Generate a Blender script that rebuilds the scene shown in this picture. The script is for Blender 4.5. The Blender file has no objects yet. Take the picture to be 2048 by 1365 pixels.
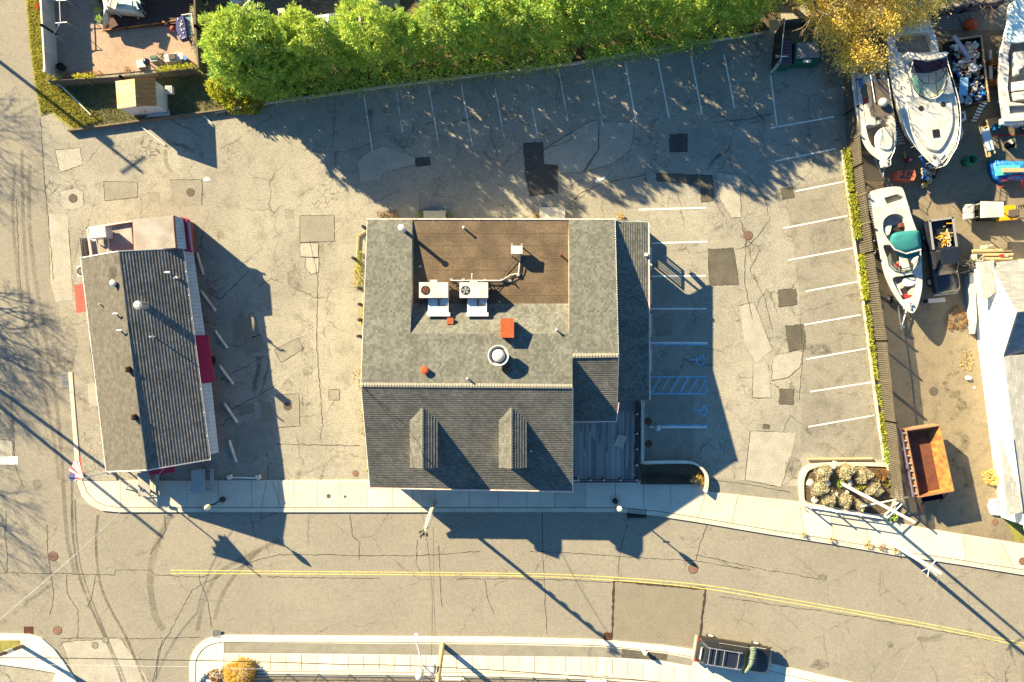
import bpy, bmesh, math, random
from math import sin, cos, tan, pi, radians, atan2, sqrt, hypot
from mathutils import Vector, Matrix
from mathutils.geometry import tessellate_polygon

# ------------------------------------------------------------------ camera, sky, sun
scene = bpy.context.scene
col = scene.collection
S = 26.0          # photograph pixels per metre on the ground
H = 55.0          # camera height
CX, CY = 1024.0, 682.5

cam_d = bpy.data.cameras.new("camera")
cam = bpy.data.objects.new("camera", cam_d)
col.objects.link(cam)
cam.location = (0, 0, H)
cam.rotation_euler = (0, 0, 0)
cam_d.sensor_fit = 'HORIZONTAL'
cam_d.angle = 2 * math.atan((1024 / S) / H)
cam_d.clip_start = 0.5
cam_d.clip_end = 2000
scene.camera = cam

SUN_EL = radians(24.0)
SDX, SDY = -0.775, 0.632           # horizontal direction towards the sun
world = bpy.data.worlds.new("World")
scene.world = world
world.use_nodes = True
wn = world.node_tree
bg = wn.nodes.get("Background") or wn.nodes.new("ShaderNodeBackground")
sky = wn.nodes.new("ShaderNodeTexSky")
sky.sky_type = 'NISHITA'
sky.sun_disc = False
sky.sun_elevation = SUN_EL
sky.sun_rotation = atan2(SDX, SDY)
sky.air_density = 1.0
sky.dust_density = 0.3
sky.ozone_density = 3.0
tint = wn.nodes.new("ShaderNodeMix"); tint.data_type = 'RGBA'; tint.blend_type = 'MULTIPLY'; tint.inputs[0].default_value = 1
tint.inputs[7].default_value = (0.64, 0.98, 1.08, 1)
wn.links.new(sky.outputs[0], tint.inputs[6]); wn.links.new(tint.outputs[2], bg.inputs[0])
bg.inputs[1].default_value = 0.046

sun_d = bpy.data.lights.new("sun", 'SUN')
sun_d.energy = 5.0
sun_d.angle = radians(0.5)
sun_d.color = (1.0, 0.80, 0.47)
sun = bpy.data.objects.new("sun", sun_d)
col.objects.link(sun)
_sv = Vector((SDX * cos(SUN_EL), SDY * cos(SUN_EL), sin(SUN_EL)))
sun.rotation_euler = _sv.to_track_quat('Z', 'Y').to_euler()
sun.location = _sv * 100

scene.view_settings.view_transform = 'Standard'
scene.view_settings.look = 'None'
scene.view_settings.gamma = 1
scene.view_settings.exposure = 2.24

rnd = random.Random(7)

# ------------------------------------------------------------------ positions
def P(u, v, h=0.0):
    k = (H - h) / H / S
    return Vector(((u - CX) * k, (CY - v) * k, h))

class Plane:
    def __init__(s, a, b, c):
        s.p = a; s.n = (b - a).cross(c - a).normalized()
    def at(s, u, v):                       # point of the plane under this pixel
        o = Vector((0, 0, H)); d = P(u, v, 0) - o
        t = (s.p - o).dot(s.n) / d.dot(s.n)
        return o + d * t
    def z(s, x, y):
        return s.p.z - (s.n.x * (x - s.p.x) + s.n.y * (y - s.p.y)) / s.n.z

def px(p):                                  # metres per photo pixel at height 0
    return p / S

# ------------------------------------------------------------------ materials
MATS = {}
def nt(name):
    m = bpy.data.materials.new(name); m.use_nodes = True
    t = m.node_tree; b = t.nodes["Principled BSDF"]
    return m, t, b

def ramp(t, fac, a, b, ca=(0, 0, 0, 1), cb=(1, 1, 1, 1)):
    r = t.nodes.new("ShaderNodeValToRGB")
    r.color_ramp.elements[0].position = a; r.color_ramp.elements[1].position = b
    r.color_ramp.elements[0].color = ca; r.color_ramp.elements[1].color = cb
    t.links.new(fac, r.inputs[0]); return r.outputs[0]

def noise(t, vec, scale, detail=4, rough=.55, dist=0):
    n = t.nodes.new("ShaderNodeTexNoise")
    n.inputs['Scale'].default_value = scale; n.inputs['Detail'].default_value = detail
    n.inputs['Roughness'].default_value = rough; n.inputs['Distortion'].default_value = dist
    if vec is not None: t.links.new(vec, n.inputs['Vector'])
    return n

def mix(t, fac, a, b, mode='MIX'):
    m = t.nodes.new("ShaderNodeMix"); m.data_type = 'RGBA'; m.blend_type = mode
    for s, v in ((m.inputs[0], fac), (m.inputs[6], a), (m.inputs[7], b)):
        if isinstance(v, (int, float)): s.default_value = v
        elif isinstance(v, tuple): s.default_value = v if len(v) == 4 else (*v, 1)
        else: t.links.new(v, s)
    return m.outputs[2]

def mmath(t, op, a, b=None, clamp=False):
    m = t.nodes.new("ShaderNodeMath"); m.operation = op; m.use_clamp = clamp
    for s, v in ((m.inputs[0], a), (m.inputs[1], b)):
        if v is None: continue
        if isinstance(v, (int, float)): s.default_value = v
        else: t.links.new(v, s)
    return m.outputs[0]

def bumpn(t, b, hgt, strength, dist=.02):
    n = t.nodes.new("ShaderNodeBump"); n.inputs['Strength'].default_value = strength
    n.inputs['Distance'].default_value = dist
    t.links.new(hgt, n.inputs['Height']); t.links.new(n.outputs[0], b.inputs['Normal'])

def M(name, c, c2=None, scale=3.0, rough=.8, metal=0.0, fine=.12, bump=.15, stretch=None, lo=.35, hi=.65, spec=.3, coat=0):
    if name in MATS: return MATS[name]
    m, t, b = nt(name)
    tc = t.nodes.new("ShaderNodeTexCoord"); vec = tc.outputs['Object']
    if stretch:
        mp = t.nodes.new("ShaderNodeMapping"); mp.inputs['Scale'].default_value = stretch
        t.links.new(vec, mp.inputs[0]); vec = mp.outputs[0]
    c2 = c2 or tuple(x * .75 for x in c)
    n1 = noise(t, vec, scale)
    base = mix(t, ramp(t, n1.outputs[0], lo, hi), c, c2)
    n2 = noise(t, vec, scale * 14, 3)
    f = ramp(t, n2.outputs[0], .3, .7, (1 - fine, 1 - fine, 1 - fine, 1), (1 + fine, 1 + fine, 1 + fine, 1))
    base = mix(t, 1.0, base, f, 'MULTIPLY')
    t.links.new(base, b.inputs['Base Color'])
    b.inputs['Roughness'].default_value = rough; b.inputs['Metallic'].default_value = metal
    b.inputs['Specular IOR Level'].default_value = spec
    if coat: b.inputs['Coat Weight'].default_value = coat
    if bump: bumpn(t, b, n2.outputs[0], bump)
    MATS[name] = m; return m

def asphalt(name, c1, c2, c3, cracks=1.0, allig=1.0, speck=.35, blotch=.5):
    m, t, b = nt(name)
    tc = t.nodes.new("ShaderNodeTexCoord"); vec = tc.outputs['Object']
    big = noise(t, vec, .16, 5, .6)
    base = mix(t, ramp(t, big.outputs[0], .38, .62), c1, c2)
    mid = noise(t, vec, .9, 6, .65)
    base = mix(t, mmath(t, 'MULTIPLY', ramp(t, mid.outputs[0], .50, .72), blotch), base, c3)
    # speckle of the aggregate
    sp = noise(t, vec, 10, 4, .85)
    spc = ramp(t, sp.outputs[0], .30, .72, (1 - speck,) * 3 + (1,), (1 + speck,) * 3 + (1,))
    base = mix(t, 1, base, spc, 'MULTIPLY')
    sp2 = noise(t, vec, 3.2, 6, .8)
    base = mix(t, 1, base, ramp(t, sp2.outputs[0], .3, .7, (.84, .84, .84, 1), (1.13, 1.13, 1.13, 1)), 'MULTIPLY')
    # wandering coordinates for the cracks
    dn = noise(t, vec, 1.1, 6, .6)
    dv = t.nodes.new("ShaderNodeVectorMath"); dv.operation = 'MULTIPLY_ADD'
    t.links.new(dn.outputs[1], dv.inputs[0]); dv.inputs[1].default_value = (1.0, 1.0, 0); t.links.new(vec, dv.inputs[2])
    def crk(scale, w, mscale, m0, m1, amt):
        v = t.nodes.new("ShaderNodeTexVoronoi"); v.feature = 'DISTANCE_TO_EDGE'; v.inputs['Scale'].default_value = scale
        t.links.new(dv.outputs[0], v.inputs['Vector'])
        line = ramp(t, v.outputs[0], 0, w, (1, 1, 1, 1), (0, 0, 0, 1))
        mk = noise(t, vec, mscale, 4, .6)
        mm = ramp(t, mk.outputs[0], m0, m1)
        return mmath(t, 'MULTIPLY', mmath(t, 'MULTIPLY', line, mm), amt)
    k1 = crk(.22, .010, .45, .42, .58, .75 * cracks)
    k2 = crk(2.2, .060, .30, .56, .68, .6 * allig)
    kk = mmath(t, 'MAXIMUM', k1, k2)
    base = mix(t, kk, base, (c1[0] * .28, c1[1] * .28, c1[2] * .27))
    t.links.new(base, b.inputs['Base Color'])
    b.inputs['Roughness'].default_value = .93; b.inputs['Specular IOR Level'].default_value = .18
    hh = mmath(t, 'SUBTRACT', sp.outputs[0], kk)
    bumpn(t, b, hh, .20, .02)
    MATS[name] = m; return m

def concrete(name, c, c2, joints=None, stain=.25):
    m, t, b = nt(name)
    tc = t.nodes.new("ShaderNodeTexCoord"); vec = tc.outputs['Object']
    big = noise(t, vec, .7, 5, .6)
    base = mix(t, ramp(t, big.outputs[0], .35, .7), c, c2)
    sp = noise(t, vec, 16, 3, .7)
    base = mix(t, 1, base, ramp(t, sp.outputs[0], .3, .7, (.90, .90, .90, 1), (1.08, 1.08, 1.08, 1)), 'MULTIPLY')
    st = noise(t, vec, 2.2, 6, .7)
    base = mix(t, mmath(t, 'MULTIPLY', ramp(t, st.outputs[0], .58, .72), stain), base, (c[0] * .55, c[1] * .5, c[2] * .45))
    t.links.new(base, b.inputs['Base Color'])
    b.inputs['Roughness'].default_value = .9; b.inputs['Specular IOR Level'].default_value = .2
    bumpn(t, b, sp.outputs[0], .12)
    MATS[name] = m; return m

def bricks(name, c1, c2, mortar, scale, bw=.5, rh=.25, ms=.02, uv=True, rough=.9, offset=.5, var=.2, rot=0, nsc=2.0):
    m, t, b = nt(name)
    tc = t.nodes.new("ShaderNodeTexCoord"); vec = tc.outputs['UV' if uv else 'Object']
    mp = t.nodes.new("ShaderNodeMapping"); mp.inputs['Rotation'].default_value = (0, 0, rot); t.links.new(vec, mp.inputs[0]); v2 = mp.outputs[0]
    br = t.nodes.new("ShaderNodeTexBrick"); t.links.new(v2, br.inputs['Vector'])
    br.inputs['Scale'].default_value = scale; br.inputs['Brick Width'].default_value = bw; br.inputs['Row Height'].default_value = rh
    br.inputs['Mortar Size'].default_value = ms; br.offset = offset
    br.inputs['Color1'].default_value = (*c1, 1); br.inputs['Color2'].default_value = (*c2, 1); br.inputs['Mortar'].default_value = (*mortar, 1)
    base = br.outputs[0]
    n = noise(t, tc.outputs['Object'], nsc * .35, 5, .65)
    base = mix(t, 1, base, ramp(t, n.outputs[0], .3, .7, (1 - var,) * 3 + (1,), (1 + var,) * 3 + (1,)), 'MULTIPLY')
    n2 = noise(t, tc.outputs['Object'], 25, 3, .8)
    base = mix(t, 1, base, ramp(t, n2.outputs[0], .3, .7, (.82, .82, .82, 1), (1.18, 1.18, 1.18, 1)), 'MULTIPLY')
    t.links.new(base, b.inputs['Base Color'])
    b.inputs['Roughness'].default_value = rough; b.inputs['Specular IOR Level'].default_value = .2
    bumpn(t, b, n2.outputs[0], .3)
    MATS[name] = m; return m

def leafmat(name, c, c2, c3=None, trans=.35):
    m, t, b = nt(name)
    tc = t.nodes.new("ShaderNodeTexCoord")
    n = noise(t, tc.outputs['Object'], 1.3, 4, .6)
    base = mix(t, ramp(t, n.outputs[0], .38, .62), c, c2)
    g = t.nodes.new("ShaderNodeNewGeometry")
    base = mix(t, mmath(t, 'MULTIPLY', g.outputs['Random Per Island'], .6), base, c3 or tuple(x * .5 for x in c))
    t.links.new(base, b.inputs['Base Color'])
    b.inputs['Roughness'].default_value = .6; b.inputs['Specular IOR Level'].default_value = .25
    tr = t.nodes.new("ShaderNodeBsdfTranslucent"); t.links.new(base, tr.inputs[0])
    ms = t.nodes.new("ShaderNodeMixShader"); ms.inputs[0].default_value = trans
    out = t.nodes["Material Output"]
    t.links.new(b.outputs[0], ms.inputs[1]); t.links.new(tr.outputs[0], ms.inputs[2]); t.links.new(ms.outputs[0], out.inputs[0])
    MATS[name] = m; return m

def glass(name, c, rough=.05):
    m, t, b = nt(name)
    b.inputs['Base Color'].default_value = (*c, 1); b.inputs['Roughness'].default_value = rough
    b.inputs['Specular IOR Level'].default_value = .45
    MATS[name] = m; return m

def clearglass(name, c, alpha):
    m, t, b = nt(name)
    b.inputs['Base Color'].default_value = (*c, 1); b.inputs['Roughness'].default_value = .05
    tr = t.nodes.new("ShaderNodeBsdfTransparent"); tr.inputs[0].default_value = (.85, .95, .92, 1)
    ms = t.nodes.new("ShaderNodeMixShader"); ms.inputs[0].default_value = alpha
    t.links.new(tr.outputs[0], ms.inputs[1]); t.links.new(b.outputs[0], ms.inputs[2])
    t.links.new(ms.outputs[0], t.nodes["Material Output"].inputs[0])
    MATS[name] = m; return m

def wear(name, c, dens, scale=6.0, lo=.4, hi=.6, stretch=None, rough=.9):
    """thin worn film (paint, rubber, damp) that lets the ground show through where it has worn off"""
    m, t, b = nt(name)
    tc = t.nodes.new("ShaderNodeTexCoord"); vec = tc.outputs['Object']
    n = noise(t, vec, scale, 6, .75)
    n2 = noise(t, vec, scale * .12, 3, .6)
    f = mmath(t, 'MULTIPLY', ramp(t, mmath(t, 'ADD', mmath(t, 'MULTIPLY', n.outputs[0], .6), mmath(t, 'MULTIPLY', n2.outputs[0], .4)), lo, hi), dens)
    b.inputs['Base Color'].default_value = (*c, 1); b.inputs['Roughness'].default_value = rough; b.inputs['Specular IOR Level'].default_value = .2
    tr = t.nodes.new("ShaderNodeBsdfTransparent")
    ms = t.nodes.new("ShaderNodeMixShader"); t.links.new(f, ms.inputs[0])
    t.links.new(tr.outputs[0], ms.inputs[1]); t.links.new(b.outputs[0], ms.inputs[2])
    t.links.new(ms.outputs[0], t.nodes["Material Output"].inputs[0])
    MATS[name] = m; return m

# ------------------------------------------------------------------ mesh builder
class MB:
    def __init__(s): s.v = []; s.f = []; s.m = []; s.uv = []; s.cur = 0; s.sm = []; s.smooth = False
    def add(s, pts): 
        i = len(s.v); s.v += [tuple(p) for p in pts]; return list(range(i, i + len(pts)))
    def face(s, idx, uv=None): s.f.append(tuple(idx)); s.m.append(s.cur); s.uv.append(uv); s.sm.append(s.smooth)
    def poly(s, pts, uv=None): s.face(s.add(pts), uv)
    def slab(s, pts, th, side=None):            # 3-D polygon with thickness downwards
        pts = [Vector(p) for p in pts]; n = len(pts)
        # counter-clockwise seen from above
        a = sum(pts[i].x * pts[(i + 1) % n].y - pts[(i + 1) % n].x * pts[i].y for i in range(n))
        if a < 0: pts = pts[::-1]
        top = s.add(pts); bot = s.add([p - Vector((0, 0, th)) for p in pts])
        tris = tessellate_polygon([pts]) if n > 4 else None
        if tris:
            for t in tris:
                t = list(t); p = [pts[i] for i in t]
                if (p[1] - p[0]).cross(p[2] - p[0]).z < 0: t = t[::-1]
                s.face([top[i] for i in t]); s.face([bot[i] for i in t[::-1]])
        else:
            s.face(top); s.face(bot[::-1])
        c = s.cur
        if side is not None: s.cur = side
        for i in range(n):
            j = (i + 1) % n; s.face([bot[i], bot[j], top[j], top[i]])
        s.cur = c
    def box(s, c, d, rz=0, rx=0, ry=0):
        R = Matrix.Rotation(rz, 3, 'Z') @ Matrix.Rotation(ry, 3, 'Y') @ Matrix.Rotation(rx, 3, 'X'); c = Vector(c)
        o = [R @ Vector((x * d[0] / 2, y * d[1] / 2, z * d[2] / 2)) + c for z in (-1, 1) for x, y in ((-1, -1), (1, -1), (1, 1), (-1, 1))]
        i = s.add(o)
        for q in ((3, 2, 1, 0), (4, 5, 6, 7), (0, 1, 5, 4), (1, 2, 6, 5), (2, 3, 7, 6), (3, 0, 4, 7)): s.face([i[k] for k in q])
    def loft(s, rings, cap=True, capmat=None, close=True):
        ids = [s.add(r) for r in rings]; n = len(rings[0])
        for a, b in zip(ids, ids[1:]):
            for k in range(n if close else n - 1): s.face([a[k], a[(k + 1) % n], b[(k + 1) % n], b[k]])
        if cap:
            s.face(ids[0][::-1]); c = s.cur
            if capmat is not None: s.cur = capmat
            s.face(ids[-1]); s.cur = c
    def tube(s, p, q, r, n=8, r2=None, cap=True):
        p = Vector(p); q = Vector(q); d = q - p
        if d.length < 1e-6: return
        a = d.orthogonal().normalized(); b = d.normalized().cross(a); r2 = r if r2 is None else r2
        s.loft([[p + (a * cos(t) + b * sin(t)) * r for t in [2 * pi * k / n for k in range(n)]],
                [q + (a * cos(t) + b * sin(t)) * r2 for t in [2 * pi * k / n for k in range(n)]]], cap)
    def path(s, pts, r, n=6):
        for a, b in zip(pts, pts[1:]): s.tube(a, b, r, n)
    def lathe(s, prof, c, n=20, squash=1.0, cap=True):
        c = Vector(c)
        s.loft([[c + Vector((r * cos(t), r * squash * sin(t), z)) for t in [2 * pi * k / n for k in range(n)]] for r, z in prof], cap)
    def ball(s, c, r, sz=1.0, n=10):
        s.lathe([(max(.001, r * sin(a)), -r * cos(a) * sz) for a in [pi * k / 6 for k in range(7)]], c, n)
    def flat(s, pts, z):                        # horizontal sheet (any polygon)
        pts = [Vector((p[0], p[1], z)) for p in pts]
        i = s.add(pts)
        for t in tessellate_polygon([pts]):
            p = [pts[k] for k in t]; t = list(t)
            if (p[1] - p[0]).cross(p[2] - p[0]).z < 0: t = t[::-1]
            s.face([i[k] for k in t])
    def holed(s, outer, holes, z):
        loops = [[Vector((p[0], p[1], z)) for p in l] for l in [outer] + holes]
        allp = [p for l in loops for p in l]; i = s.add(allp)
        for t in tessellate_polygon(loops):
            p = [allp[k] for k in t]; t = list(t)
            if (p[1] - p[0]).cross(p[2] - p[0]).z < 0: t = t[::-1]
            s.face([i[k] for k in t])
    def wall(s, loop, z0, z1, closed=True):
        n = len(loop)
        for k in range(n if closed else n - 1):
            a = loop[k]; b = loop[(k + 1) % n]
            s.poly([(a[0], a[1], z0), (b[0], b[1], z0), (b[0], b[1], z1), (a[0], a[1], z1)])
    def ribbon(s, pts, w, z):
        pts = [Vector((p[0], p[1])) for p in pts]; L = []; R = []
        for k, p in enumerate(pts):
            a = pts[max(0, k - 1)]; b = pts[min(len(pts) - 1, k + 1)]; d = (b - a).normalized(); nn = Vector((-d.y, d.x))
            ww = w[k] if isinstance(w, (list, tuple)) else w
            L.append((*(p + nn * ww / 2), z)); R.append((*(p - nn * ww / 2), z))
        i = s.add(L); j = s.add(R)
        for k in range(len(pts) - 1): s.face([j[k], j[k + 1], i[k + 1], i[k]])
    def build(s, name, mats, parent=None, local=False):
        if not isinstance(mats, (list, tuple)): mats = [mats]
        off = Vector((0, 0, 0))
        if parent is not None and not local:
            r = parent
            while r.parent: r = r.parent
            off = Vector(r.location)
        elif parent is None and s.v and not local:
            xs = [p[0] for p in s.v]; ys = [p[1] for p in s.v]; zs = [p[2] for p in s.v]
            off = Vector(((min(xs) + max(xs)) / 2, (min(ys) + max(ys)) / 2, min(zs)))
        me = bpy.data.meshes.new(name)
        me.from_pydata([(p[0] - off.x, p[1] - off.y, p[2] - off.z) for p in s.v], [], s.f)
        for m in mats: me.materials.append(m)
        if len(mats) > 1: me.polygons.foreach_set('material_index', s.m)
        if any(s.sm): me.polygons.foreach_set('use_smooth', s.sm)
        if any(u is not None for u in s.uv):
            l = me.uv_layers.new(name='UV'); k = 0
            for f, u in zip(s.f, s.uv):
                for q in range(len(f)):
                    if u is not None: l.data[k].uv = u[q]
                    k += 1
        me.update()
        o = bpy.data.objects.new(name, me); col.objects.link(o)
        if parent is None: o.location = off
        else: o.parent = parent
        return o

def tag(o, label=None, cat=None, group=None, kind=None):
    if label: o['label'] = label
    if cat: o['category'] = cat
    if group: o['group'] = group
    if kind: o['kind'] = kind
    return o
def thing(name, label, cat, loc=(0, 0, 0), rz=0, group=None):
    o = bpy.data.objects.new(name, None); col.objects.link(o); o.empty_display_size = .3
    o.location = loc; o.rotation_euler = (0, 0, rz)
    return tag(o, label, cat, group)
def struct(mb, name, mat):
    o = mb.build(name, mat, local=True); o['kind'] = 'structure'; return o
def copy_tree(o, parent=None):
    c = o.copy(); col.objects.link(c)
    if parent is not None: c.parent = parent
    for ch in list(o.children): copy_tree(ch, c)
    return c
def PP(lst, h=0.0): return [P(u, v, h) for u, v in lst]
def smooth(lst, k=4, closed=True):
    n = len(lst); out = []
    for i in range(n if closed else n - 1):
        g = lambda j: lst[j % n] if closed else lst[min(max(j, 0), n - 1)]
        p0, p1, p2, p3 = g(i - 1), g(i), g(i + 1), g(i + 2)
        for q in range(k):
            t = q / k
            out.append(tuple(.5 * (2 * p1[d] + (p2[d] - p0[d]) * t + (2 * p0[d] - 5 * p1[d] + 4 * p2[d] - p3[d]) * t * t + (3 * p1[d] - p0[d] - 3 * p2[d] + p3[d]) * t ** 3) for d in range(len(p1))))
    if not closed: out.append(tuple(lst[-1]))
    return out

def shingles(mb, pts, eave_dir, row=.18, step=.022, mi=0, lift=.004):
    """courses of shingles on a convex planar polygon; each course a tilted strip with its butt edge"""
    pts = [Vector(p) for p in pts]
    n = (pts[1] - pts[0]).cross(pts[2] - pts[0]).normalized()
    if n.z < 0: n = -n
    e = Vector(eave_dir); e = (e - n * e.dot(n)).normalized(); up = n.cross(e)
    if up.z < 0: up = -up; e = -e
    o = pts[0]
    st = [((p - o).dot(e), (p - o).dot(up)) for p in pts]
    a = sum(st[i][0] * st[(i + 1) % len(st)][1] - st[(i + 1) % len(st)][0] * st[i][1] for i in range(len(st)))
    if a < 0: st = st[::-1]
    flip = (e.cross(up)).dot(n) < 0
    def clip(poly, t, keep_above):
        out = []
        for i in range(len(poly)):
            A = poly[i]; B = poly[(i + 1) % len(poly)]
            ia = (A[1] >= t) if keep_above else (A[1] <= t); ib = (B[1] >= t) if keep_above else (B[1] <= t)
            if ia: out.append(A)
            if ia != ib:
                k = (t - A[1]) / (B[1] - A[1]); out.append((A[0] + (B[0] - A[0]) * k, t))
        return out
    t0 = min(p[1] for p in st); t1 = max(p[1] for p in st)
    k = 0; t = t0; c = mb.cur; mb.cur = mi
    while t < t1 - 1e-4:
        q = clip(clip(st, t, True), t + row, False)
        if len(q) >= 3:
            P3 = []
            for s_, tt in q:
                h = lift + step * (1 - (tt - t) / row)
                P3.append(o + e * s_ + up * tt + n * h)
            uv = [(s_ + k * .137, tt - t0) for s_, tt in q]
            if flip: P3 = P3[::-1]; uv = uv[::-1]
            mb.poly(P3, uv)
            low = sorted([p for p in q if abs(p[1] - t) < 1e-5])
            if len(low) >= 2:
                A, B = low[0], low[-1]
                a3 = o + e * A[0] + up * A[1]; b3 = o + e * B[0] + up * B[1]
                mb.poly([a3 - n * .002, b3 - n * .002, b3 + n * (lift + step), a3 + n * (lift + step)], [(A[0], t - t0 + .01), (B[0], t - t0 + .01), (B[0], t - t0 + .02), (A[0], t - t0 + .02)])
        t += row; k += 1
    mb.cur = c

# ------------------------------------------------------------------ material library
m_lot = asphalt('lot_asphalt', (.222, .214, .184), (.282, .270, .228), (.165, .157, .132), 1.15, 1.9, .50, .75)
m_road = asphalt('road_asphalt', (.205, .192, .163), (.228, .213, .18), (.178, .166, .14), .75, .25, .36, .55)
m_yardg = asphalt('yard_dirt', (.178, .152, .110), (.210, .178, .125), (.125, .11, .086), .4, .3, .35, .8)
m_newasph = M('new_asphalt', (.050, .050, .048), (.066, .064, .060), 1.6, .95, fine=.35, bump=.4)
m_dkpatch = M('dark_patch_asphalt', (.070, .065, .052), (.100, .092, .075), .9, .95, fine=.4, bump=.4)
m_midpatch = M('mid_patch_asphalt', (.178, .170, .144), (.215, .205, .172), 1.2, .95, fine=.4, bump=.35)
m_ltpatch = M('light_patch_asphalt', (.31, .297, .258), (.262, .25, .215), 1.2, .95, fine=.35, bump=.3)
m_conc = concrete('sidewalk_concrete', (.50, .475, .41), (.43, .405, .345), stain=.45)
m_slabs = [concrete('slab_concrete_a', (.54, .51, .44), (.47, .44, .38), stain=.4), concrete('slab_concrete_b', (.45, .425, .365), (.39, .365, .31), stain=.5), concrete('slab_concrete_c', (.50, .46, .38), (.42, .38, .31), stain=.6)]
m_conc2 = concrete('white_concrete', (.58, .55, .48), (.49, .46, .40))
m_kerb = concrete('kerb_concrete', (.52, .485, .40), (.42, .38, .30), stain=.5)
m_joint = M('joint_dark', (.07, .06, .045), (.12, .10, .07), 4)
m_paint = wear('white_line_paint', (.62, .62, .58), 1.0, 9, .34, .44)
m_paintw = wear('worn_line_paint', (.58, .58, .54), 1.0, 9, .39, .50)
m_yel = wear('yellow_line_paint', (.58, .50, .17), .85, 7, .34, .50)
m_blue = wear('blue_line_paint', (.20, .42, .60), .9, 9, .38, .50)
m_tyre = wear('tyre_rubber_film', (.045, .04, .035), .5, 3.5, .34, .62)
m_tyre2 = wear('tyre_rubber_film_pale', (.06, .052, .042), .32, 3.5, .34, .62)
m_damp = wear('dark_stain_film', (.04, .036, .03), .38, 3.0, .44, .62)
m_crack = wear('crack_line', (.030, .026, .02), .85, 5, .30, .46)
m_leafdirt = wear('fallen_leaf_film', (.30, .17, .05), .9, 14, .50, .58)
m_grass = M('grass_ground', (.26, .235, .06), (.15, .16, .04), 3, .95, fine=.5, bump=.8)
m_soil = M('planter_soil', (.07, .052, .035), (.11, .085, .055), 6, .95, fine=.6, bump=.8)
m_gravel = M('grey_gravel', (.20, .20, .20), (.08, .08, .08), 14, .95, fine=.6, bump=1)
m_shN = bricks('grey_shingle', (.158, .163, .146), (.092, .096, .086), (.075, .076, .07), 1, .17, .18, .005, var=.18)
m_shF = bricks('warm_grey_shingle', (.140, .140, .128), (.088, .088, .082), (.06, .06, .056), 1, .19, .19, .005, var=.2)
m_shL = bricks('tan_grey_shingle', (.100, .095, .085), (.078, .075, .067), (.066, .062, .055), 1, .33, .19, .004, var=.30, nsc=9)
m_shE = bricks('charcoal_shingle', (.165, .160, .150), (.095, .094, .09), (.06, .06, .06), 1, .22, .19, .005, var=.22)
m_shH = bricks('pale_grey_shingle', (.24, .25, .255), (.17, .18, .185), (.14, .14, .145), 1, .45, .20, .008, var=.12)
m_cap = M('ridge_cap_shingle', (.26, .25, .21), (.20, .19, .165), 5, .9)
m_brownroof = M('brown_membrane', (.120, .088, .058), (.070, .052, .035), .7, .9, fine=.3, bump=.2)
m_brownseam = M('brown_membrane_seam', (.118, .085, .054), (.09, .066, .042), 3, .85)
m_roadpatch = M('brown_road_patch', (.168, .153, .122), (.185, .170, .136), 1.0, .95, fine=.3, bump=.3)
m_white = M('white_paint', (.60, .59, .57), (.52, .51, .49), 2, .55, fine=.05, bump=.03)
m_wall = M('cream_siding', (.50, .47, .40), (.45, .42, .36), 2, .8, fine=.06)
m_redwall = M('brick_red_wall', (.22, .07, .05), (.17, .055, .04), 5, .85)
m_pink = M('pinkish_trim', (.50, .33, .30), (.62, .50, .46), 3, .6, fine=.08)
m_houswall = M('house_white_wall', (.80, .80, .77), (.74, .74, .71), 1.2, .6, fine=.04, bump=.04)
m_metal = M('galvanised_metal', (.42, .43, .43), (.34, .35, .36), 3, .45, .6, fine=.1)
m_steel = M('stainless_tray', (.62, .66, .68), (.52, .56, .58), 2, .4, .3, fine=.06)
m_alu = M('pale_aluminium', (.62, .62, .60), (.55, .55, .54), 4, .4, .3, fine=.05)
m_black = M('black_metal', (.022, .022, .024), (.035, .034, .033), 4, .5, .2)
m_dark = M('dark_rubber', (.018, .018, .018), (.03, .03, .03), 6, .9)
m_rust = M('rust_red', (.33, .075, .022), (.26, .06, .02), 4, .8, fine=.2)
m_rust2 = M('orange_rust', (.42, .17, .04), (.15, .055, .025), 2.2, .85, fine=.4, bump=.5)
m_rust3 = M('dark_rust', (.10, .036, .022), (.15, .055, .03), 2.2, .85, fine=.4, bump=.5)
m_maroon = M('crimson_awning', (.28, .012, .045), (.25, .01, .04), 1, .8, fine=.05)
m_coral = M('sunfaded_red_awning', (.42, .07, .055), (.37, .06, .05), 2, .8, fine=.06)
m_wood = M('weathered_wood', (.16, .13, .09), (.11, .085, .06), 5, .9, fine=.3, stretch=(1, 1, .2))
m_woodlt = M('pale_lumber', (.42, .31, .17), (.34, .25, .14), 5, .85, fine=.2)
m_fence = M('brown_fence_board', (.105, .092, .070), (.085, .074, .056), 3, .85, fine=.2, stretch=(1, 1, .15))
m_tan = M('tan_roof_coating', (.22, .19, .165), (.32, .30, .275), .8, .85, fine=.1)
m_deckr = M('red_brown_decking', (.075, .038, .030), (.05, .028, .024), 3, .75, fine=.3, stretch=(.2, 1, 1))
m_paver = bricks('herringbone_paver', (.36, .265, .20), (.28, .20, .155), (.20, .15, .115), 1, .2, .1, .008, uv=False, var=.16, rot=.6, nsc=1.5)
m_pavdk = bricks('dark_stone_paver', (.085, .072, .062), (.13, .11, .095), (.05, .042, .035), 1, .45, .3, .02, uv=False, var=.25, rot=.2, nsc=1.5)
m_bark = M('tree_bark', (.15, .115, .08), (.10, .075, .05), 6, .95, fine=.4)
m_twig = M('pale_twig', (.30, .24, .17), (.20, .16, .11), 6, .9, fine=.2)
m_hull = M('white_gelcoat', (.50, .50, .475), (.39, .385, .36), 1.3, .35, fine=.05, bump=0, spec=.5)
m_hulldirty = M('dirty_white_gelcoat', (.48, .47, .44), (.33, .32, .285), 2.4, .4, fine=.12, bump=0, lo=.48, hi=.72)
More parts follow.
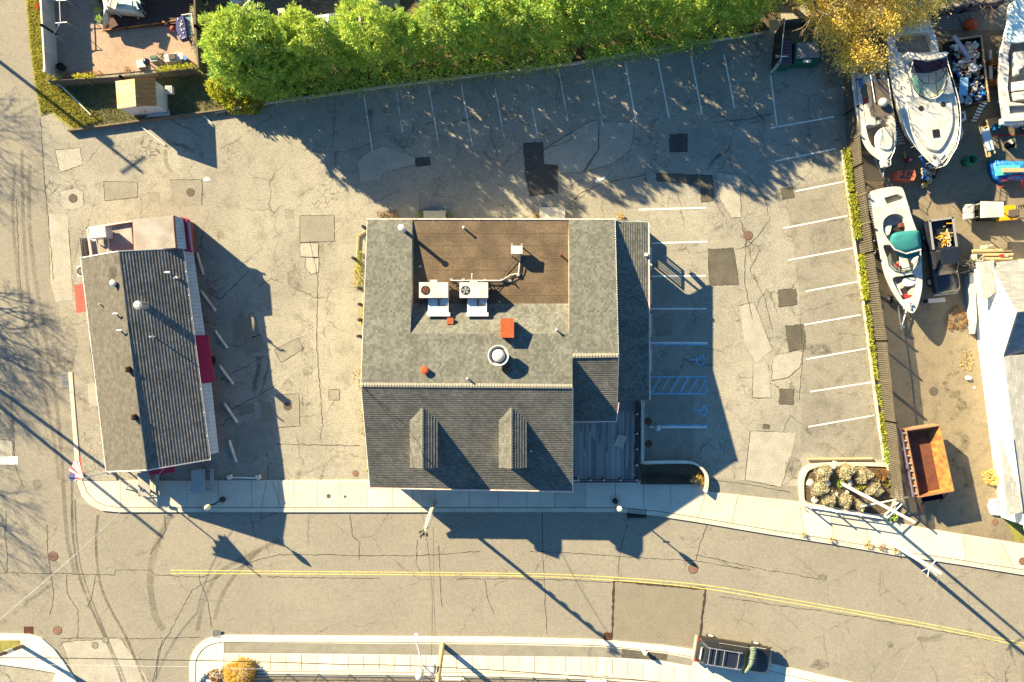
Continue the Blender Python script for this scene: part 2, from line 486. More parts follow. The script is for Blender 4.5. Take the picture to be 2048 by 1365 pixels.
m_floor = M('boat_floor_carpet', (.30, .265, .205), (.20, .175, .14), 3, .9)
m_teal = M('teal_canvas', (.03, .17, .18), (.025, .14, .155), 1.5, .9, fine=.08, spec=.05)
m_navy = M('navy_canvas', (.0025, .003, .013), (.004, .0045, .016), 1.5, .95, fine=.1, spec=.04)
m_glass = glass('dark_glass', (.014, .015, .016), .12)
m_aqua = clearglass('aqua_windscreen', (.10, .30, .28), .45)
m_clear = clearglass('clear_windscreen', (.18, .26, .26), .28)
m_carblk = M('black_car_paint', (.016, .020, .034), (.012, .015, .026), 1, .22, fine=0, bump=0, spec=.6, coat=.6)
m_carbrn = M('dark_bronze_car_paint', (.022, .018, .013), (.017, .014, .010), 1, .30, .1, fine=0, bump=0, spec=.6, coat=.5)
m_blue2 = M('blue_tarpaulin', (.01, .09, .42), (.02, .20, .50), 3, .45, fine=.2, bump=.6)
m_tealp = M('turquoise_plastic', (.05, .38, .34), (.10, .50, .46), 3, .4, fine=.2, bump=.5)
m_green = M('green_plastic', (.012, .19, .085), (.01, .15, .07), 2, .5, fine=.06)
m_dgreen = M('dark_green_steel', (.012, .10, .06), (.01, .08, .05), 2, .6, fine=.1)
m_orange = M('orange_plastic', (.62, .10, .03), (.50, .07, .02), 3, .5)
m_jpcred = M('faded_orange_red_paint', (.60, .15, .085), (.52, .11, .06), 3, .6)
m_yellow = M('yellow_machine_paint', (.66, .33, .01), (.55, .27, .01), 3, .5)
m_purple = M('purple_grey_steel', (.12, .09, .13), (.09, .07, .10), 3, .6)
m_terra = M('terracotta_cover', (.22, .115, .08), (.16, .085, .06), 8, .85, fine=.3)
m_castiron = M('cast_iron', (.07, .06, .052), (.10, .085, .07), 8, .8, fine=.3)
m_cream = M('cream_lamp_globe', (.72, .66, .42), (.62, .56, .34), 3, .5)
m_pole = M('grey_wood_pole', (.26, .225, .18), (.19, .16, .125), 3, .9, fine=.25, stretch=(3, 3, .3))
m_redp = M('red_paint', (.50, .02, .025), (.42, .02, .02), 3, .5)
m_greyplas = M('grey_plastic', (.24, .25, .26), (.20, .21, .22), 3, .6)
m_beige = M('beige_panel', (.44, .40, .31), (.38, .34, .26), 3, .7)
m_navyplas = M('navy_cloth_with_dots', (.012, .02, .13), (.01, .015, .10), 3, .7)
l_hedge = leafmat('arborvitae_leaf', (.36, .54, .10), (.52, .64, .11), (.12, .27, .075), .32)
l_hedgeB = leafmat('arborvitae_leaf_yellower', (.46, .58, .10), (.58, .66, .11), (.18, .30, .075), .32)
l_hedgeC = leafmat('arborvitae_leaf_bluer', (.30, .50, .11), (.42, .58, .11), (.24, .20, .08), .32)
l_shrub = leafmat('yellow_green_leaf', (.55, .50, .045), (.38, .44, .05), (.25, .30, .035), .4)
l_yellow = leafmat('autumn_yellow_leaf', (.95, .80, .20), (.90, .70, .17), (.74, .55, .14), .45)
l_ivy = leafmat('ivy_leaf', (.32, .36, .045), (.42, .42, .05), (.12, .18, .03), .35)
l_gold = leafmat('golden_grass_blade', (.75, .56, .16), (.62, .45, .12), (.44, .30, .08), .4)
l_sage = leafmat('dry_sage_leaf', (.60, .56, .40), (.50, .46, .31), (.32, .29, .20), .35)
l_grey = leafmat('grey_green_leaf', (.12, .125, .10), (.085, .09, .075), (.05, .055, .045), .2)
l_brown = leafmat('dry_brown_leaf', (.38, .21, .06), (.28, .14, .04), (.18, .09, .03), .3)
l_lawn = leafmat('lawn_blade', (.50, .44, .10), (.34, .34, .07), (.22, .24, .05), .4)
l_red = leafmat('red_shrub_leaf', (.50, .08, .03), (.48, .17, .05), (.30, .06, .03), .35)

# ================================================================== GROUND AND SETTING
b = MB(); b.flat([(-400, -400), (400, -400), (400, 400), (-400, 400)], 0); struct(b, 'ground', m_lot)

# main street and side street
b = MB(); b.flat(PP([(-900, 1010), (-200, 1010), (0, 1015), (150, 1005), (210, 1018), (1240, 1018), (1310, 1026), (1540, 1060), (2048, 1140), (3200, 1360), (3200, 1700), (1850, 1500), (1750, 1380), (1400, 1300), (1200, 1285), (455, 1280), (385, 1310), (385, 1500), (155, 1500), (150, 1365), (110, 1300), (70, 1272), (-900, 1266)]), .004)
struct(b, 'road', m_road)
b = MB(); b.flat(PP([(-900, -800), (40, -800), (52, 0), (66, 130), (75, 235), (84, 300), (100, 480), (128, 700), (145, 860), (152, 940), (162, 985), (150, 1005), (0, 1015), (-900, 1010)]), .0045)
struct(b, 'side_street', m_road)
b = MB(); b.flat(PP([(1698, 60), (2400, 60), (2400, 1125), (2048, 1088), (1925, 1068), (1850, 1056), (1800, 1046), (1790, 1000), (1748, 682), (1702, 341)]), .004)
struct(b, 'yard_ground', m_yardg)

# sheets of different asphalt inside the car park (position px, material)
def sheet(name, mat, polys, z, h=0):
    b = MB()
    for p in polys:
        q = []
        n = len(p)
        for i in range(n):
            A = p[i]; B = p[(i + 1) % n]; L = hypot(B[0] - A[0], B[1] - A[1]); k = max(1, int(L / 5))
            for j in range(k):
                t = j / k; w = .5 if j == 0 else 1.0
                q.append((A[0] + (B[0] - A[0]) * t + rnd.uniform(-w, w), A[1] + (B[1] - A[1]) * t + rnd.uniform(-w, w)))
        b.flat(PP(q), z)
        if mat in OUTL: outlines.append(q + [q[0]])
    return struct(b, name, mat)
OUTL = (m_dkpatch, m_ltpatch); outlines = []

sheet('asphalt_patch', m_newasph, [
    [(1046, 287), (1086, 284), (1088, 329), (1115, 331), (1116, 387), (1060, 393), (1050, 352)],
    [(1338, 269), (1376, 267), (1375, 304), (1339, 305)],
    [(830, 316), (860, 314), (861, 331), (832, 334)]], .0085)
sheet('asphalt_patch', m_dkpatch, [
    [(1313, 347), (1425, 351), (1427, 402), (1403, 406), (1400, 374), (1365, 366), (1313, 363)],
    [(1416, 498), (1468, 496), (1477, 570), (1419, 572)],
    [(1560, 378), (1585, 374), (1589, 395), (1566, 400)],
    [(1556, 580), (1592, 578), (1594, 610), (1558, 615)],
    [(1570, 652), (1607, 649), (1613, 699), (1577, 704)],
    [(1559, 778), (1588, 779), (1587, 810), (1558, 809)],
    [(1526, 849), (1539, 850), (1539, 858), (1526, 858)]], .0085)
sheet('asphalt_patch', m_midpatch, [
    [(600, 432), (668, 431), (669, 483), (600, 485)], [(568, 419), (588, 419), (588, 437), (570, 437)],
    [(550, 790), (598, 788), (600, 852), (552, 856)], [(548, 700), (596, 676), (608, 698), (562, 726)],
    [(658, 780), (679, 779), (679, 801), (658, 801)], [(340, 360), (404, 360), (404, 411), (344, 411)],
    [(207, 363), (275, 365), (275, 395), (210, 402)], [(295, 384), (319, 384), (319, 404), (296, 404)],
    [(462, 640), (512, 632), (520, 672), (468, 684)], [(486, 680), (522, 668), (535, 700), (494, 712)],
    [(1308, 636), (1344, 636), (1343, 672), (1311, 673)], [(1300, 785), (1388, 786), (1388, 918), (1290, 920)],
    [(470, 852), (520, 836), (548, 838), (552, 896), (500, 930), (468, 924)]], .008)
sheet('asphalt_patch', m_ltpatch, [
    [(600, 486), (637, 486), (637, 514), (600, 514)], [(612, 515), (638, 516), (637, 545), (622, 549), (610, 536)],
    [(716, 322), (742, 300), (765, 292), (830, 314), (832, 330), (765, 345), (764, 360), (720, 364)],
    [(1087, 300), (1180, 243), (1198, 240), (1196, 300), (1165, 345), (1118, 348), (1116, 331), (1089, 329)],
    [(1200, 242), (1270, 246), (1262, 300), (1230, 326), (1170, 345), (1198, 300)],
    [(1500, 862), (1592, 866), (1585, 900), (1562, 975), (1490, 960)],
    [(1506, 728), (1535, 728), (1543, 796), (1504, 796)],
    [(1430, 345), (1480, 350), (1482, 436), (1462, 436), (1440, 400)],
    [(1478, 612), (1508, 604), (1545, 700), (1512, 725), (1490, 690)],
    [(1544, 715), (1590, 700), (1608, 705), (1600, 735), (1575, 756), (1543, 762)],
    [(120, 384), (152, 375), (166, 384), (168, 412), (148, 420), (125, 418)],
    [(96, 428), (136, 430), (146, 600), (112, 604), (100, 560)],
    [(110, 300), (160, 296), (166, 330), (120, 345)]], .0075)
# yard stalls, slightly browner apron at the east kerb
sheet('asphalt_patch', asphalt('stall_asphalt', (.192, .182, .155), (.24, .226, .19), (.135, .125, .105), .8, .8, .45, .9), [
    [(1598, 590), (1722, 566), (1792, 900), (1770, 918), (1660, 918), (1600, 900), (1605, 800)],
    [(1570, 380), (1690, 350), (1718, 560), (1598, 584)]], .006)
sheet('asphalt_patch', m_roadpatch, [[(1228, 1163), (1411, 1180), (1396, 1294), (1224, 1277)], [(1243, 1290), (1335, 1296), (1334, 1317), (1243, 1312)]], .0095)
sheet('asphalt_patch', m_ltpatch, [[(122, 1285), (240, 1275), (300, 1365), (160, 1380)], [(0, 880), (25, 882), (27, 914), (0, 914)]], .0095)
sheet('driveway_apron', m_midpatch, [[(1410, 955), (1480, 960), (1596, 975), (1602, 1002), (1430, 984)]], .0065)

sheet('asphalt_patch', m_roadpatch, [[(466, 640), (512, 634), (519, 668), (470, 682)], [(486, 682), (520, 672), (532, 698), (496, 712)], [(474, 812), (506, 806), (512, 824), (480, 834)], [(520, 806), (540, 802), (548, 840), (526, 846)]], .0090)
for k, pl in enumerate(([(408, 357), (413, 354), (420, 357), (421, 361), (414, 363), (407, 361)], [(1192, 366), (1190, 361), (1196, 356), (1201, 357), (1208, 352), (1212, 356), (1206, 361), (1199, 364)])):
    b = MB(); b.flat(PP(pl), .0165); struct(b, 'paint_spill', m_paint)
# long seams, cracks
def _outl():
    b = MB()
    for q in outlines:
        for s0 in range(0, len(q) - 2, 14):
            if rnd.random() < .8: b.ribbon(PP(q[s0:s0 + 15]), .055, .0126)
    struct(b, 'patch_seam', wear('patch_seam_line', (.035, .03, .022), .7, 5, .40, .58))
_outl()
def cracks(name, lines, w, mat, z, jit=1.15):
    b = MB()
    for ln in lines:
        q = []
        for A, B in zip(ln, ln[1:]):
            L = hypot(B[0] - A[0], B[1] - A[1]); k = max(1, int(L / 6.5))
            for j in range(k):
                t = j / k; q.append((A[0] + (B[0] - A[0]) * t + rnd.uniform(-jit, jit), A[1] + (B[1] - A[1]) * t + rnd.uniform(-jit, jit)))
        q.append(ln[-1])
        b.ribbon(PP(q), [w * rnd.uniform(.5, 1.3) for _ in q], z)
    return struct(b, name, mat)
cracks('crack', [
    [(0, 1146), (90, 1147), (230, 1150), (232, 1140), (300, 1140), (310, 1150), (405, 1154), (420, 1150)], [(535, 1154), (640, 1156), (760, 1157)],
    [(915, 1158), (1024, 1158), (1130, 1160), (1228, 1166)], [(1440, 1193), (1540, 1209), (1640, 1222), (1750, 1240), (1920, 1270), (2048, 1292)],
    [(120, 1277), (160, 1276), (250, 1278), (400, 1275)], [(118, 1292), (145, 1276)], [(100, 1230), (108, 1190), (96, 1110), (94, 1050)],
    [(12, 1023), (10, 1080), (16, 1110), (13, 1146)], [(156, 1277), (156, 1220), (135, 1190), (133, 1150)], [(192, 1150), (184, 1195), (175, 1215)],
    [(312, 1360), (318, 1300), (340, 1265), (362, 1220), (385, 1180), (405, 1168), (440, 1152), (520, 1118), (560, 1110), (640, 1110), (760, 1112), (880, 1110), (960, 1102)],
    [(305, 1365), (325, 1280)], [(398, 1150), (400, 1165), (412, 1190), (424, 1255)], [(700, 1030), (705, 1075), (720, 1085), (718, 1120)],
    [(834, 1080), (832, 1130), (842, 1145)], [(878, 1090), (880, 1160), (884, 1215)], [(970, 1160), (975, 1200), (988, 1230)], [(1255, 1050), (1245, 1085), (1238, 1120), (1236, 1150)],
    [(1084, 1027), (1086, 1120), (1090, 1200), (1095, 1270)], [(1415, 1048), (1400, 1090), (1392, 1120)], [(1390, 1110), (1530, 1140), (1640, 1158)],
    [(1060, 1103), (1160, 1107), (1260, 1115), (1390, 1122), (1500, 1140)],
    [(620, 480), (636, 560), (634, 640), (634, 700), (640, 780), (645, 850), (640, 880)], [(552, 888), (640, 890), (720, 892)],
    [(1480, 470), (1520, 500), (1500, 540), (1530, 600), (1545, 660)], [(1420, 960), (1490, 968), (1580, 985)], [(1495, 350), (1530, 400), (1540, 440), (1500, 490), (1470, 500)],
    [(1150, 400), (1155, 390), (1200, 370), (1290, 350)], [(1430, 245), (1500, 238), (1545, 228)], [(1175, 245), (1140, 280), (1090, 300)],
    [(22, 800), (26, 850), (30, 930), (45, 970)], [(80, 235), (85, 300), (90, 370), (100, 480), (108, 560)], [(33, 400), (38, 540), (45, 600)],
    [(1480, 440), (1492, 480), (1488, 560), (1505, 640)], [(1598, 800), (1606, 700), (1600, 640)],
    [(380, 560), (440, 600), (500, 540)], [(440, 760), (500, 730), (540, 700)], [(460, 820), (520, 790), (552, 770)],
    [(330, 1030), (332, 1060), (300, 1110)], [(500, 1027), (512, 1080)]], .042, m_crack, .0125)
m_tar = wear('tar_seam', (.045, .038, .028), .95, 4, .26, .40)
cracks('patch_seam', [[(1228, 1161), (1224, 1277)], [(1228, 1161), (1290, 1168), (1411, 1178)], [(1411, 1178), (1398, 1290)]], .19, m_tar, .0130, .8)
cracks('patch_seam', [
    [(600, 432), (668, 431), (669, 483), (600, 485), (600, 432)], [(600, 486), (637, 486), (637, 516), (600, 514)], [(612, 515), (638, 516), (637, 545), (622, 549), (610, 536), (612, 515)],
    [(550, 790), (598, 788), (600, 852), (552, 856)], [(548, 700), (596, 676), (608, 698), (562, 726), (548, 700)], [(658, 780), (679, 779), (679, 801), (658, 801), (658, 780)],
    [(340, 360), (404, 360), (404, 411)], [(207, 363), (275, 365), (275, 395), (210, 402), (207, 363)], [(1500, 862), (1490, 960), (1562, 975)], [(1506, 728), (1504, 796), (1543, 796)],
    [(1543, 762), (1575, 756), (1600, 735)], [(1087, 300), (1180, 243), (1198, 240), (1196, 300), (1165, 345)]], .034, m_crack, .0128, .5)

# tyre marks
b = MB()
for ln, w in (([(110, 1023), (112, 1023), (152, 1023), (152, 1080), (162, 1150), (185, 1215), (215, 1275), (240, 1330), (250, 1365)], .22),):
    b.ribbon(PP(smooth([(144, 960), (144, 1023), (147, 1080), (158, 1150), (182, 1215), (210, 1275), (232, 1330), (246, 1370)], 4, False)), .20, .0138)
    b.ribbon(PP(smooth([(150, 1000), (153, 1070), (163, 1140), (188, 1212), (214, 1275), (238, 1330), (254, 1372)], 4, False)), .12, .0142)
    b.ribbon(PP(smooth([(196, 1030), (192, 1090), (200, 1165), (222, 1220), (250, 1270), (275, 1330), (292, 1370)], 4, False)), .20, .0138)
struct(b, 'tyre_mark', m_tyre)
b = MB()
for ln, w in (([(60, 330), (58, 430), (68, 540), (86, 640), (98, 720), (112, 800), (122, 900), (130, 1023), (135, 1080), (150, 1150)], .30),
              ([(44, 300), (46, 420), (54, 560), (74, 680), (88, 780), (108, 880), (118, 960)], .26), ([(30, 330), (26, 430), (36, 560), (52, 660)], .24),
              ([(340, 1030), (310, 1100), (300, 1160), (310, 1230), (328, 1260)], .5), ([(560, 1080), (500, 1110), (440, 1145), (410, 1195), (395, 1260)], .34),
              ([(520, 1100), (470, 1150), (440, 1200), (430, 1240)], .3), ([(330, 300), (334, 330), (345, 345)], .3), ([(1135, 1300), (1128, 1345)], .3), ([(1150, 1310), (1175, 1288)], .3), ([(1155, 1300), (1148, 1350)], .3)):
    b.ribbon(PP(smooth(ln, 4, False)), w, .0138)
struct(b, 'tyre_mark', m_tyre2)
# stains
b = MB()
for (u, v, r, q) in ((128, 690, 30, 1.9), (1100, 490, 14, .8), (780, 268, 24, .7), (810, 285, 26, .5), (880, 285, 22, .8), (1140, 250, 14, .8), (235, 300, 12, 1), (75, 970, 12, 1), (1560, 610, 10, 1), (1650, 860, 40, .5), (1585, 935, 18, 1.4),
                     (1645, 1155, 11, .6), (2000, 1152, 12, .6), (1780, 1290, 6, 1.4), (1640, 1330, 22, .5), (1640, 700, 25, .5), (590, 560, 16, 2.0), (615, 720, 14, 3), (575, 770, 12, 1.2), (1760, 700, 14, 1), (1560, 395, 12, .8), (440, 470, 10, 1), (740, 250, 8, 5)):
    b.flat([P(u + r * cos(a) * rnd.uniform(.75, 1.1), v + r * q * sin(a) * rnd.uniform(.75, 1.1)) for a in [2 * pi * k / 14 for k in range(14)]], .0108 + rnd.uniform(0, .0006))
struct(b, 'oil_stain', m_damp)
b = MB()
for k in range(26):
    u = 1900 + 14 * sin(k * .9) + k * 1.1; v = 712 + k * 11
    r = rnd.uniform(6, 15); b.flat([P(u + r * cos(a) * rnd.uniform(.6, 1.1), v + r * .8 * sin(a) * rnd.uniform(.6, 1.1)) for a in [2 * pi * j / 11 for j in range(11)]], .0072 + k * .00012)
struct(b, 'oil_stain', m_damp)

# painted lines
def lines(name, mat, segs, w, z=.0165):
    b = MB()
    for s_ in segs:
        q = []
        for A, B in zip(s_, s_[1:]):
            k = max(1, int(hypot(B[0] - A[0], B[1] - A[1]) / 25)); q += [(A[0] + (B[0] - A[0]) * j / k, A[1] + (B[1] - A[1]) * j / k) for j in range(k)]
        q.append(s_[-1]); b.ribbon(PP(q), w, z)
    return struct(b, name, mat)
lines('road_marking', m_paint, [[(1250, 122), (1272, 245)], [(1315, 117), (1338, 236)], [(1382, 113), (1404, 229)], [(1448, 109), (1469, 217)], [(1541, 150), (1554, 256)], [(1540, 257), (1668, 234)], [(1550, 323), (1672, 298)],
    [(1591, 383), (1687, 364)], [(1567, 457), (1695, 432)], [(1576, 521), (1705, 497)], [(1611, 583), (1715, 564)], [(1608, 650), (1722, 630)], [(1612, 719), (1735, 697)], [(1620, 784), (1742, 765)], [(1617, 854), (1749, 831)]], .105)
lines('road_marking', m_paint, [[(1277, 420), (1412, 416)], [(1302, 487), (1415, 484)], [(1301, 553), (1412, 552)], [(1300, 618), (1413, 618)], [(1300, 686), (1415, 686)], [(1300, 855), (1414, 855)]], .13)
lines('road_marking', m_paintw, [[(728, 190), (746, 310)], [(792, 180), (805, 265)], [(857, 172), (878, 294)], [(922, 168), (945, 293)], [(990, 178), (1009, 278)], [(1064, 215), (1075, 272)], [(1118, 144), (1136, 243)], [(1184, 137), (1206, 253)],
    ], .09)
lines('road_marking', wear('ghost_line_paint', (.40, .40, .37), .8, 9, .46, .58), [[(411, 577), (458, 540)], [(425, 645), (457, 624)], [(443, 799), (490, 764)], [(456, 870), (510, 828)]], .07)
lines('road_marking', m_yel, [smooth([(341, 1141), (700, 1144), (1024, 1147), (1160, 1151), (1300, 1160), (1420, 1172), (1540, 1192), (1700, 1220), (1860, 1249), (2048, 1287), (2200, 1318)], 3, False),
    smooth([(341, 1147), (700, 1149), (1024, 1152), (1160, 1157), (1300, 1166), (1420, 1179), (1540, 1199), (1700, 1226), (1860, 1255), (2048, 1293), (2200, 1324)], 3, False)], .075)
lines('road_marking', m_paint, [[(0, 922), (36, 921)]], .62)
hb = [[(1298, 754), (1415, 754)], [(1298, 788), (1415, 788)], [(1414, 754), (1414, 788)]]
for k in range(6): hb.append([(1300 + k * 19 + 2, 787), (1300 + k * 19 + 20 if k < 5 else 1414, 756)])
hb += [[(1300, 689.5), (1415, 689.5)], [(1320, 851.5), (1414, 851.5)]]
lines('road_marking', m_blue, hb, .12)
for (u, v) in ((1398, 721), (1403, 822)):            # wheelchair symbols, read from the east
    b = MB(); T = lambda a: [P(u + p[0], v + p[1]) for p in a]
    b.ribbon(T([(3 + 8 * cos(t), 1 + 8 * sin(t)) for t in [radians(x) for x in range(-70, 200, 18)]]), .11, .0170)
    b.ribbon(T([(-11, -1), (-4, -1), (3, -2), (3, -9), (9, -9), (9, -12)]), .12, .0172)
    b.ribbon(T([(-5, -1), (-5, -6)]), .06, .0174)
    b.flat(T([(-15 + 2 * cos(t), -1 + 2 * sin(t)) for t in [k * pi / 4 for k in range(8)]]), .0172)
    struct(b, 'road_marking', m_blue)

# ------------------------------------------------------------------ pavements and kerbs
kerb_n = [(138, 745), (143, 800), (147, 860), (152, 930), (157, 968), (166, 992), (182, 1010), (205, 1021), (240, 1024), (700, 1024), (1240, 1024), (1310, 1031), (1400, 1045), (1536, 1068), (1664, 1088), (1790, 1110), (1920, 1129), (2048, 1150), (2500, 1232)]
kin_n = [(147, 745), (151, 800), (156, 860), (162, 930), (167, 962), (176, 984), (192, 1001), (212, 1011), (242, 1015), (700, 1015), (1240, 1015), (1313, 1022), (1402, 1036), (1538, 1059), (1666, 1079), (1792, 1101), (1922, 1120), (2050, 1140), (2502, 1222)]
walk_n = [(167, 962), (176, 984), (192, 1001), (212, 1011), (242, 1015), (700, 1015), (1240, 1015), (1313, 1022), (1402, 1036), (1538, 1059), (1666, 1079), (1792, 1101), (1922, 1120), (2050, 1140), (2502, 1222),
          (2500, 1160), (2048, 1088), (1925, 1069), (1850, 1056), (1768, 1041), (1608, 1013), (1600, 1004), (1430, 985), (1408, 982), (1408, 960), (740, 960)]
def raised(name, mat, poly, z, z0=0):
    b = MB(); q = PP(poly); b.flat(q, z); b.wall(q, z0, z); return struct(b, name, mat)
raised('pavement', m_conc, walk_n, .120)
raised('kerb', m_kerb, kerb_n + [(u + .8 * 0, v) for u, v in kin_n[::-1]], .126)
b = MB(); b.ribbon(PP(kin_n), .05, .1285)
for u in (242, 308, 375, 438, 504, 558, 588, 635, 680, 735, 785, 825, 870, 938, 996, 1053, 1108, 1170, 1230, 1286, 1340): b.ribbon(PP([(u, 962), (u + 1, 1014)]), .028, .1225)
for u0, v0, u1, v1 in ((1410, 990, 1395, 1034), (1475, 992, 1462, 1046), (1598, 1006, 1608, 1070), (1660, 1022, 1666, 1079), (1730, 1036, 1736, 1090), (1806, 1050, 1806, 1103), (1925, 1069, 1930, 1121), (1998, 1080, 2026, 1136), (524, 1015, 534, 962), (563, 1015, 545, 962)): b.ribbon(PP([(u0, v0), (u1, v1)]), .03, .1226)
for k, u in enumerate((300, 420, 590, 745, 930, 1100, 1230)): b.ribbon(PP([(u, 1015.5), (u, 1024)]), .03, .1287)
for u, v in ((1410, 1037), (1584, 1066), (1700, 1086), (1812, 1104), (1960, 1126)): b.ribbon(PP([(u, v), (u - 2, v + 9)]), .03, .1287)
struct(b, 'paving_joint', m_joint)
raised('side_walkway', m_lot, [(147, 745), (151, 800), (156, 860), (162, 930), (167, 961), (235, 961), (228, 940), (212, 940), (182, 700), (180, 640), (168, 640), (160, 720)], .10)
b = MB(); b.flat(PP([(176, 768), (193, 766), (200, 812), (180, 815)]), .1045); struct(b, 'pavement', m_ltpatch)
js = [242, 308, 375, 438, 504, 588, 635, 680, 735, 785, 825, 870, 938, 996, 1053, 1108, 1170, 1230, 1286]
for u0, u1 in zip(js, js[1:]):
    b = MB(); b.flat(PP([(u0 + .8, 963), (u1 - .8, 963), (u1 - .8, 1013.6), (u0 + .8, 1013.6)]), .1212); struct(b, 'paving_slab', m_slabs[rnd.randrange(3)])
rj = [((1410, 987), (1395, 1033)), ((1475, 992), (1462, 1045)), ((1598, 1006), (1608, 1069)), ((1660, 1024), (1666, 1078)), ((1730, 1038), (1736, 1089)), ((1806, 1051), (1806, 1102)), ((1925, 1071), (1930, 1120)), ((1998, 1082), (2026, 1134))]
for (a, c), (d, e) in zip(rj, rj[1:]):
    b = MB(); b.flat(PP([(a[0] + 1, a[1]), (d[0] - 1, d[1]), (e[0] - 1, e[1] - 1), (c[0] + 1, c[1] - 1)]), .1212); struct(b, 'paving_slab', m_slabs[rnd.randrange(3)])
# south side
arc = [(440 + 60 * cos(t) * 1.0, 1330 + 58 * sin(t)) for t in [radians(x) for x in range(270, 179, -12)]]
k_so = [(2100, 1450), (1760, 1377), (1590, 1338), (1500, 1317), (1400, 1301), (1330, 1291), (1200, 1279), (1000, 1274), (700, 1272), (440, 1270)] + arc[1:] + [(380, 1420)]
k_si = [(2100, 1464), (1756, 1391), (1586, 1352), (1498, 1331), (1398, 1315), (1328, 1303), (1200, 1290), (1000, 1285), (700, 1283), (445, 1283)] + [(440 + 48 * cos(t), 1331 + 46 * sin(t)) for t in [radians(x) for x in range(270, 179, -12)]][1:] + [(392, 1420)]
raised('pavement', m_conc2, k_si + [(440, 1420), (1180, 1390), (1500, 1420), (2000, 1560)], .110)
raised('kerb', m_conc2, k_so + k_si[::-1], .130)
b = MB(); b.flat(PP([(449, 1284), (700, 1286), (1000, 1288), (1200, 1293), (1328, 1306), (1388, 1317), (1382, 1331), (1320, 1320), (1200, 1313), (1000, 1311), (700, 1307), (449, 1305)]), .1145); struct(b, 'verge_strip', m_midpatch)
b = MB(); b.flat(PP([(1243, 1296.5), (1335, 1307), (1333, 1320), (1243, 1314.5)]), .1165); struct(b, 'verge_strip', m_dkpatch)
for k in range(0, 30):
    u = 449 + k * 31; v0 = 1307 + (u - 449) * .0085 if u < 1190 else 1314 + (u - 1200) * .13; dv = .26 if u < 1190 else 4
    if rnd.random() < .55: b = MB(); b.flat(PP([(u + .7, v0), (u + 30.3, v0 + dv), (u + 30.3, v0 + dv + 31), (u + .7, v0 + 31)]), .1158); struct(b, 'paving_slab', concrete('south_slab_%d' % k, (.60 - .1 * rnd.random(), .57 - .1 * rnd.random(), .47 - .08 * rnd.random()), (.48, .45, .37), stain=.4))
b = MB(); b.ribbon(PP(k_si), .035, .1325)
for k in range(31): 
    u = 449 + k * 31; v0 = 1306 + (u - 449) * .0085 if u < 1200 else 1313 + (u - 1200) * .13
    b.ribbon(PP([(u, v0), (u, v0 + 32)]), .02 if k % 5 else .04, .1172)
b.ribbon(PP([(449, 1284), (449, 1340)]), .04, .1174)
b.ribbon(PP([(449, 1341), (700, 1343), (1000, 1345), (1200, 1351), (1390, 1370)]), .04, .1176)
struct(b, 'paving_joint', m_joint)
k_wo = [(-300, 1266), (0, 1267), (62, 1268), (85, 1276), (108, 1296), (128, 1322), (150, 1356), (175, 1400)]
k_wi = [(-300, 1278), (0, 1279), (62, 1279), (78, 1286), (96, 1304), (115, 1330), (136, 1364), (160, 1404)]
raised('pavement', m_conc2, k_wi + [(100, 1404), (112, 1345), (60, 1336), (0, 1328), (-300, 1322)], .110)
raised('kerb', m_conc2, k_wo + k_wi[::-1], .130)
b = MB(); b.flat(PP([(108, 1300), (119, 1302), (116, 1318), (104, 1316)]), .02); 
b2 = MB(); b2.flat(PP([(-200, 1280), (42, 1280), (42, 1294), (0, 1304), (-200, 1330)]), .1300); struct(b2, 'lawn', m_grass)
b2 = MB(); b2.flat(PP([(84, 1296), (98, 1298), (104, 1316), (84, 1314)]), .1145); b2.flat(PP([(397, 1302), (409, 1302), (409, 1332), (396, 1332)]), .1145); struct(b2, 'pavement_marking', wear('faded_blue_paint', (.25, .42, .50), .5, 9, .42, .6))

# ------------------------------------------------------------------ ground fittings (things)
def cover(u, v, r, label, mat=m_terra, z=.012, name='manhole_cover', grid=False):
    t = thing(name, label, 'manhole cover', P(u, v))
    c = P(u, v); R = r / S
    b = MB(); b.lathe([(R * 1.12, z), (R * 1.12, z + .006), (R * 1.0, z + .006), (R * 1.0, z + .003)], c, 24); b.build('frame', m_castiron, t)
    b = MB(); b.lathe([(R * .95, z + .004), (R * .95, z + .012)], c, 24)
    b.cur = 1
    for k in range(-2, 3): 
        hw = sqrt(max(0, .8 - (k * .3) ** 2)) * R * .9
        if grid or k % 2 == 0: b.box((c.x, c.y + k * .3 * R, z + .0135), (hw * 2, R * .09, .004))
        if grid: b.box((c.x + k * .3 * R, c.y, z + .0137), (R * .09, hw * 2, .004))
    b.build('lid', [mat, m_castiron], t)
cover(146, 397, 8, 'slotted iron drain cover in the pale patch by the side street', m_castiron, grid=True)
cover(381, 385, 7.5, 'round iron cover in the square patch behind the narrow building', m_castiron, grid=True)
cover(575, 813, 7.5, 'round cover in the patch east of the narrow building', m_castiron, grid=True)
cover(711, 947, 5.5, 'small terracotta cover beside the big building\'s southwest corner')
cover(1496, 471, 8.5, 'rusty round drain cover between the dark patches of the east car park', m_terra, grid=True)
cover(106, 1113, 9, 'brown manhole cover in the junction near the left edge', m_terra, grid=True)
cover(1386, 1138, 9, 'brown manhole cover beside the yellow centre lines')
cover(115, 1261, 8, 'plain brown manhole cover near the southwest kerb')
cover(190, 1291, 6, 'grey cover beside the tyre marks at the bottom left', m_midpatch)
cover(211, 1280, 6, 'grey cover under the tyre marks at the bottom left', m_midpatch)
cover(1867, 783, 8, 'iron drain cover in the dirt of the boat yard', m_castiron, z=.010, grid=True)
cover(2043, 1122, 7, 'brown cover in the pavement at the right edge', m_terra, z=.125)
cover(1990, 1045, 6, 'terracotta cover by the white house driveway', m_terra, z=.008)
cover(658, 992, 4, 'small valve cover in the sunny pavement', m_castiron, z=.121)
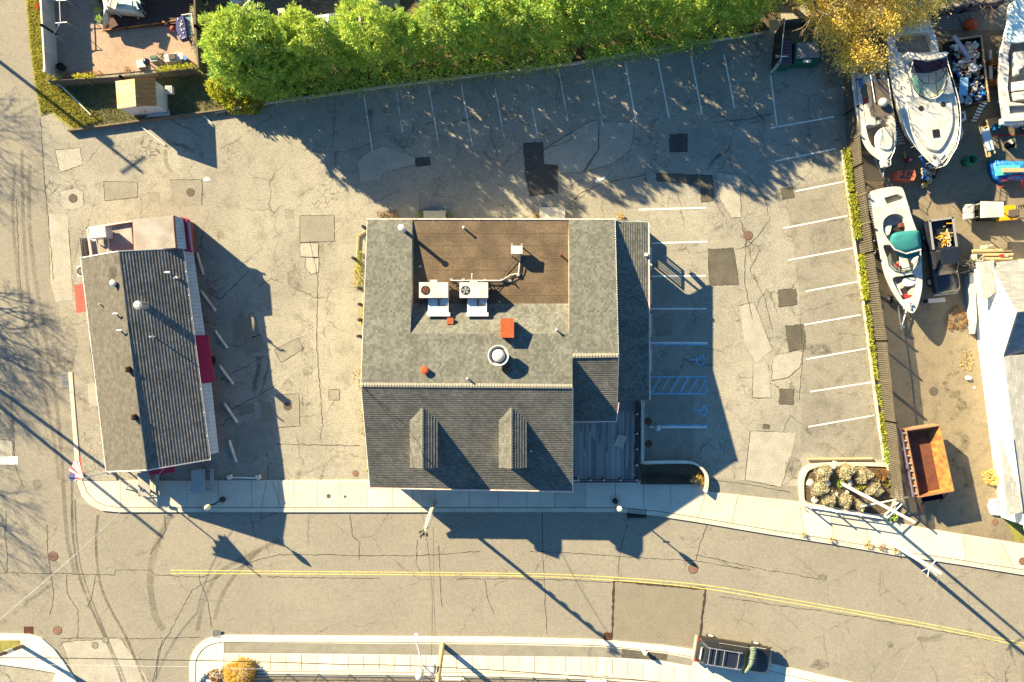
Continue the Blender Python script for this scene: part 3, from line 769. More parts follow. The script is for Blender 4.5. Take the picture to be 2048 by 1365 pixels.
cover(691, 993, 2.5, 'tiny valve cover beside another in the sunny pavement', m_castiron, z=.121)
cover(1318, 1270, 4, 'small round cover in the big street patch', m_midpatch)
def grate(u, v, wu, wv, label, mat=m_castiron, z=.012):
    t = thing('drain_grate', label, 'drain grate', P(u, v)); c = P(u, v); w, d = wu / S, wv / S
    b = MB(); b.box((c.x, c.y, z + .004), (w, d, .008)); b.build('pit', m_dark, t)
    b = MB()
    n = max(4, int(w / .09))
    for k in range(n + 1): b.box((c.x - w / 2 + w * k / n, c.y, z + .014), (.03, d, .016))
    m2 = max(4, int(d / .11))
    for k in range(m2 + 1): b.box((c.x, c.y - d / 2 + d * k / m2, z + .0155), (w, .022, .016))
    b.build('bars', mat, t)
grate(133, 762, 19, 30, 'grey grid drain grate at the kerb west of the narrow building', m_metal)
grate(1273, 1027, 38, 16, 'black drain grate in the kerb by the street lamp', m_black, .105)
grate(57, 1261, 17, 15, 'rusty drain grate at the southwest kerb', m_rust3)
grate(435, 1267, 15, 15, 'grey drain grate where the south kerb curves', m_metal, .12)
grate(1215, 1273, 15, 15, 'brown grid drain grate by the big street patch', m_rust3)

# wheel stops east of the narrow building
for k, (u0, v0, u1, v1, lb) in enumerate(((394, 506, 407, 550, 'topmost'), (402, 582, 431, 622, 'second from the top'), (430, 662, 455, 697, 'third from the top'), (438, 731, 467, 769, 'fourth from the top'), (448, 807, 475, 846, 'fifth from the top'), (458, 881, 473, 925, 'lowest'))):
    A = P(u0, v0); B = P(u1, v1); d = (B - A); L = d.length; a = atan2(d.y, d.x); c = (A + B) / 2
    b = MB(); n = 9; rings = []
    for j in range(n):
        x = -L / 2 + L * j / (n - 1); jw = rnd.uniform(.85, 1.08); e = .6 if j in (0, n - 1) else 1
        rings.append([Vector((x, y * jw, z * e)) for y, z in ((-.10, .0), (.10, .0), (.085, .09), (.05, .13), (-.05, .13), (-.085, .09))])
    R = Matrix.Rotation(a, 3, 'Z'); b.loft([[R @ p + c for p in r] for r in rings])
    tag(b.build('wheel_stop', m_woodlt if 0 else MATS['white_concrete']), 'weathered pale wheel stop, %s of the leaning row beside the narrow building' % lb, 'wheel stop', 'wheel stops beside the narrow building')
for k, (v0, v1, lb) in enumerate(((496, 541, 'northmost'), (562, 608, 'second'), (628, 674, 'third'), (698, 744, 'southmost'))):
    A = P(1301, v0); B = P(1301, v1)
    b = MB(); b.slab([(A.x - .09, A.y, .13), (A.x + .09, A.y, .13), (B.x + .09, B.y, .13), (B.x - .09, B.y, .13)], .13)
    tag(b.build('wheel_stop', m_conc2), 'straight white wheel stop along the big building, %s of four' % lb, 'wheel stop', 'wheel stops along the big building')

# ================================================================== MAIN BUILDING
PW = Plane(P(735, 440, 3.75), P(1230, 440, 3.75), P(930, 770, 6.17))
PF = Plane(P(722, 770, 6.17), P(1145, 773, 6.17), P(940, 979, 3.10))
PS = Plane(P(1145, 712, 5.72), P(1237, 711, 5.74), P(1190, 842, 3.88))
PL = Plane(P(1232, 443, 3.65), P(1236, 800, 3.62), P(1296, 600, 3.12))
PM = Plane(P(825, 608, 3.97), P(1138, 608, 3.97), PW.at(980, 669))
PB = Plane(P(825, 440, 3.72), P(1138, 440, 3.72), P(980, 608, 3.95))
bld = thing('restaurant_building', 'large building with grey shingle roofs, two dormers and a flat brown roof section', 'building', P(980, 760))
A = lambda pl, pts: [pl.at(u, v) for u, v in pts]
X = (1, 0, 0); Y = (0, 1, 0)
def roofpart(name, groups, mats, th=.16, step=.024):
    b = MB()
    for pl, pts, ed, row in groups:
        p = A(pl, pts); b.cur = 1; b.slab([q + Vector((0, 0, -.004)) for q in p], th); shingles(b, p, ed, row, step, mi=0)
    return b.build(name, mats, bld)
roofpart('rear_roof', [
    (PW, [(735, 440), (825, 440), (821, 668), (726, 668)], X, .18), (PW, [(1138, 440), (1230, 440), (1236, 668), (1138, 668)], X, .18),
    (PW, [(726, 668), (1236, 668), (1237, 712), (724.5, 712)], X, .18), (PW, [(724.5, 712), (1145, 712), (1145, 773), (722, 770)], X, .18),
    (PM, [(823, 608), (1139, 608), (1138.5, 669), (821, 669)], X, .18)], [m_shN, m_pink])
roofpart('front_roof', [(PF, [(722, 770), (1145, 773), (1145, 982), (740, 975)], X, .145)], [m_shF, m_pink], step=.034)
roofpart('side_gable_roof', [(PS, [(1145, 712), (1237, 711), (1233, 842), (1145, 843)], X, .145)], [m_shF, m_pink], step=.034)
roofpart('side_porch_roof', [(PL, [(1231, 443), (1296, 445), (1297.5, 800), (1236, 800)], Y, .18)], [m_shN, m_pink], .10)
# ridge caps
b = MB()
def caps(b, p, q, w=.15, step=.19):
    p = Vector(p); q = Vector(q); n = int((q - p).length / step); d = (q - p).normalized(); s_ = Vector((-d.y, d.x, 0)).normalized()
    for k in range(n):
        a = p + (q - p) * (k / n); e = p + (q - p) * ((k + .88) / n); z = Vector((0, 0, .055)); z2 = Vector((0, 0, .035)); dn = Vector((0, 0, -.012))
        for sg in (1, -1):
            f = [a + z2, e + z, e + s_ * sg * w + dn + z2, a + s_ * sg * w + dn]
            if sg > 0: f = f[::-1]
            b.poly(f)
caps(b, PW.at(722, 770), PW.at(1145, 773)); b.build('ridge_cap', m_cap, bld); b = MB(); caps(b, PW.at(1145, 712), PW.at(1237, 711)); b.build('ridge_cap', m_cap, bld)
# flat roof
b = MB(); xl = PW.at(825, 500).x - .02; xr = PW.at(1138, 500).x + .02
y0 = P(980, 441, 3.72).y; y1 = PB.at(980, 612).y
q = lambda x, y: Vector((x, y, PB.z(x, y)))
b.slab([q(xl, y0), q(xr, y0), q(xr, y1), q(xl, y1)], .2)
b.cur = 1
for k in range(1, 7):
    y = y0 + (y1 - y0) * (k / 6.9); b.slab([q(xl, y) + Vector((0, 0, .012)), q(xr, y) + Vector((0, 0, .012)), q(xr, y - .05) + Vector((0, 0, .012)), q(xl, y - .05) + Vector((0, 0, .012))], .012)
for u, va, vb in ((905, 515, 540), (1085, 465, 490), (1086, 512, 538), (915, 565, 600), (1050, 588, 606), (960, 443, 462)):
    a = PB.at(u, va); c = PB.at(u, vb); b.slab([(a.x, a.y, a.z + .011), (a.x + .05, a.y, a.z + .011), (a.x + .05, c.y, c.z + .011), (a.x, c.y, c.z + .011)], .011)
b.build('flat_roof', [m_brownroof, m_brownseam], bld)
# walls
b = MB()
def wallq(b, x0, yA, x1, yB, z0, zA, zB=None):
    zB = zA if zB is None else zB; b.poly([(x0, yA, z0), (x1, yB, z0), (x1, yB, zB), (x0, yA, zA)])
xW = PW.at(724, 740).x + .35; xE = 7.28; xM = PF.at(1145, 860).x - .05
yN = P(980, 440, 3.7).y - .12; yS = PF.at(940, 978).y + .45; yR = PW.at(930, 771).y; ySG = PS.at(1190, 842).y + .3
def profile_wall(b, x, pts): b.flat2 = None; b.poly([(x, y, z) for y, z in pts])
profile_wall(b, xW, [(yS, 0), (yS, PF.z(xW, yS) - .15), (yR, 6.0), (yN, 3.55), (yN, 0)])
profile_wall(b, xE, [(yN, 0), (yN, PW.z(xE, yN) - .1), (PW.at(1237, 711).y, 5.6), (ySG, PS.z(xE, ySG) - .12), (ySG, 0)])
profile_wall(b, xM, [(ySG, 0), (ySG, 3.6), (PS.at(1145, 712).y, 5.55), (yR, 6.0), (yS, PF.z(xM, yS) - .15), (yS, 0)])
b.poly([(xW, yN, 0), (xE, yN, 0), (xE, yN, 3.56), (xW, yN, 3.56)]); b.poly([(xW, yS, 0), (xM, yS, 0), (xM, yS, 3.1), (xW, yS, 3.1)]); b.poly([(xM, ySG, 0), (xE, ySG, 0), (xE, ySG, 3.75), (xM, ySG, 3.75)])
for x in (xl + .02, xr - .02): b.poly([(x, yN + .1, 3.5), (x, PW.at(900, 669).y, 3.5), (x, PW.at(900, 669).y, PW.z(x, PW.at(900, 669).y) - .02), (x, yN + .1, 3.72)])
b.build('wall', m_wall, bld)
# south front windows and door, east side openings
for k in range(7):
    x = xW + 1.3 + k * 2.15
    if k == 3:
        d = MB(); d.box((x, yS - .03, 1.05), (1.1, .08, 2.1)); dd = d.build('door', m_maroon, bld); h = MB(); h.ball((x + .4, yS - .1, 1.0), .04); h.build('handle', m_metal, dd)
    else:
        w = MB(); w.box((x, yS - .02, 1.5), (1.3, .06, 1.3)); ww = w.build('window', m_glass, bld)
        f = MB()
        for dx, dz, sx, sz in ((-.69, 0, .08, 1.46), (.69, 0, .08, 1.46), (0, .69, 1.3, .08), (0, -.69, 1.3, .08), (0, 0, .04, 1.3)): f.box((x + dx, yS - .04, 1.5 + dz), (sx, .08, sz))
        f.build('frame', m_white, ww)
for k in range(4):
    y = 6.0 - k * 2.3; w = MB(); w.box((xE + .02, y, 1.6), (.06, 1.1, 1.2)); ww = w.build('window', m_glass, bld)
    f = MB(); 
    for dy, dz, sy, sz in ((-.59, 0, .08, 1.36), (.59, 0, .08, 1.36), (0, .64, 1.1, .08), (0, -.64, 1.1, .08)): f.box((xE + .04, y + dy, 1.6 + dz), (.08, sy, sz))
    f.build('frame', m_white, ww)
# gutters (pale pink)
b = MB()
def gut(b, p, q, r=.07):
    b.tube(p, q, r, 6)
    n = max(1, int((Vector(q) - Vector(p)).length / 1.6))
    for k in range(n + 1):
        c = Vector(p) + (Vector(q) - Vector(p)) * (k / n); b.box(c + Vector((0, 0, .05)), (.05, .09, .05))
gut(b, P(733, 439, 3.72), P(1232, 439.5, 3.72)); gut(b, PF.at(740, 976.5), PF.at(1147, 983.5)); gut(b, PL.at(1298, 446), PL.at(1299.5, 800), .06)
gut(b, PS.at(1146, 844), PS.at(1233, 843), .05); b.tube(PS.at(1233, 843), PS.at(1238, 806), .04)
b.build('gutter', MATS['pinkish_trim'], bld)
# rake boards
b = MB()
for _n, (p, q) in enumerate(((PF.at(722, 770), PF.at(740, 975)), (PW.at(722, 770), PW.at(735, 440)), (PF.at(1145, 773), PF.at(1145, 982)), (PW.at(1230, 440), PW.at(1237, 711)), (PS.at(1237, 711), PS.at(1233, 842)), (PL.at(1231, 443), PL.at(1296, 445)))):
    b = MB(); b.tube(p + Vector((0, 0, -.03)), q + Vector((0, 0, -.03)), .045, 5); b.build('rake_trim', m_alu, bld)
# porch: posts, screen panels
for v in (470, 548, 620, 690, 760, 797):
    p = PL.at(1291, v); b = MB(); b.box((p.x, p.y, p.z / 2 - .05), (.13, .13, p.z - .1)); b.build('porch_post', m_white, bld)
b = MB(); px_ = P(1297, 470, 1.0).x - .05
# lattice screen near the north end (throws the striped shadow)
ya, yb = P(0, 480).y, P(0, 518).y
b.box((px_, ya, .85), (.06, .10, 1.7)); b.box((px_, yb, .85), (.06, .10, 1.7)); b.box((px_, (ya + yb) / 2, 1.66), (.06, abs(ya - yb), .12)); b.box((px_, (ya + yb) / 2, .30), (.06, abs(ya - yb), .5))
for k in range(9): 
    y = ya + (yb - ya) * (k + .5) / 9; b.box((px_, y, 1.1), (.04, .07, 1.15))
b.build('lattice_screen', m_wood, bld)
b = MB(); y2 = P(0, 448).y; b.box((px_ - .3, y2 - .8, .55), (.06, 1.2, 1.1)); b.box((px_ - .3, (yb + P(0, 610).y) / 2 - .3, .5), (.06, 2.6, 1.0)); b.build('porch_half_wall', m_wall, bld)
# dormers
for du, nm in ((0, 'left'), (178, 'right')):
    rz_ = PF.at(845 + du, 816).z; ez = PF.at(819 + du, 841).z
    rb = PF.at(845 + du, 814); rf = P(848 + du, 937.5, rz_); 
    lb = PF.at(819 + du, 842); rb2 = PF.at(875 + du, 841); yf = rf.y
    L = [Vector((rb.x, rb.y, rb.z + .02)), Vector((rb.x, yf, rb.z + .02)), Vector((P(820 + du, 936, ez).x, yf, ez)), Vector((P(820 + du, 936, ez).x, lb.y, ez))]
    R_ = [Vector((rb.x, rb.y, rb.z + .02)), Vector((rb.x, yf, rb.z + .02)), Vector((P(875 + du, 936, ez).x, yf, ez)), Vector((P(875 + du, 936, ez).x, rb2.y, ez))]
    b = MB()
    for pl in (L, R_):
        b.cur = 1; b.slab([q_ - Vector((0, 0, .004)) for q_ in pl], .10); shingles(b, pl, Y, .20, .028, mi=0)
    b.cur = 0; caps(b, Vector((rb.x, rb.y - .1, rb.z + .02)), Vector((rb.x, yf, rb.z + .02)), .10)
    dr = b.build('dormer', [m_shF, m_white], bld)
    b = MB(); x0, x1 = L[2].x + .12, R_[2].x - .12; yw = yf + .18; zb = PF.z(0, yw) - .1
    b.poly([(x0, yw, zb), (x1, yw, zb), (x1, yw, ez - .02), (rb.x, yw, rb.z - .08), (x0, yw, ez - .02)])
    for x in (x0, x1): b.poly([(x, yw, zb), (x, lb.y, ez - .1), (x, yw, ez - .1)])
    b.build('dormer_wall', m_wall, dr)
    b = MB(); b.box(((x0 + x1) / 2, yw - .02, (zb + ez) / 2 + .05), (.8, .05, .75)); b.build('window', m_glass, dr)
# small things fixed to the roof are the building's own parts
def hood(u, v, h, zt, r, mat, parent, base, name='vent_pipe', capr=1.4, n=12):
    p = base.at(u, v); 
    top = P(u, v, zt); b = MB(); z0 = base.z(top.x, top.y) - .05
    b.lathe([(r, z0), (r, zt - .05), (r * capr, zt - .05), (r * capr, zt), (r * .6, zt + .04)], (top.x, top.y, 0), n)
    return b.build(name, mat, parent)
hood(802, 455, 0, PB.z(-7, 7) + 1.75, .13, m_white, bld, PW, 'tall_vent_pipe', 1.7)
hood(927, 455, 0, 4.25, .07, m_white, bld, PB); hood(1122, 510, 0, 4.15, .07, m_rust3, bld, PB); hood(1113, 660, 0, PW.at(1113, 660).z + .4, .06, m_white, bld, PW)
hood(935, 758, 0, PW.at(935, 758).z + .38, .055, m_white, bld, PW); hood(1062, 903, 0, PF.at(1062, 903).z + .25, .05, m_white, bld, PF)
hood(849, 741, 0, PW.at(849, 741).z + .35, .24, m_rust, bld, PW, 'round_red_vent', 1.15, 20); hood(1013, 738, 0, PW.at(1013, 738).z + .30, .22, m_rust3, bld, PW, 'round_red_vent', 1.1, 20)
hood(999, 604, 0, 4.05, .04, m_white, bld, PB); hood(840, 533, 0, 3.98, .05, m_white, bld, PB)
# big roof fan
c = P(997, 712, PW.at(997, 712).z + 1.0); z0 = PW.z(c.x, c.y) - .1; zt = c.z
b = MB(); b.smooth = True; b.lathe([(.48, z0), (.48, zt - .35), (.70, zt - .30), (.72, zt), (.64, zt), (.60, zt - .15), (.50, zt - .16)], (c.x, c.y, 0), 32, cap=False); fn = b.build('exhaust_fan', m_hull, bld)
b = MB(); b.lathe([(.60, zt - .16), (.50, zt - .155)], (c.x, c.y, 0), 32); b.build('shroud_gap', m_dark, fn)
b = MB(); b.smooth = True; b.lathe([(.44, zt - .15), (.44, zt - .02), (.36, zt + .05), (.16, zt + .09)], (c.x, c.y, 0), 28); b.build('dome', m_hull, fn)
# rust box vents
def boxvent(u0, v0, u1, v1, base, hgt, mat, name):
    z = base.at((u0 + u1) / 2, (v0 + v1) / 2).z + hgt; a = P(u0, v0, z); c = P(u1, v1, z)
    b = MB(); b.slab([(a.x, a.y, z), (c.x, a.y, z), (c.x, c.y, z), (a.x, c.y, z)], hgt + .35); b.slab([(a.x - .03, a.y + .03, z + .03), (c.x + .03, a.y + .03, z + .03), (c.x + .03, c.y - .03, z + .03), (a.x - .03, c.y - .03, z + .03)], .12)
    return b.build(name, mat, bld)
boxvent(1002, 638, 1027, 675, PW, .85, m_rust, 'red_vent_box'); boxvent(895, 637, 906, 648, PM, .25, m_rust, 'red_vent_box')
# rooftop units
for (u0, v0, u1, v1, fu, tr, mm) in ((838, 565, 896, 596, 851, (857, 597, 898, 633), m_rust3), (919, 565, 976, 596, 931, (935, 597, 974, 633), m_metal)):
    z = 5.15; a = P(u0, v0, z); c = P(u1, v1, z); b = MB()
    b.slab([(a.x, a.y, z), (c.x, a.y, z), (c.x, c.y, z), (a.x, c.y, z)], .95); b.box(((a.x + c.x) / 2, a.y + .08, z - .2), (.5, .2, .3))
    un = b.build('rooftop_unit', m_hull, bld)
    b = MB(); b.box((a.x + (c.x - a.x) * .52, (a.y + c.y) / 2, z + .004), (.02, abs(a.y - c.y) * .96, .006)); b.box((a.x + (c.x - a.x) * .76, (a.y + c.y) / 2, z + .004), (.015, abs(a.y - c.y) * .96, .006)); b.box(((a.x + c.x) / 2, c.y - .004, z - .5), ((c.x - a.x) * .7, .01, .5)); b.build('panel_seam', m_greyplas, un)
    f = P(fu, 581, z); b = MB(); b.lathe([(.32, z + .003), (.32, z + .02), (.28, z + .02), (.28, z + .004)], (f.x, f.y, 0), 24, cap=False); b.lathe([(.29, z + .002), (.28, z + .004)], (f.x, f.y, 0), 24)
    b.cur = 1
    for k in range(5):
        t = k * 2 * pi / 5 + .4; b.box((f.x + .14 * cos(t), f.y + .14 * sin(t), z + .012), (.24, .10, .008), t)
    b.box((f.x, f.y, z + .026), (.55, .04, .01), 1.2)
    b.build('fan_grille', [m_dark, mm], un)
    b = MB()
    for dx in (a.x + .12, c.x - .12):
        for dy in (a.y - .1, c.y + .1): b.box((dx, dy, 4.1), (.08, .08, .9))
    b.build('stand', m_metal, un)
    t0 = P(tr[0], tr[1], 4.45); t1 = P(tr[2], tr[3], 4.45); b = MB(); zz = 4.42
    pz = lambda y: max(PM.z(0, y), PB.z(0, y)) + .12
    b.slab([(t0.x, t0.y, zz + .2), (t1.x, t0.y, zz + .2), (t1.x, t1.y, pz(t1.y) + .15), (t0.x, t1.y, pz(t1.y) + .15)], .1)
    b.slab([(t0.x - .08, t1.y + .25, pz(t1.y) + .22), (t1.x + .12, t1.y + .25, pz(t1.y) + .22), (t1.x + .12, t1.y - .02, pz(t1.y) + .22), (t0.x - .08, t1.y - .02, pz(t1.y) + .22)], .1)
    b.box((t1.x - .02, (t0.y + t1.y) / 2, zz + .33), (.04, t0.y - t1.y, .3)); b.cur = 1
    b.box((t0.x + .75, (t0.y + t1.y) / 2 + .1, zz + .28), (.10, (t0.y - t1.y) * .75, .08), rx=.25)
    b.cur = 2; b.box((t0.x + 1.05, (t0.y + t1.y) / 2 - .1, zz + .235), (.3, .55, .02), rx=.28)
    b.build('duct_tray', [m_steel, m_rust3, m_rust2], un)
z = 4.75; a = P(1022, 492, z); c = P(1045, 508, z); b = MB(); b.slab([(a.x, a.y, z), (c.x, a.y, z), (c.x, c.y, z), (a.x, c.y, z)], .55); sm_ = b.build('small_rooftop_unit', m_hull, bld)
b = MB()
for dx in (a.x + .06, c.x - .06):
    b.box((dx, a.y + .06, 4.2), (.06, .06, .9)); b.box((dx, c.y - .06, 4.2), (.06, .06, .9)); b.box((dx, a.y + .1, 4.72), (.12, .16, .08))
b.build('stand', m_metal, sm_)
def pipe(pts, r, mat, name='conduit', par=bld):
    b = MB(); b.path(pts, r, 5); return b.build(name, mat, par)
pz = lambda u, v, d=.12: PB.at(u, v) + Vector((0, 0, d))
pipe([pz(903, 562, .25), pz(950, 562, .25), pz(1003, 562, .25), pz(1022, 550), pz(1037, 548), pz(1040, 520), pz(1039, 508, .4)], .045, m_alu)
pipe([pz(903, 566, .2), pz(940, 566, .2), pz(1005, 565, .2), pz(1035, 553), pz(1043, 548), pz(1043, 515, .3)], .03, m_black)
pipe([pz(1003, 562), pz(1010, 545), pz(1020, 535), pz(1032, 520), pz(1033, 508, .3)], .02, m_black); pipe([pz(978, 560), pz(985, 574), pz(993, 580), pz(1005, 566)], .02, m_black)
pipe([pz(896, 562), pz(912, 574), pz(915, 580)], .03, m_rust3); pipe([pz(990, 575), pz(1012, 555), pz(1035, 540), pz(1037, 512)], .018, m_black); pipe([pz(1023, 560), pz(1031, 572)], .05, m_black)
pipe([P(944, 557, 4.1), P(944, 548, 4.35)], .05, m_white, 'vent_pipe')
b = MB()
for u, v in ((903, 560), (927, 560), (944, 562), (970, 561), (1004, 561), (1020, 562), (1036, 551)): b.box(pz(u, v, .1), (.22, .16, .2), rnd.uniform(-.4, .4))
b.build('conduit_box', [m_metal], bld)
b = MB(); b.box(PL.at(1292, 510) + Vector((0, 0, .08)), (.22, .22, .16)); b.build('junction_box', m_white, bld)
b = MB(); b.tube(P(1278, 441, 3.2), P(1278, 441, 2.6), .18, 12); b.build('wall_vent', m_metal, bld)
# north side bulkhead boxes
t = thing('bulkhead_door', 'grey bulkhead box in the shade at the back wall of the big building', 'bulkhead', P(870, 440)); b = MB(); b.slab(PP([(848, 423), (890, 423), (890, 441), (848, 441)], .75), .75); b.build('box', m_greyplas, t); b = MB(); b.slab(PP([(847, 422), (891, 422), (891, 442), (847, 442)], .80), .05); b.build('lid', m_beige, t)
t = thing('concrete_hatch', 'sunlit cream bulkhead box at the back wall of the big building', 'bulkhead', P(1105, 440)); b = MB(); b.slab(PP([(1080, 416), (1129, 416), (1129, 441), (1080, 441)], .55), .55); b.build('box', m_conc2, t); b = MB(); b.slab(PP([(1079, 415), (1130, 415), (1130, 441), (1079, 441)], .60), .05); b.build('lid', m_conc, t)

# ------------------------------------------------------------------ deck
dk = thing('timber_deck', 'blue-grey timber deck with a dark railing at the corner of the big building', 'deck', P(1212, 900))
DZ = .55; b = MB()
x0 = P(1146, 840, DZ).x - .3; x1 = P(1272, 840, DZ).x; ya = P(0, 800, DZ).y; yb = P(0, 960, DZ).y
n = int((x1 - x0) / .14)
for k in range(n):
    xa = x0 + k * .14; 
    yy = ya if xa > P(1236, 0, DZ).x else P(0, 838, DZ).y + .5
    cuts = sorted([yb, yy] + [rnd.uniform(yb + .4, yy - .3) for _ in range(rnd.choice((1, 1, 2)))])
    for c0, c1 in zip(cuts, cuts[1:]):
        b.cur = rnd.choice((0, 0, 1, 2)); b.box((xa + .065, (c0 + c1) / 2, DZ - .02), (.128, c1 - c0 - .006, .04))
m_dA = M('deck_board_a', (.24, .25, .25), (.29, .30, .30), 3, .7); m_dB = M('deck_board_b', (.16, .17, .175), (.19, .20, .205), 3, .7); m_dC = M('deck_board_c', (.36, .375, .37), (.30, .31, .31), 3, .7)
b.build('boards', [m_dA, m_dB, m_dC], dk)
b = MB(); b.box(((x0 + x1) / 2, (ya + yb) / 2 + .5, .24), (x1 - x0 - .1, ya - yb - 1.4, .46)); b.build('substructure', m_wood, dk)
b = MB(); rx = P(1276, 0, 1.5).x; ry = P(0, 964, 1.5).y
def rail(b, p, q, zb, zt):
    d = Vector(q) - Vector(p); L = d.length; a = atan2(d.y, d.x); c = (Vector(p) + Vector(q)) / 2
    b.box((c.x, c.y, zt), (L, .11, .05), a); b.box((c.x, c.y, zb + .1), (L, .05, .05), a)
    for k in range(int(L / .12)):
        e = Vector(p) + d * (k + .5) / int(L / .12); b.box((e.x, e.y, (zb + zt) / 2), (.03, .05, zt - zb - .1), a)
m_rail = M('plum_railing', (.045, .03, .035), (.06, .04, .045), 4, .6)
rail(b, (rx, ya, 0), (rx, ry, 0), DZ, 1.5); rail(b, (x0 + .25, ry, 0), (rx, ry, 0), DZ, 1.5); b.build('railing', m_rail, dk)
for u, v in ((1274, 829), (1274, 868), (1274, 899), (1274, 931), (1274, 961), (1242, 961), (1208, 961), (1181, 961)):
    p = P(u, v, 1.55); b = MB(); b.box((p.x, p.y, .78), (.10, .10, 1.5)); b.cur = 1; b.lathe([(.07, 1.53), (.05, 1.58), (.01, 1.62)], (p.x, p.y, 0), 8); b.build('railing_post', [m_rail, m_white], dk)
b = MB(); p = P(1253, 812, .6); b.box((p.x, p.y, .58), (1.25, .9, .03)); b.build('doorstep', m_dB, dk)
# A-board lying on the deck
t = thing('sign_board', 'blank beige sandwich board with white rails on the blue-grey deck', 'sandwich board', P(1240, 883, DZ))
q = PP([(1237, 871), (1252, 874), (1245, 896), (1230, 891)], .85); b = MB(); b.slab([v + Vector((0, 0, 0)) for v in q], .03); b.build('panel', m_beige, t)
b = MB(); b.path([q[0], q[3] + (q[3] - q[0]) * .15], .03); b.path([q[1], q[2] + (q[2] - q[1]) * .2], .03); b.path([q[0], q[1]], .03); b.path([q[3], q[2]], .02)
for p_ in (q[0], q[1], q[2], q[3]): b.tube(p_, (p_.x, p_.y, DZ), .02, 5)
b.build('frame', m_white, t)

# planter with white kerb rail at the deck corner
t = thing('planter_wall', 'white capped low wall curving round the planter east of the deck', 'low wall', P(1340, 925))
b = MB(); cl = smooth([(1287, 803), (1285, 805), (1284, 830), (1284, 900), (1284, 923), (1286, 925), (1320, 924), (1375, 924), (1392, 929), (1404, 938), (1411, 951), (1411, 970), (1408, 983)], 3, False)
b.ribbon(PP(cl, .62), .16, .62); L = b.v[:]; n = len(cl)
b.build('cap', m_conc2, t)
b = MB(); b.ribbon(PP(cl), .13, .60); nn = len(cl)
vv = b.v[:]; b.wall([vv[k] for k in range(nn)], 0, .60, False); b.wall([vv[nn + k] for k in range(nn)], 0, .60, False); b.build('wall', m_conc, t)
b = MB(); b.flat(PP([(1280, 927), (1375, 927), (1400, 938), (1409, 955), (1407, 968), (1280, 968)]), .25); tag(b.build('planter_bed', m_soil), 'dark soil strip inside the curved white wall by the deck', 'planter bed')
b = MB(); b.path([P(1282, 800, .95), P(1285, 830, .95), P(1285, 921, .95), P(1282, 928, .95)], .035, 6)
for v in (806, 850, 890, 925): b.tube(P(1285, v, .95), (P(1285, v, .95).x, P(1285, v, .95).y, .55), .025, 6)
tag(b.build('handrail', m_alu), 'long pale handrail pipe on the low wall beside the deck', 'handrail')
# ash stand
t = thing('floor_spotlight', 'round chrome fixture on the white line beside the deck', 'floodlight', P(1315, 857)); c = P(1315, 857)
b = MB(); b.lathe([(.28, .0), (.28, .05), (.24, .12)], c, 18); b.build('base', m_metal, t); b = MB(); b.ball((c.x, c.y, .28), .16); b.tube((c.x, c.y, .3), (c.x, c.y + .28, .42), .07, 8); b.build('head', m_alu, t)
for u, v, w in ((1296, 843, 'upper'), (1297, 888, 'lower')):
    c = P(u, v); t = thing('tank_lid', 'dull red round lid set in the shaded lot by the deck, the %s of two' % w, 'lid', c); b = MB(); b.lathe([(.29, .010), (.29, .022), (.27, .026)], c, 22); b.build('lid', MATS['dark_rust'], t)

# ================================================================== NARROW BUILDING (left)
nb = thing('narrow_building', 'long narrow building with one pale and one ribbed charcoal roof slope and crimson awnings', 'building', P(300, 720))
QW = Plane(P(163, 516, 2.75), P(213, 943, 2.75), P(237, 503, 4.60)); QE = Plane(P(237, 503, 4.60), P(293, 940, 4.60), P(366, 497, 2.75))
ridge_d = (P(293, 940, 4.6) - P(237, 503, 4.6))
def rp2(name, pl, pts, row, mats, step=.022):
    b = MB(); p = A(pl, pts); b.cur = 1; b.slab([q_ - Vector((0, 0, .004)) for q_ in p], .16); shingles(b, p, ridge_d, row, step, mi=0); return b.build(name, mats, nb)
rp2('west_roof', QW, [(163, 516), (237, 503), (293, 940), (213, 943)], .21, [m_shL, m_alu], .010)
rp2('east_roof', QE, [(237, 503), (366, 497), (420, 919), (293, 940)], .205, [m_shE, m_alu], .034)
b = MB(); gut(b, QW.at(162, 516), QW.at(212.5, 943), .05); gut(b, QE.at(366.5, 497), QE.at(421, 919), .04); b.build('gutter', m_white, nb)
fw = []
for u, v, h in ((172, 520, 2.6), (350, 503, 2.6), (402, 914, 2.6), (218, 936, 2.6)): fw.append(P(u, v, h))
b = MB(); b.wall(fw, 0, 2.6)
rN = P(237, 505, 4.4); rS = P(292, 936, 4.4)
b.poly([fw[0], fw[1], Vector((rN.x, (fw[0].y + fw[1].y) / 2, 4.3))]); b.poly([fw[3], fw[2], Vector((rS.x, (fw[3].y + fw[2].y) / 2, 4.3))]); b.build('wall', m_redwall, nb)
# awnings
def slope(name, pts, mat, th=.05, par=nb, ribs=0, ribmat=None):
    p = [P(*q_) for q_ in pts]; b = MB(); b.slab(p, th)
    if ribs:
        b.cur = 1
        for k in range(ribs + 1):
            t_ = k / ribs; a = p[0].lerp(p[3], t_); c = p[1].lerp(p[2], t_); b.tube(a + Vector((0, 0, .01)), c + Vector((0, 0, .01)), .018, 4)
    return b.build(name, [mat, ribmat or mat], par)
m_cor = M('corrugated_metal', (.44, .46, .46), (.38, .40, .40), 2, .55, .2, fine=.08)
slope('metal_awning', [(366, 503, 2.45), (386, 503, 2.05), (423, 765, 2.05), (402, 768, 2.45)], m_cor, ribs=34, ribmat=m_greyplas)
slope('metal_awning', [(402, 768, 2.45), (422, 766, 2.05), (437, 905, 2.05), (420, 910, 2.45)], m_cor, ribs=18, ribmat=m_greyplas)
slope('crimson_awning', [(388, 671, 2.55), (416, 671, 2.2), (428, 764, 2.2), (402, 767, 2.55)], m_maroon, .12)
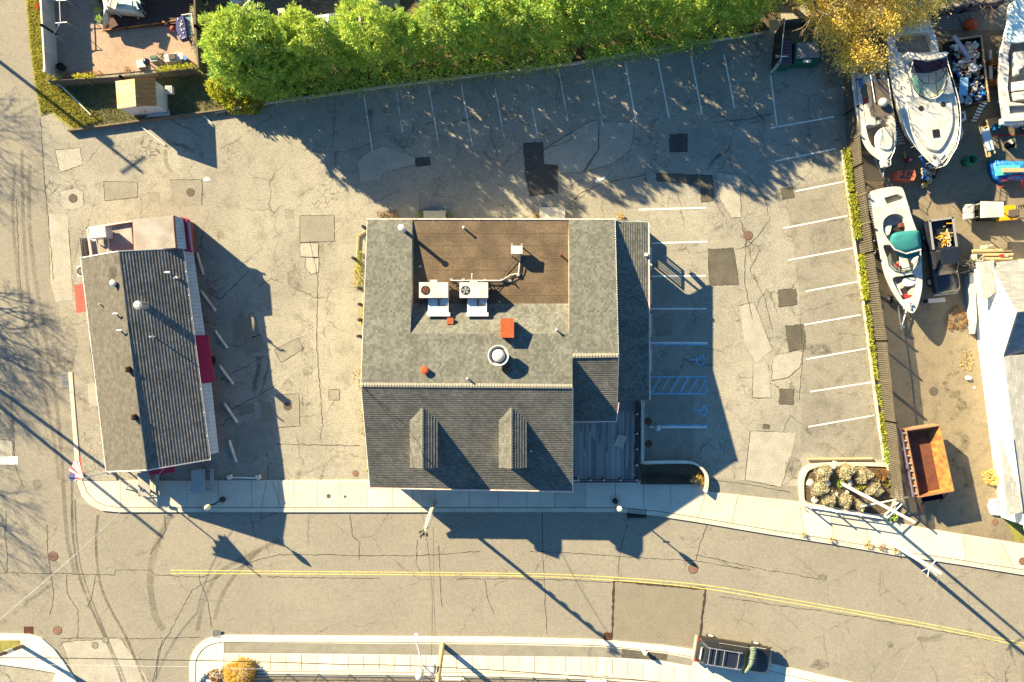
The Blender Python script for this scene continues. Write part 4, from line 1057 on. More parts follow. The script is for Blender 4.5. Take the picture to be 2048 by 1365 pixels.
slope('crimson_awning', [(297, 936, 2.4), (347, 930, 2.4), (349, 945, 2.15), (298, 951, 2.15)], m_maroon, .12)
slope('red_awning', [(172, 567, 2.5), (148, 572, 2.15), (153, 627, 2.15), (175, 623, 2.5)], m_coral, .10, ribs=12, ribmat=m_coral)
# block at the north end: low roof with parapet, higher tan roof, corrugated slope, striped strip
b = MB(); b.slab(PP([(172, 457), (262, 444), (268, 505), (180, 517)], 2.75), 2.75, 1); b.build('rear_block', [m_tan, m_redwall], nb)
b = MB(); b.slab(PP([(176, 460), (262, 447), (267, 503), (182, 516)], 2.78), .03); b.build('rear_roof_deck', MATS['tan_roof_coating'], nb)
b = MB()
for p_, q_ in (((172, 455), (264, 441)), ((172, 455), (182, 515))):
    a = P(*p_, 3.0); c = P(*q_, 3.0); d = (c - a).normalized(); s_ = Vector((-d.y, d.x, 0)) * .11
    if p_ == (172, 455) and q_[0] > 200: s_ = -s_ if s_.y > 0 else s_
    b.slab([a, c, c + s_, a + s_], .4)
b.build('parapet', m_pink, nb)
b = MB(); b.slab(PP([(265, 440), (347, 431), (352, 497), (268, 503)], 3.35), 3.35, 1); b.build('upper_rear_block', [m_tan, m_redwall], nb)
b = MB(); b.slab(PP([(266, 441), (346, 432), (351, 496), (269, 502)], 3.38), .03); b.build('upper_roof_deck', m_tan, nb)
slope('corrugated_side_roof', [(348, 433, 3.2), (366, 437, 2.7), (373, 499, 2.7), (352, 497, 3.2)], m_cor, ribs=9, ribmat=m_greyplas)
b = MB(); b.slab(PP([(350, 436), (379, 442), (386, 503), (354, 499)], 2.5), .18, 1); b.build('side_block', [m_alu, m_redwall], nb)
b = MB(); m_str = M('crimson_trim', (.30, .03, .06), (.24, .025, .05), 3, .7)
for k, (ua, ub) in enumerate(((363, 370), (368, 376), (372.5, 380.5))): b.tube(P(ua, 436 + k * 2, 2.62), P(ub, 500 + k * 2, 2.62), .07, 6)
b.tube(P(362, 435, 2.62), P(380, 441, 2.62), .07, 6); b.tube(P(369, 501, 2.62), P(385, 504, 2.62), .07, 6)
b.build('striped_sign_frame', m_str, nb)
b = MB(); 
p_ = P(160, 476, 1.6); q_ = P(165, 514, 1.6)
for k in range(13):
    c = p_.lerp(q_, (k + .5) / 13); b.box((c.x + .2, c.y, 1.5), (.5, .055, .06), .0)
b.tube(p_, q_, .025, 5); b.tube(p_ + Vector((.42, 0, 0)), q_ + Vector((.42, 0, 0)), .025, 5); b.box((p_.x + .2, (p_.y + q_.y) / 2, .7), (.45, 1.4, 1.3)); b.build('slatted_screen', m_black, nb)
# rooftop unit on the low roof
z = 3.9; b = MB(); q4 = PP([(177, 455), (210, 453), (212, 474), (179, 477)], z); b.slab(q4, .9); ru = b.build('rooftop_unit', m_hull, nb)
b = MB(); b.path([P(214, 456, 3.0), P(218, 495, 3.0), P(217, 515, 3.0)], .05); b.path([P(182, 478, 3.1), P(188, 482, 3.1), P(194, 480, 3.1), P(196, 488, 3.0)], .05); b.build('drain_pipe', m_alu, ru)
# roof vents
hood(225, 567, 0, QW.at(225, 567).z + .45, .19, m_metal, nb, QW, 'roof_ventilator', 1.25, 18); hood(275, 611, 0, QE.at(275, 611).z + .85, .26, m_metal, nb, QE, 'tall_roof_ventilator', 1.15, 20)
for u, v, dz in ((198, 609, .35), (226, 628, .6), (234, 661, .65), (300, 674, .5), (330, 545, .6)):
    pl = QW if u < 260 else QE; p_ = P(u, v, pl.at(u, v).z + dz); b = MB(); b.tube((p_.x, p_.y, pl.z(p_.x, p_.y) - .05), p_, .055, 8); b.tube(p_, p_ + Vector((.35 if dz > .55 else .05, 0, .02)), .06, 8); b.build('vent_pipe', m_white, nb)
b = MB(); b.box(QE.at(354, 556) + Vector((0, 0, .15)), (.25, .15, .3)); b.build('vent_box', m_white, nb)
for u, v in ((259, 739), (271, 834)):
    p_ = QW.at(u, v); b = MB(); b.box(p_ + Vector((0, 0, .15)), (.20, .42, .5)); b.cur = 1; b.box(p_ + Vector((0, 0, .42)), (.13, .34, .05)); b.build('small_chimney', [m_rust3, m_dark], nb)
b = MB(); rr = random.Random(3)
for u, v, r in ((226, 545, 11), (224, 560, 9), (270, 820, 6), (258, 728, 5), (234, 520, 9), (330, 560, 12)):
    pl = QW if u < 300 else QE
    pts = [pl.at(u + r * cos(a) * rr.uniform(.5, 1), v + r * 1.7 * sin(a) * rr.uniform(.5, 1)) + Vector((0, 0, .045)) for a in [2 * pi * k / 14 for k in range(14)]]
    b = MB(); b.poly(pts); b.build('soot_stain', m_damp, nb)
# condenser at the west wall
t = thing('air_conditioner', 'pale air conditioner with a round fan at the narrow building\'s west wall', 'air conditioner', P(162, 543)); q4 = PP([(153, 533), (170, 531), (172, 552), (155, 554)], .9); b = MB(); b.slab(q4, .85); b.build('case', m_white, t)
c = sum(q4, Vector()) / 4; b = MB(); b.lathe([(.33, .903), (.33, .915), (.30, .92)], (c.x, c.y, 0), 22); b.cur = 1
for k in range(4): b.box((c.x, c.y, .925), (.5, .05, .008), k * pi / 4)
b.build('fan', [m_dark, m_greyplas], t)
# roof eave face to the south: weather-stained board
for p_, q_ in ((QE.at(293, 941), QE.at(420, 919.5)), (QW.at(213, 944), QW.at(293, 941)), (QE.at(237, 503), QE.at(366, 497)), (QW.at(163, 516), QW.at(237, 503))): b = MB(); b.tube(p_, q_, .05, 5); b.build('rake_trim', m_alu, nb)

# picnic tables
def picnic(u0, v0, u1, v1, bu0, bu1, label, rot, m):
    c = P((u0 + u1) / 2, (v0 + v1) / 2, .75); t = thing('picnic_table', label, 'picnic table', (c.x, c.y, .12), rot)
    w = (u1 - u0) * .986 / S; L = (v1 - v0) * .986 / S
    b = MB(); 
    for k in range(5): b.box((-w / 2 + w * (k + .5) / 5, rnd.uniform(-.03, .03), .66), (w / 5 - .012, L, .04))
    b.build('table_top', m, t, True)
    for sx in (1, -1):
        bb = MB(); xx = sx * (w / 2 + .42)
        for k in range(2): bb.box((xx + (k - .5) * .14, 0, .36), (.13, L, .04))
        if sx > 0 or w > 1.2: bb.build('bench', m, t, True)
    b = MB()
    for sy in (-1, 1):
        b.box((.1, sy * L * .38, .33), (w + .9, .05, .05)); b.box((.3, sy * L * .38, .3), (.08, .06, .7), ry=.35); b.box((-.3, sy * L * .38, .3), (.08, .06, .7), ry=-.35)
    b.build('leg_frame', m_wood, t, True)
    return t
m_tblA = M('blue_grey_table_paint', (.32, .36, .38), (.24, .27, .29), 3, .8, fine=.2, stretch=(4, .4, 1)); m_tblB = M('pale_table_board', (.36, .34, .31), (.27, .25, .23), 3, .8, fine=.2, stretch=(4, .4, 1))
picnic(383, 940, 410, 987, 0, 0, 'blue-grey picnic table in the building\'s shade on the pavement', .03, m_tblA)
picnic(276, 946, 300, 993, 0, 0, 'pale half-sunlit picnic table by the crimson awning', .05, m_tblB)
# street lamps
def lamp(u, v, hu, hv, label, h=3.5, z=.12):
    p_ = P(u, v, z); q_ = P(hu, hv, h); t = thing('street_lamp', label, 'street lamp', (p_.x, p_.y, z))
    b = MB(); b.lathe([(.22, z), (.22, z + .15), (.12, z + .35), (.07, z + .6)], (p_.x, p_.y, 0), 12); b.tube((p_.x, p_.y, z + .5), (q_.x, q_.y, h - .45), .06, 8, .045)
    b.build('post', m_black, t); b = MB(); b.box((q_.x, q_.y, h - 1.1), (.5, .05, .05)); b.build('cross_arm', m_black, t)
    b = MB(); b.smooth = True; b.lathe([(.09, h - .5), (.19, h - .25), (.20, h), (.13, h + .18), (.03, h + .32)], (q_.x, q_.y, 0), 14); b.build('lantern', m_cream, t)
lamp(446, 999, 414, 1016, 'street lamp with a cream globe on the pavement by the picnic tables', 3.45)
lamp(1230, 1002, 1240, 1019, 'street lamp with a cream globe in front of the deck', 3.45)
b = MB(); c = P(1230, 1001); b.ribbon([(c.x - .35, c.y + .35), (c.x + .35, c.y + .35), (c.x + .35, c.y - .35), (c.x - .35, c.y - .35), (c.x - .35, c.y + .35)], .03, .1228); struct(b, 'paving_joint', m_joint)
# flag on its pole
p_ = P(247, 936); t = thing('flag_pole', 'pale flagpole with a striped flag at the corner of the narrow building', 'flagpole', p_)
q_ = P(152, 961, 6.0); b = MB(); b.tube(p_, q_, .065, 8, .04); b.ball(q_, .08); b.build('pole', m_alu, t)
b = MB(); q1 = P(163, 957, 5.75); nx, ny = 14, 10; ids = []
for i in range(nx):
    a = i / (nx - 1); th = radians(118 + 78 * a)
    for j in range(ny):
        f = j / (ny - 1); base = P(172, 955, 5.3)
        ids.append(Vector((base.x + cos(th) * 1.55 * f, base.y + sin(th) * 1.5 * f, 5.6 - .9 * f + .10 * sin(i * 1.9) * f)))
k0 = b.add(ids)[0]
for i in range(nx - 1):
    for j in range(ny - 1):
        b.cur = (2 if (i > 8 and j > 4) else (i % 2)); b.face([k0 + i * ny + j, k0 + (i + 1) * ny + j, k0 + (i + 1) * ny + j + 1, k0 + i * ny + j + 1])
b.build('flag', [m_redp, m_white, M('flag_navy', (.02, .03, .14))], t)
b = MB(); b.box((p_.x, p_.y, 1.9), (.3, .12, .1)); b.box((p_.x + .12, p_.y - .02, 2.3), (.5, .14, .12)); b.build('bracket', m_metal, t)
# rope/pipe barrier
t = thing('low_barrier', 'low white pipe barrier lying between two blocks near the picnic tables', 'barrier', P(488, 955)); b = MB(); b.tube(P(466, 955, .3), P(518, 957, .3), .06, 8); b.build('rail', m_alu, t)
for u, v in ((462, 954), (519, 954)):
    b = MB(); c = P(u, v); b.box((c.x, c.y, .2), (.3, .32, .36), .4); b.box((c.x, c.y, .40), (.16, .4, .08), .9); b.build('block', m_conc2, t)
# pots and round can near the crimson awning
t = thing('planter_tub', 'dark round tub under the edge of the crimson awning', 'tub', P(426, 722)); b = MB(); c = P(424, 722); b.lathe([(.36, 0), (.42, .55), (.36, .55), (.34, .4)], c, 20); b.build('tub', m_dark, t)
b = MB(); c = P(253, 978); b.tube((c.x, c.y, .12), P(262, 968, .9), .04, 6); tag(b.build('sign_post', m_metal), 'thin metal post in the sunny corner pavement', 'post')

# ------------------------------------------------------------------ plants west of the big building and its posts
def leaves(b, pts, size, rr, up=.5, n=2, asp=.42):
    """small leaf blades fanned round each point; pts = (position, outward direction)"""
    for p, d in pts:
        for _ in range(n):
            v = (Vector((rr.gauss(0, 1), rr.gauss(0, 1), rr.gauss(0, 1))).normalized() * .8 + d * 1.0 + Vector((0, 0, up))).normalized()
            s_ = v.cross(Vector((rr.gauss(0, 1), rr.gauss(0, 1), rr.gauss(0, 1)))).normalized()
            L = size * rr.uniform(.6, 1.35); w = L * asp * .5; c = p
            i = b.add([c, c + v * L * .5 + s_ * w, c + v * L, c + v * L * .5 - s_ * w]); b.face(i)
def bush(name, u, v, r, h, mat, label, cat='shrub', n=900, size=.12, seed=1, group=None, z0=0, core=None, up=.5, sq=1.0, asp=.42):
    rr = random.Random(seed); c = P(u, v, z0); t = thing(name, label, cat, c, 0, group); b = MB(); pts = []
    for _ in range(n):
        a = rr.uniform(0, 2 * pi); e = rr.uniform(-.1, 1); q = sqrt(max(0, 1 - e * e)); k = rr.uniform(.72, 1.02) * (1 + .14 * sin(3 * a + seed) + .1 * sin(5 * a + e * 4))
        d = Vector((cos(a) * q, sin(a) * q * sq, e)); pts.append((Vector((c.x + d.x * r * k, c.y + d.y * r * k, z0 + .05 + max(0, d.z) * h * k)), d))
    if core:
        b.smooth = False; nn = 12
        b.loft([[Vector((c.x + r * f * (1 + .08 * sin(3 * q)) * cos(2 * pi * q / nn), c.y + r * f * sq * sin(2 * pi * q / nn), z0 + h * g)) for q in range(nn)] for f, g in ((.66, .0), (.62, .3), (.46, .56), (.2, .72))])
    leaves(b, pts, size, rr, up, asp=asp); b.build('foliage', mat, t)
    b = MB(); 
    for k in range(5): b.tube((c.x, c.y, z0), (c.x + r * .6 * cos(k * 1.3), c.y + r * .6 * sq * sin(k * 1.3), z0 + h * .6), .02, 4)
    b.build('stem', m_bark, t); return t
def strip_plants(name, pts_px, width, h, mat, label, cat, n, size, seed, z0=0, gap=0, group=None, up=.6):
    rr = random.Random(seed); b = MB(); P_ = [P(*q, z0) for q in pts_px]; Ls = [(B - A).length for A, B in zip(P_, P_[1:])]; T = sum(Ls); pts = []
    for _ in range(n):
        s_ = rr.uniform(0, T); k = 0
        while s_ > Ls[k] and k < len(Ls) - 1: s_ -= Ls[k]; k += 1
        d = (P_[k + 1] - P_[k]).normalized(); nn = Vector((-d.y, d.x, 0)); base = P_[k] + d * s_
        g = sin(base.y * 1.7 + seed) + sin(base.y * .61 + base.x * .7) + .5 * sin(base.x * 2.3)
        if g < gap: continue
        wv = rr.gauss(0, .33) * width; pts.append((base + nn * wv + Vector((0, 0, rr.random() ** 1.3 * h * (1.1 - min(1, abs(wv) / width)))), Vector((0, 0, .4))))
    leaves(b, pts, size, rr, up); o = b.build(name, mat); return tag(o, label, cat, group)

# weeds and posts along the west wall
tag(strip_plants('weed_strip', [(722, 470), (718, 540), (724, 600), (726, 660), (727, 720), (731, 800), (738, 880), (742, 945)], .42, .3, l_shrub, 'yellow-green weeds along the west wall of the big building', 'weeds', 1500, .13, 5, gap=-.6), kind='stuff')
tag(strip_plants('dry_weeds', [(716, 500), (712, 560), (716, 640), (715, 710), (720, 790), (733, 880), (742, 950)], .55, .12, l_gold, 'dry golden weeds at the foot of the west wall', 'weeds', 700, .12, 6, gap=.1), kind='stuff')
t = thing('timber_bed_edge', 'pale timber edging of the weed bed at the big building\'s northwest corner', 'edging', P(715, 490)); b = MB()
for a_, c_ in (((733, 461), (716, 471)), ((716, 471), (714, 516)), ((726, 590), (725, 640)), ((727, 650), (726, 676))): b.tube(P(*a_, .12), P(*c_, .12), .07, 6)
b.build('rail', m_woodlt, t)
for k, (u, v, lb) in enumerate(((731, 457, 'northmost'), (711, 519, 'second from the north'), (722, 578, 'third from the north'), (723, 610, 'fourth from the north'), (723, 641, 'fifth from the north'), (721, 673, 'southmost'))):
    c = P(u, v); b = MB(); b.lathe([(.13, 0), (.12, .95), (.10, 1.0)], c, 10); tag(b.build('bollard', m_dark), 'dark round post beside the west wall, the %s of six' % lb, 'post', 'dark posts along the west wall')
for k, (u, v, lb) in enumerate(((762, 431, 'leftmost'), (775, 431, 'middle'), (790, 432, 'rightmost'))): bush('dry_plant', u, v, .3, .35, l_brown, 'small dry plant at the back wall, %s of three near the northwest corner' % lb, 'plant', 90, .10, 20 + k, 'dry plants at the back wall')
bush('green_weed', 843, 432, .28, .4, l_hedge, 'green weed left of the grey bulkhead box', 'plant', 90, .12, 31); bush('green_weed', 893, 430, .25, .4, l_hedge, 'green weed right of the grey bulkhead box', 'plant', 80, .12, 32)
bush('dry_plant', 1073, 434, .25, .3, l_gold, 'golden weed left of the cream bulkhead box', 'plant', 70, .12, 33); bush('dry_plant', 1240, 434, .22, .3, l_gold, 'golden weed at the northeast roof corner', 'plant', 70, .12, 34)
tag(strip_plants('grey_hedge', [(1286, 956), (1320, 955), (1360, 957), (1398, 962)], .55, .55, l_grey, 'grey-green low hedge in the planter by the deck', 'hedge', 2200, .10, 9, z0=.25, gap=-9), kind='stuff')
tag(strip_plants('dry_weeds', [(1392, 950), (1404, 958), (1406, 972)], .3, .3, l_gold, 'golden weeds at the end of the deck planter', 'weeds', 200, .12, 10, z0=.25, gap=-9), kind='stuff')
for u, v, r, s_, lb in ((1662, 1078, .2, 1, 'first'), (1735, 1089, .28, 2, 'second'), (1762, 1093, .26, 3, 'third'), (1790, 1098, .3, 4, 'fourth'), (1606, 1068, .16, 5, 'leftmost')): bush('kerb_weed', u, v, r, .2, l_gold if s_ != 3 else l_brown, 'tuft of golden weed in the kerb joint, %s along the right pavement' % lb, 'plant', 60, .10, 40 + s_, 'weeds in the kerb joint', .12)

# ------------------------------------------------------------------ hedge of tall conifers
def conifer(seed, h, r, n, size, mat, low=0.0):
    rr = random.Random(seed); b = MB(); pts = []
    for _ in range(n // 9):
        z = h * (low + (1 - low) * rr.random() ** .85); f = 1 - z / h; rad = r * (min(1, .42 + 1.35 * f ** .6)) * (.92 + .16 * sin(z * 2.1 + seed))
        a = rr.uniform(0, 2 * pi); lump = 1 + .15 * sin(4 * a + z * 2.2 + seed) + .10 * sin(7 * a - z * 3); k = rad * lump * rr.uniform(.68, 1.03)
        c = Vector((cos(a) * k, sin(a) * k, z)); d = Vector((cos(a), sin(a), .75)).normalized(); m = rr.uniform(.7, 1.3)
        for q in range(9):
            e = (d * 1.3 + Vector((rr.gauss(0, .55), rr.gauss(0, .55), rr.gauss(0, .4)))).normalized()
            pts.append((c + e * rr.uniform(0, .28) * m, e))
    leaves(b, pts, size * 1.15, rr, .35, 2, .30)
    return b
protos = []
for k in range(3):
    t = thing('hedge_tree', 'bushy bright green conifer in the tall hedge behind the car park', 'tree', (0, 0, 0), 0, 'tall conifers in the hedge')
    conifer(50 + k, 6.6, 1.55, 5000, .21, l_hedge, .02).build('crown', (l_hedge, l_hedgeB, l_hedgeC)[k], t, True)
    b = MB(); b.tube((0, 0, 0), (0, 0, 5.8), .12, 7, .04); b.build('trunk', m_bark, t, True); protos.append(t)
spots = []
kb = lambda u: 207 - (u - 530) * (207 - 70) / (1530 - 530)        # foot line of the hedge
u = 500
while u < 1500:
    spots.append((u + rnd.uniform(-7, 7), kb(u) - 46 + rnd.uniform(-9, 6))); u += rnd.uniform(34, 42)
used = [0, 0, 0]
for i, (u, v) in enumerate(spots):
    k = i % 3; o = protos[k] if not used[k] else copy_tree(protos[k]); used[k] = 1
    o.location = P(u, v); o.rotation_euler = (0, 0, rnd.uniform(0, 6.28)); s_ = rnd.uniform(.80, 1.10) * (1.08 if u < 640 else 1.0); s_ *= (1 - .12 * (u > 1480)); o.scale = (s_, s_, s_ * rnd.uniform(.98, 1.20))
# leftmost: big darker rounder tree and a yellow-green shrub
protos2 = thing('conifer', 'broad green conifer at the left end of the hedge', 'tree', P(578, 150)); conifer(71, 6.4, 2.1, 6000, .25, l_hedge, .02).build('crown', l_hedge, protos2, True); b = MB(); b.tube((0, 0, 0), (0, 0, 5), .15, 7, .05); b.build('trunk', m_bark, protos2, True)
protos3 = thing('conifer', 'second broad conifer at the left end of the hedge beside the grey paved yard', 'tree', P(545, 168)); conifer(72, 5.4, 1.7, 5000, .25, l_hedge, .02).build('crown', l_hedge, protos3, True); b = MB(); b.tube((0, 0, 0), (0, 0, 4.4), .13, 7, .05); b.build('trunk', m_bark, protos3, True)
for k, (u, v, r, h, n, lb) in enumerate(((452, 182, 1.0, 2.0, 900, 'yellow-green shrub at the far left end of the hedge'), (474, 204, .95, 1.5, 800, 'yellow shrub hanging over the kerb at the hedge\'s left end'), (508, 203, .95, 1.3, 800, 'yellow-green shrub beside the hedge kerb where the shade begins'), (470, 158, .95, 2.4, 900, 'yellow-tipped shrub between the wooden fence and the hedge'))):
    bush('shrub', u, v, r, h, l_shrub, lb, 'shrub', n, .22, 80 + k)
# small green growth at the hedge foot and hanging clump over the lot
tag(strip_plants('hedge_skirt', [(560, 196), (700, 176), (850, 158), (940, 148), (1000, 142), (1150, 122), (1300, 104), (1420, 86)], 1.0, 1.5, l_hedge, 'low dark green growth along the foot of the tall hedge', 'ground cover', 5200, .2, 12, gap=-1.9), kind='stuff')
b = MB()
q = [(430, 226), (533, 207), (720, 181), (880, 160), (1000, 146), (1150, 128), (1330, 97), (1520, 68)]
for a_, c_ in zip(q, q[1:]): 
    A_ = P(*a_); C_ = P(*c_); d = (C_ - A_).normalized(); nn = Vector((-d.y, d.x, 0)) * .09; b.slab([A_ - nn + Vector((0, 0, .16)), C_ - nn + Vector((0, 0, .16)), C_ + nn + Vector((0, 0, .16)), A_ + nn + Vector((0, 0, .16))], .16)
b.build('kerb', m_kerb)['kind'] = 'structure'
b = MB(); b.flat(PP([(533, 206), (720, 180), (880, 159), (1000, 145), (1150, 127), (1330, 96), (1520, 67), (1540, 40), (1540, -60), (1400, -60), (1000, 40), (560, 100), (430, 140), (430, 222)]), .012); struct(b, 'hedge_soil', m_soil)

# ------------------------------------------------------------------ yellow autumn tree, bare bushes
def limb(b, p, d, L, r, depth, rr, spread=.55, tips=None, minz=.3):
    q = p + d * L; b.tube(p, q, r, 5 if r > .03 else 3, r * .68, False)
    if depth == 0:
        if tips is not None: tips.append((q, d))
        return
    if tips is not None and depth <= 2: tips.append((q, d))
    for _ in range(rr.choice((2, 3, 3)) if depth > 1 else 3):
        dd = (d + Vector((rr.gauss(0, spread), rr.gauss(0, spread), rr.gauss(0, spread * .6) + .05))).normalized()
        limb(b, q, dd, L * rr.uniform(.62, .88), r * .62, depth - 1, rr, spread, tips)
def leafy(name, u, v, label, h, mat, seed, spread=1.0, dens=1, size=.14, L0=None, depth=5, dirs=5, cat='tree', jit=.35, bark=None, z0=0, r0=.13):
    rr = random.Random(seed); c = P(u, v, z0); t = thing(name, label, cat, c); b = MB(); tips = []
    th = h * .28; b.tube((c.x, c.y, z0), (c.x, c.y, z0 + th), r0, 8, r0 * .8)
    for k in range(dirs):
        a = 2 * pi * k / dirs + rr.uniform(-.3, .3); d = Vector((cos(a) * spread, sin(a) * spread, 1.0)).normalized(); limb(b, Vector((c.x, c.y, z0 + th * rr.uniform(.8, 1))), d, L0 or h * .26, r0 * .55, depth - 1, rr, .5, tips)
    b.build('branches', bark or m_bark, t)
    if dens:
        f = MB(); pts = []
        for q, d in tips:
            for _ in range(dens): pts.append((q + Vector((rr.gauss(0, jit), rr.gauss(0, jit), rr.gauss(0, jit * .8))), d * .3))
        leaves(f, pts, size, rr, .35, 2, .6); f.build('foliage', mat, t)
    return t
leafy('yellow_tree', 1688, 66, 'wide golden yellow autumn tree hanging over the boats', 4.6, l_yellow, 5, 1.5, 22, .13, 1.25, 5, 7, jit=.42)
leafy('yellow_tree', 1782, 12, 'second golden tree above the stern of the big white cruiser', 4.4, l_yellow, 6, 1.5, 18, .12, 1.15, 5, 6, jit=.4)
leafy('yellow_tree', 1640, 15, 'yellow and olive tree at the top edge beside the dumpster', 4.2, l_yellow, 8, 1.4, 16, .12, 1.0, 5, 6, jit=.4)
leafy('green_tree', 1568, 0, 'sparse dark green tree with yellow tips behind the dumpster screen', 4.2, l_shrub, 9, 1.0, 4, .16, .9, 5, 5)
leafy('bare_bush', 1965, 5, 'leafless pale twiggy bush with drooping shoots at the top right', 2.6, l_red, 11, 1.9, 0, .1, 1.1, 5, 8, 'bush', bark=m_twig, r0=.06)
leafy('bare_bush', 1925, -8, 'second leafless twiggy bush over the red bundle', 2.4, l_red, 12, 1.7, 0, .1, 1.0, 5, 7, 'bush', bark=m_twig, r0=.05)
leafy('bare_tree', 2035, 1392, 'pale leafless tree reaching in at the lower right corner', 3.2, l_red, 15, 2.6, 0, .1, 2.0, 5, 7, bark=m_twig, r0=.11)
leafy('bare_tree', 1572, 8, 'tall leafless tree rising out of the golden trees beside the dumpster', 9.5, l_brown, 61, .75, 0, .1, 2.3, 5, 6, r0=.24)
leafy('bare_tree', 1650, -20, 'tall leafless tree behind the golden trees at the top edge', 9.5, l_brown, 62, .7, 0, .1, 2.2, 5, 6, r0=.22)
# trees and poles beyond the left edge that throw their shadows into the street
for k, (u, v, s_, h) in enumerate(((-270, 540, 21, 8), (-300, 820, 22, 8), (-330, 90, 24, 8), (-215, 490, 25, 7))):
    leafy('street_tree', u, v, 'leafless street tree, %s beyond the left edge' % ('first', 'second', 'third', 'fourth')[k], h, l_brown, s_, .7, 0, .16, h * .24, 7, 7, r0=.17)

# ------------------------------------------------------------------ utility poles and wires
def upole(name, bu, bv, tu, tv, h, label, mat=m_pole, r=.15, z=0, cross=None, rt=None):
    p_ = P(bu, bv, z); q_ = P(tu, tv, h); t = thing(name, label, 'utility pole', (p_.x, p_.y, z)); b = MB(); b.tube((p_.x, p_.y, z), q_, r, 12, rt or r * .72); b.build('pole', mat, t)
    return t, p_, q_
t, p_, q_ = upole('utility_pole', 870, 1006, 851, 1061, 8.0, 'wooden utility pole leaning out over the street in front of the big building', M('pale_grey_wood', (.46, .40, .34), (.34, .29, .24), 3, .85, fine=.2), .14, .12)  # paler grey than the wood of the other poles
b = MB()
for k in range(6):
    b = MB(); c = p_.lerp(q_, .55 + k * .07); b.box(c + Vector((.12, .06, 0)), (.14, .14, .25)); b.build('pole_step', m_metal, t)
for dx, dy in ((-.35, -.12), (-.12, -.28), (.10, -.30), (-.30, -.38)): b = MB(); b.path([q_ + Vector((0, 0, -.3)), q_ + Vector((dx, dy, -.1)), q_ + Vector((dx * 1.1, dy * 1.6, -.25))], .035, 5); b.tube(q_ + Vector((dx, dy, -.15)), q_ + Vector((dx, dy, .12)), .07, 6); b.build('insulator', m_black, t)
b = MB(); b.path([p_.lerp(q_, .2) + Vector((-.16, .05, 0)), p_.lerp(q_, .9) + Vector((-.15, 0, 0))], .05, 6); b.build('conduit', m_alu, t)
t, pb_, qb_ = upole('utility_pole', 885, 1290, 868, 1420, 9.5, 'wooden utility pole on the south verge with pale transformer cans', M('pale_wood_pole', (.40, .30, .17), (.30, .22, .13), 3, .9, fine=.2), .19, .115)
for du, dv in ((863, 1346), (838, 1355)):
    c = P(du, dv, 5.0); b = MB(); b.smooth = True; b.lathe([(.26, 4.1), (.28, 4.2), (.28, 4.9), (.24, 5.0), (.08, 5.05)], (c.x, c.y, 0), 18); b.build('transformer', m_hull, t)
b = MB(); b.path([P(866, 1350, 5.6), P(845, 1330, 6.0), P(833, 1283, 6.2)], .05, 6); ar = b.build('lamp_arm', m_white, t); b = MB(); b.box(P(832, 1276, 6.2), (.24, .55, .14)); b.build('lamp_head', m_white, ar)
m_wpole = M('white_painted_pole', (.44, .43, .41), (.36, .35, .33), 3, .5, fine=.04)
t, p2, q2 = upole('utility_pole', 1792, 1092, 1881, 1147, 6.0, 'pale grey pole leaning from the kerb over the right side of the street', m_wpole, .17, .12, rt=.12)
b = MB(); 
for dx, dy in ((-.5, -.1), (-.2, -.35), (.35, .45), (.3, -.3)): b.tube(q2 + Vector((-.4, .2, -.6)), q2 + Vector((-.4 + dx * 1.3, .2 + dy * 1.6, -.4)), .03, 5)
b.build('bracket', m_alu, t)
t, p3, q3 = upole('flag_mast', 1684, 968, 1829, 1045, 10.4, 'tall white mast rising from the rounded planter of dry bushes', m_wpole, .14, .2, rt=.09); t['category'] = 'mast'
b = MB(); b.tube(P(1721, 1014, 1.0), P(1816, 995, 1.0), .07, 8); b.build('brace', m_wpole, t)
upole('utility_pole', -120, 694, -360, 659, 10.0, 'utility pole beyond the left edge, nearer the junction corner'); upole('utility_pole', -126, 712, -384, 711, 10.0, 'utility pole beyond the left edge, behind its twin'); t, _p, _q = upole('utility_pole', -122, 30, -347, -118, 9.0, 'utility pole beyond the upper left corner')
b = MB(); b.box(_q + Vector((0, 0, -.4)), (2.2, .1, .12), .6); b.build('cross_arm', m_pole, t)
b = MB(); b.lathe([(.25, 6.6), (.28, 7.4), (.2, 7.5)], (_q.x + .3, _q.y, 0), 12); b.build('transformer', m_metal, t)
t, p4, q4_ = upole('utility_pole', 44, 1293, -42, 1326, 6.4, 'brown pole with a white band at the southwest corner', M('brown_pole', (.20, .13, .085), (.15, .10, .07), 3, .9, fine=.2), .15, .12)
b = MB(); c0 = p4.lerp(q4_, .28); c1 = p4.lerp(q4_, .42); b.tube((c0.x, c0.y, c0.z), (c1.x, c1.y, c1.z), .165, 12); b.build('white_band', m_white, t)
def wire(pts, label, r=.016, mat=m_black, sag=.4):
    b = MB()
    for a, c in zip(pts, pts[1:]):
        a = Vector(a); c = Vector(c); n = 12; q = [a.lerp(c, k / n) - Vector((0, 0, sag * 4 * (k / n) * (1 - k / n))) for k in range(n + 1)]; b.path(q, r, 4)
    return tag(b.build('overhead_wire', mat), label, 'wire')
wire([q_ + Vector((0, -.2, 0)), P(864, 1180, 7.6), P(862, 1330, 7.2)], 'thin wire from the leaning pole straight across the street'); wire([q_ + Vector((.4, 0, -.8)), P(866, 1180, 6.8), P(870, 1280, 6.0)], 'second thin wire crossing the street beside the first', .014)
wire([P(-60, 1316, 5.6), P(300, 1320, 5.3), P(700, 1330, 5.3), P(868, 1334, 5.6), P(1200, 1356, 5.3), P(1700, 1395, 5.6)], 'dark cable along the bottom edge over the south pavement', .028, sag=.1)
wire([P(-60, 1330, 5.2), P(300, 1333, 5.0), P(480, 1338, 5.0), P(868, 1345, 5.2)], 'thin pale cable below the dark one over the south pavement', .010, m_alu, .1)
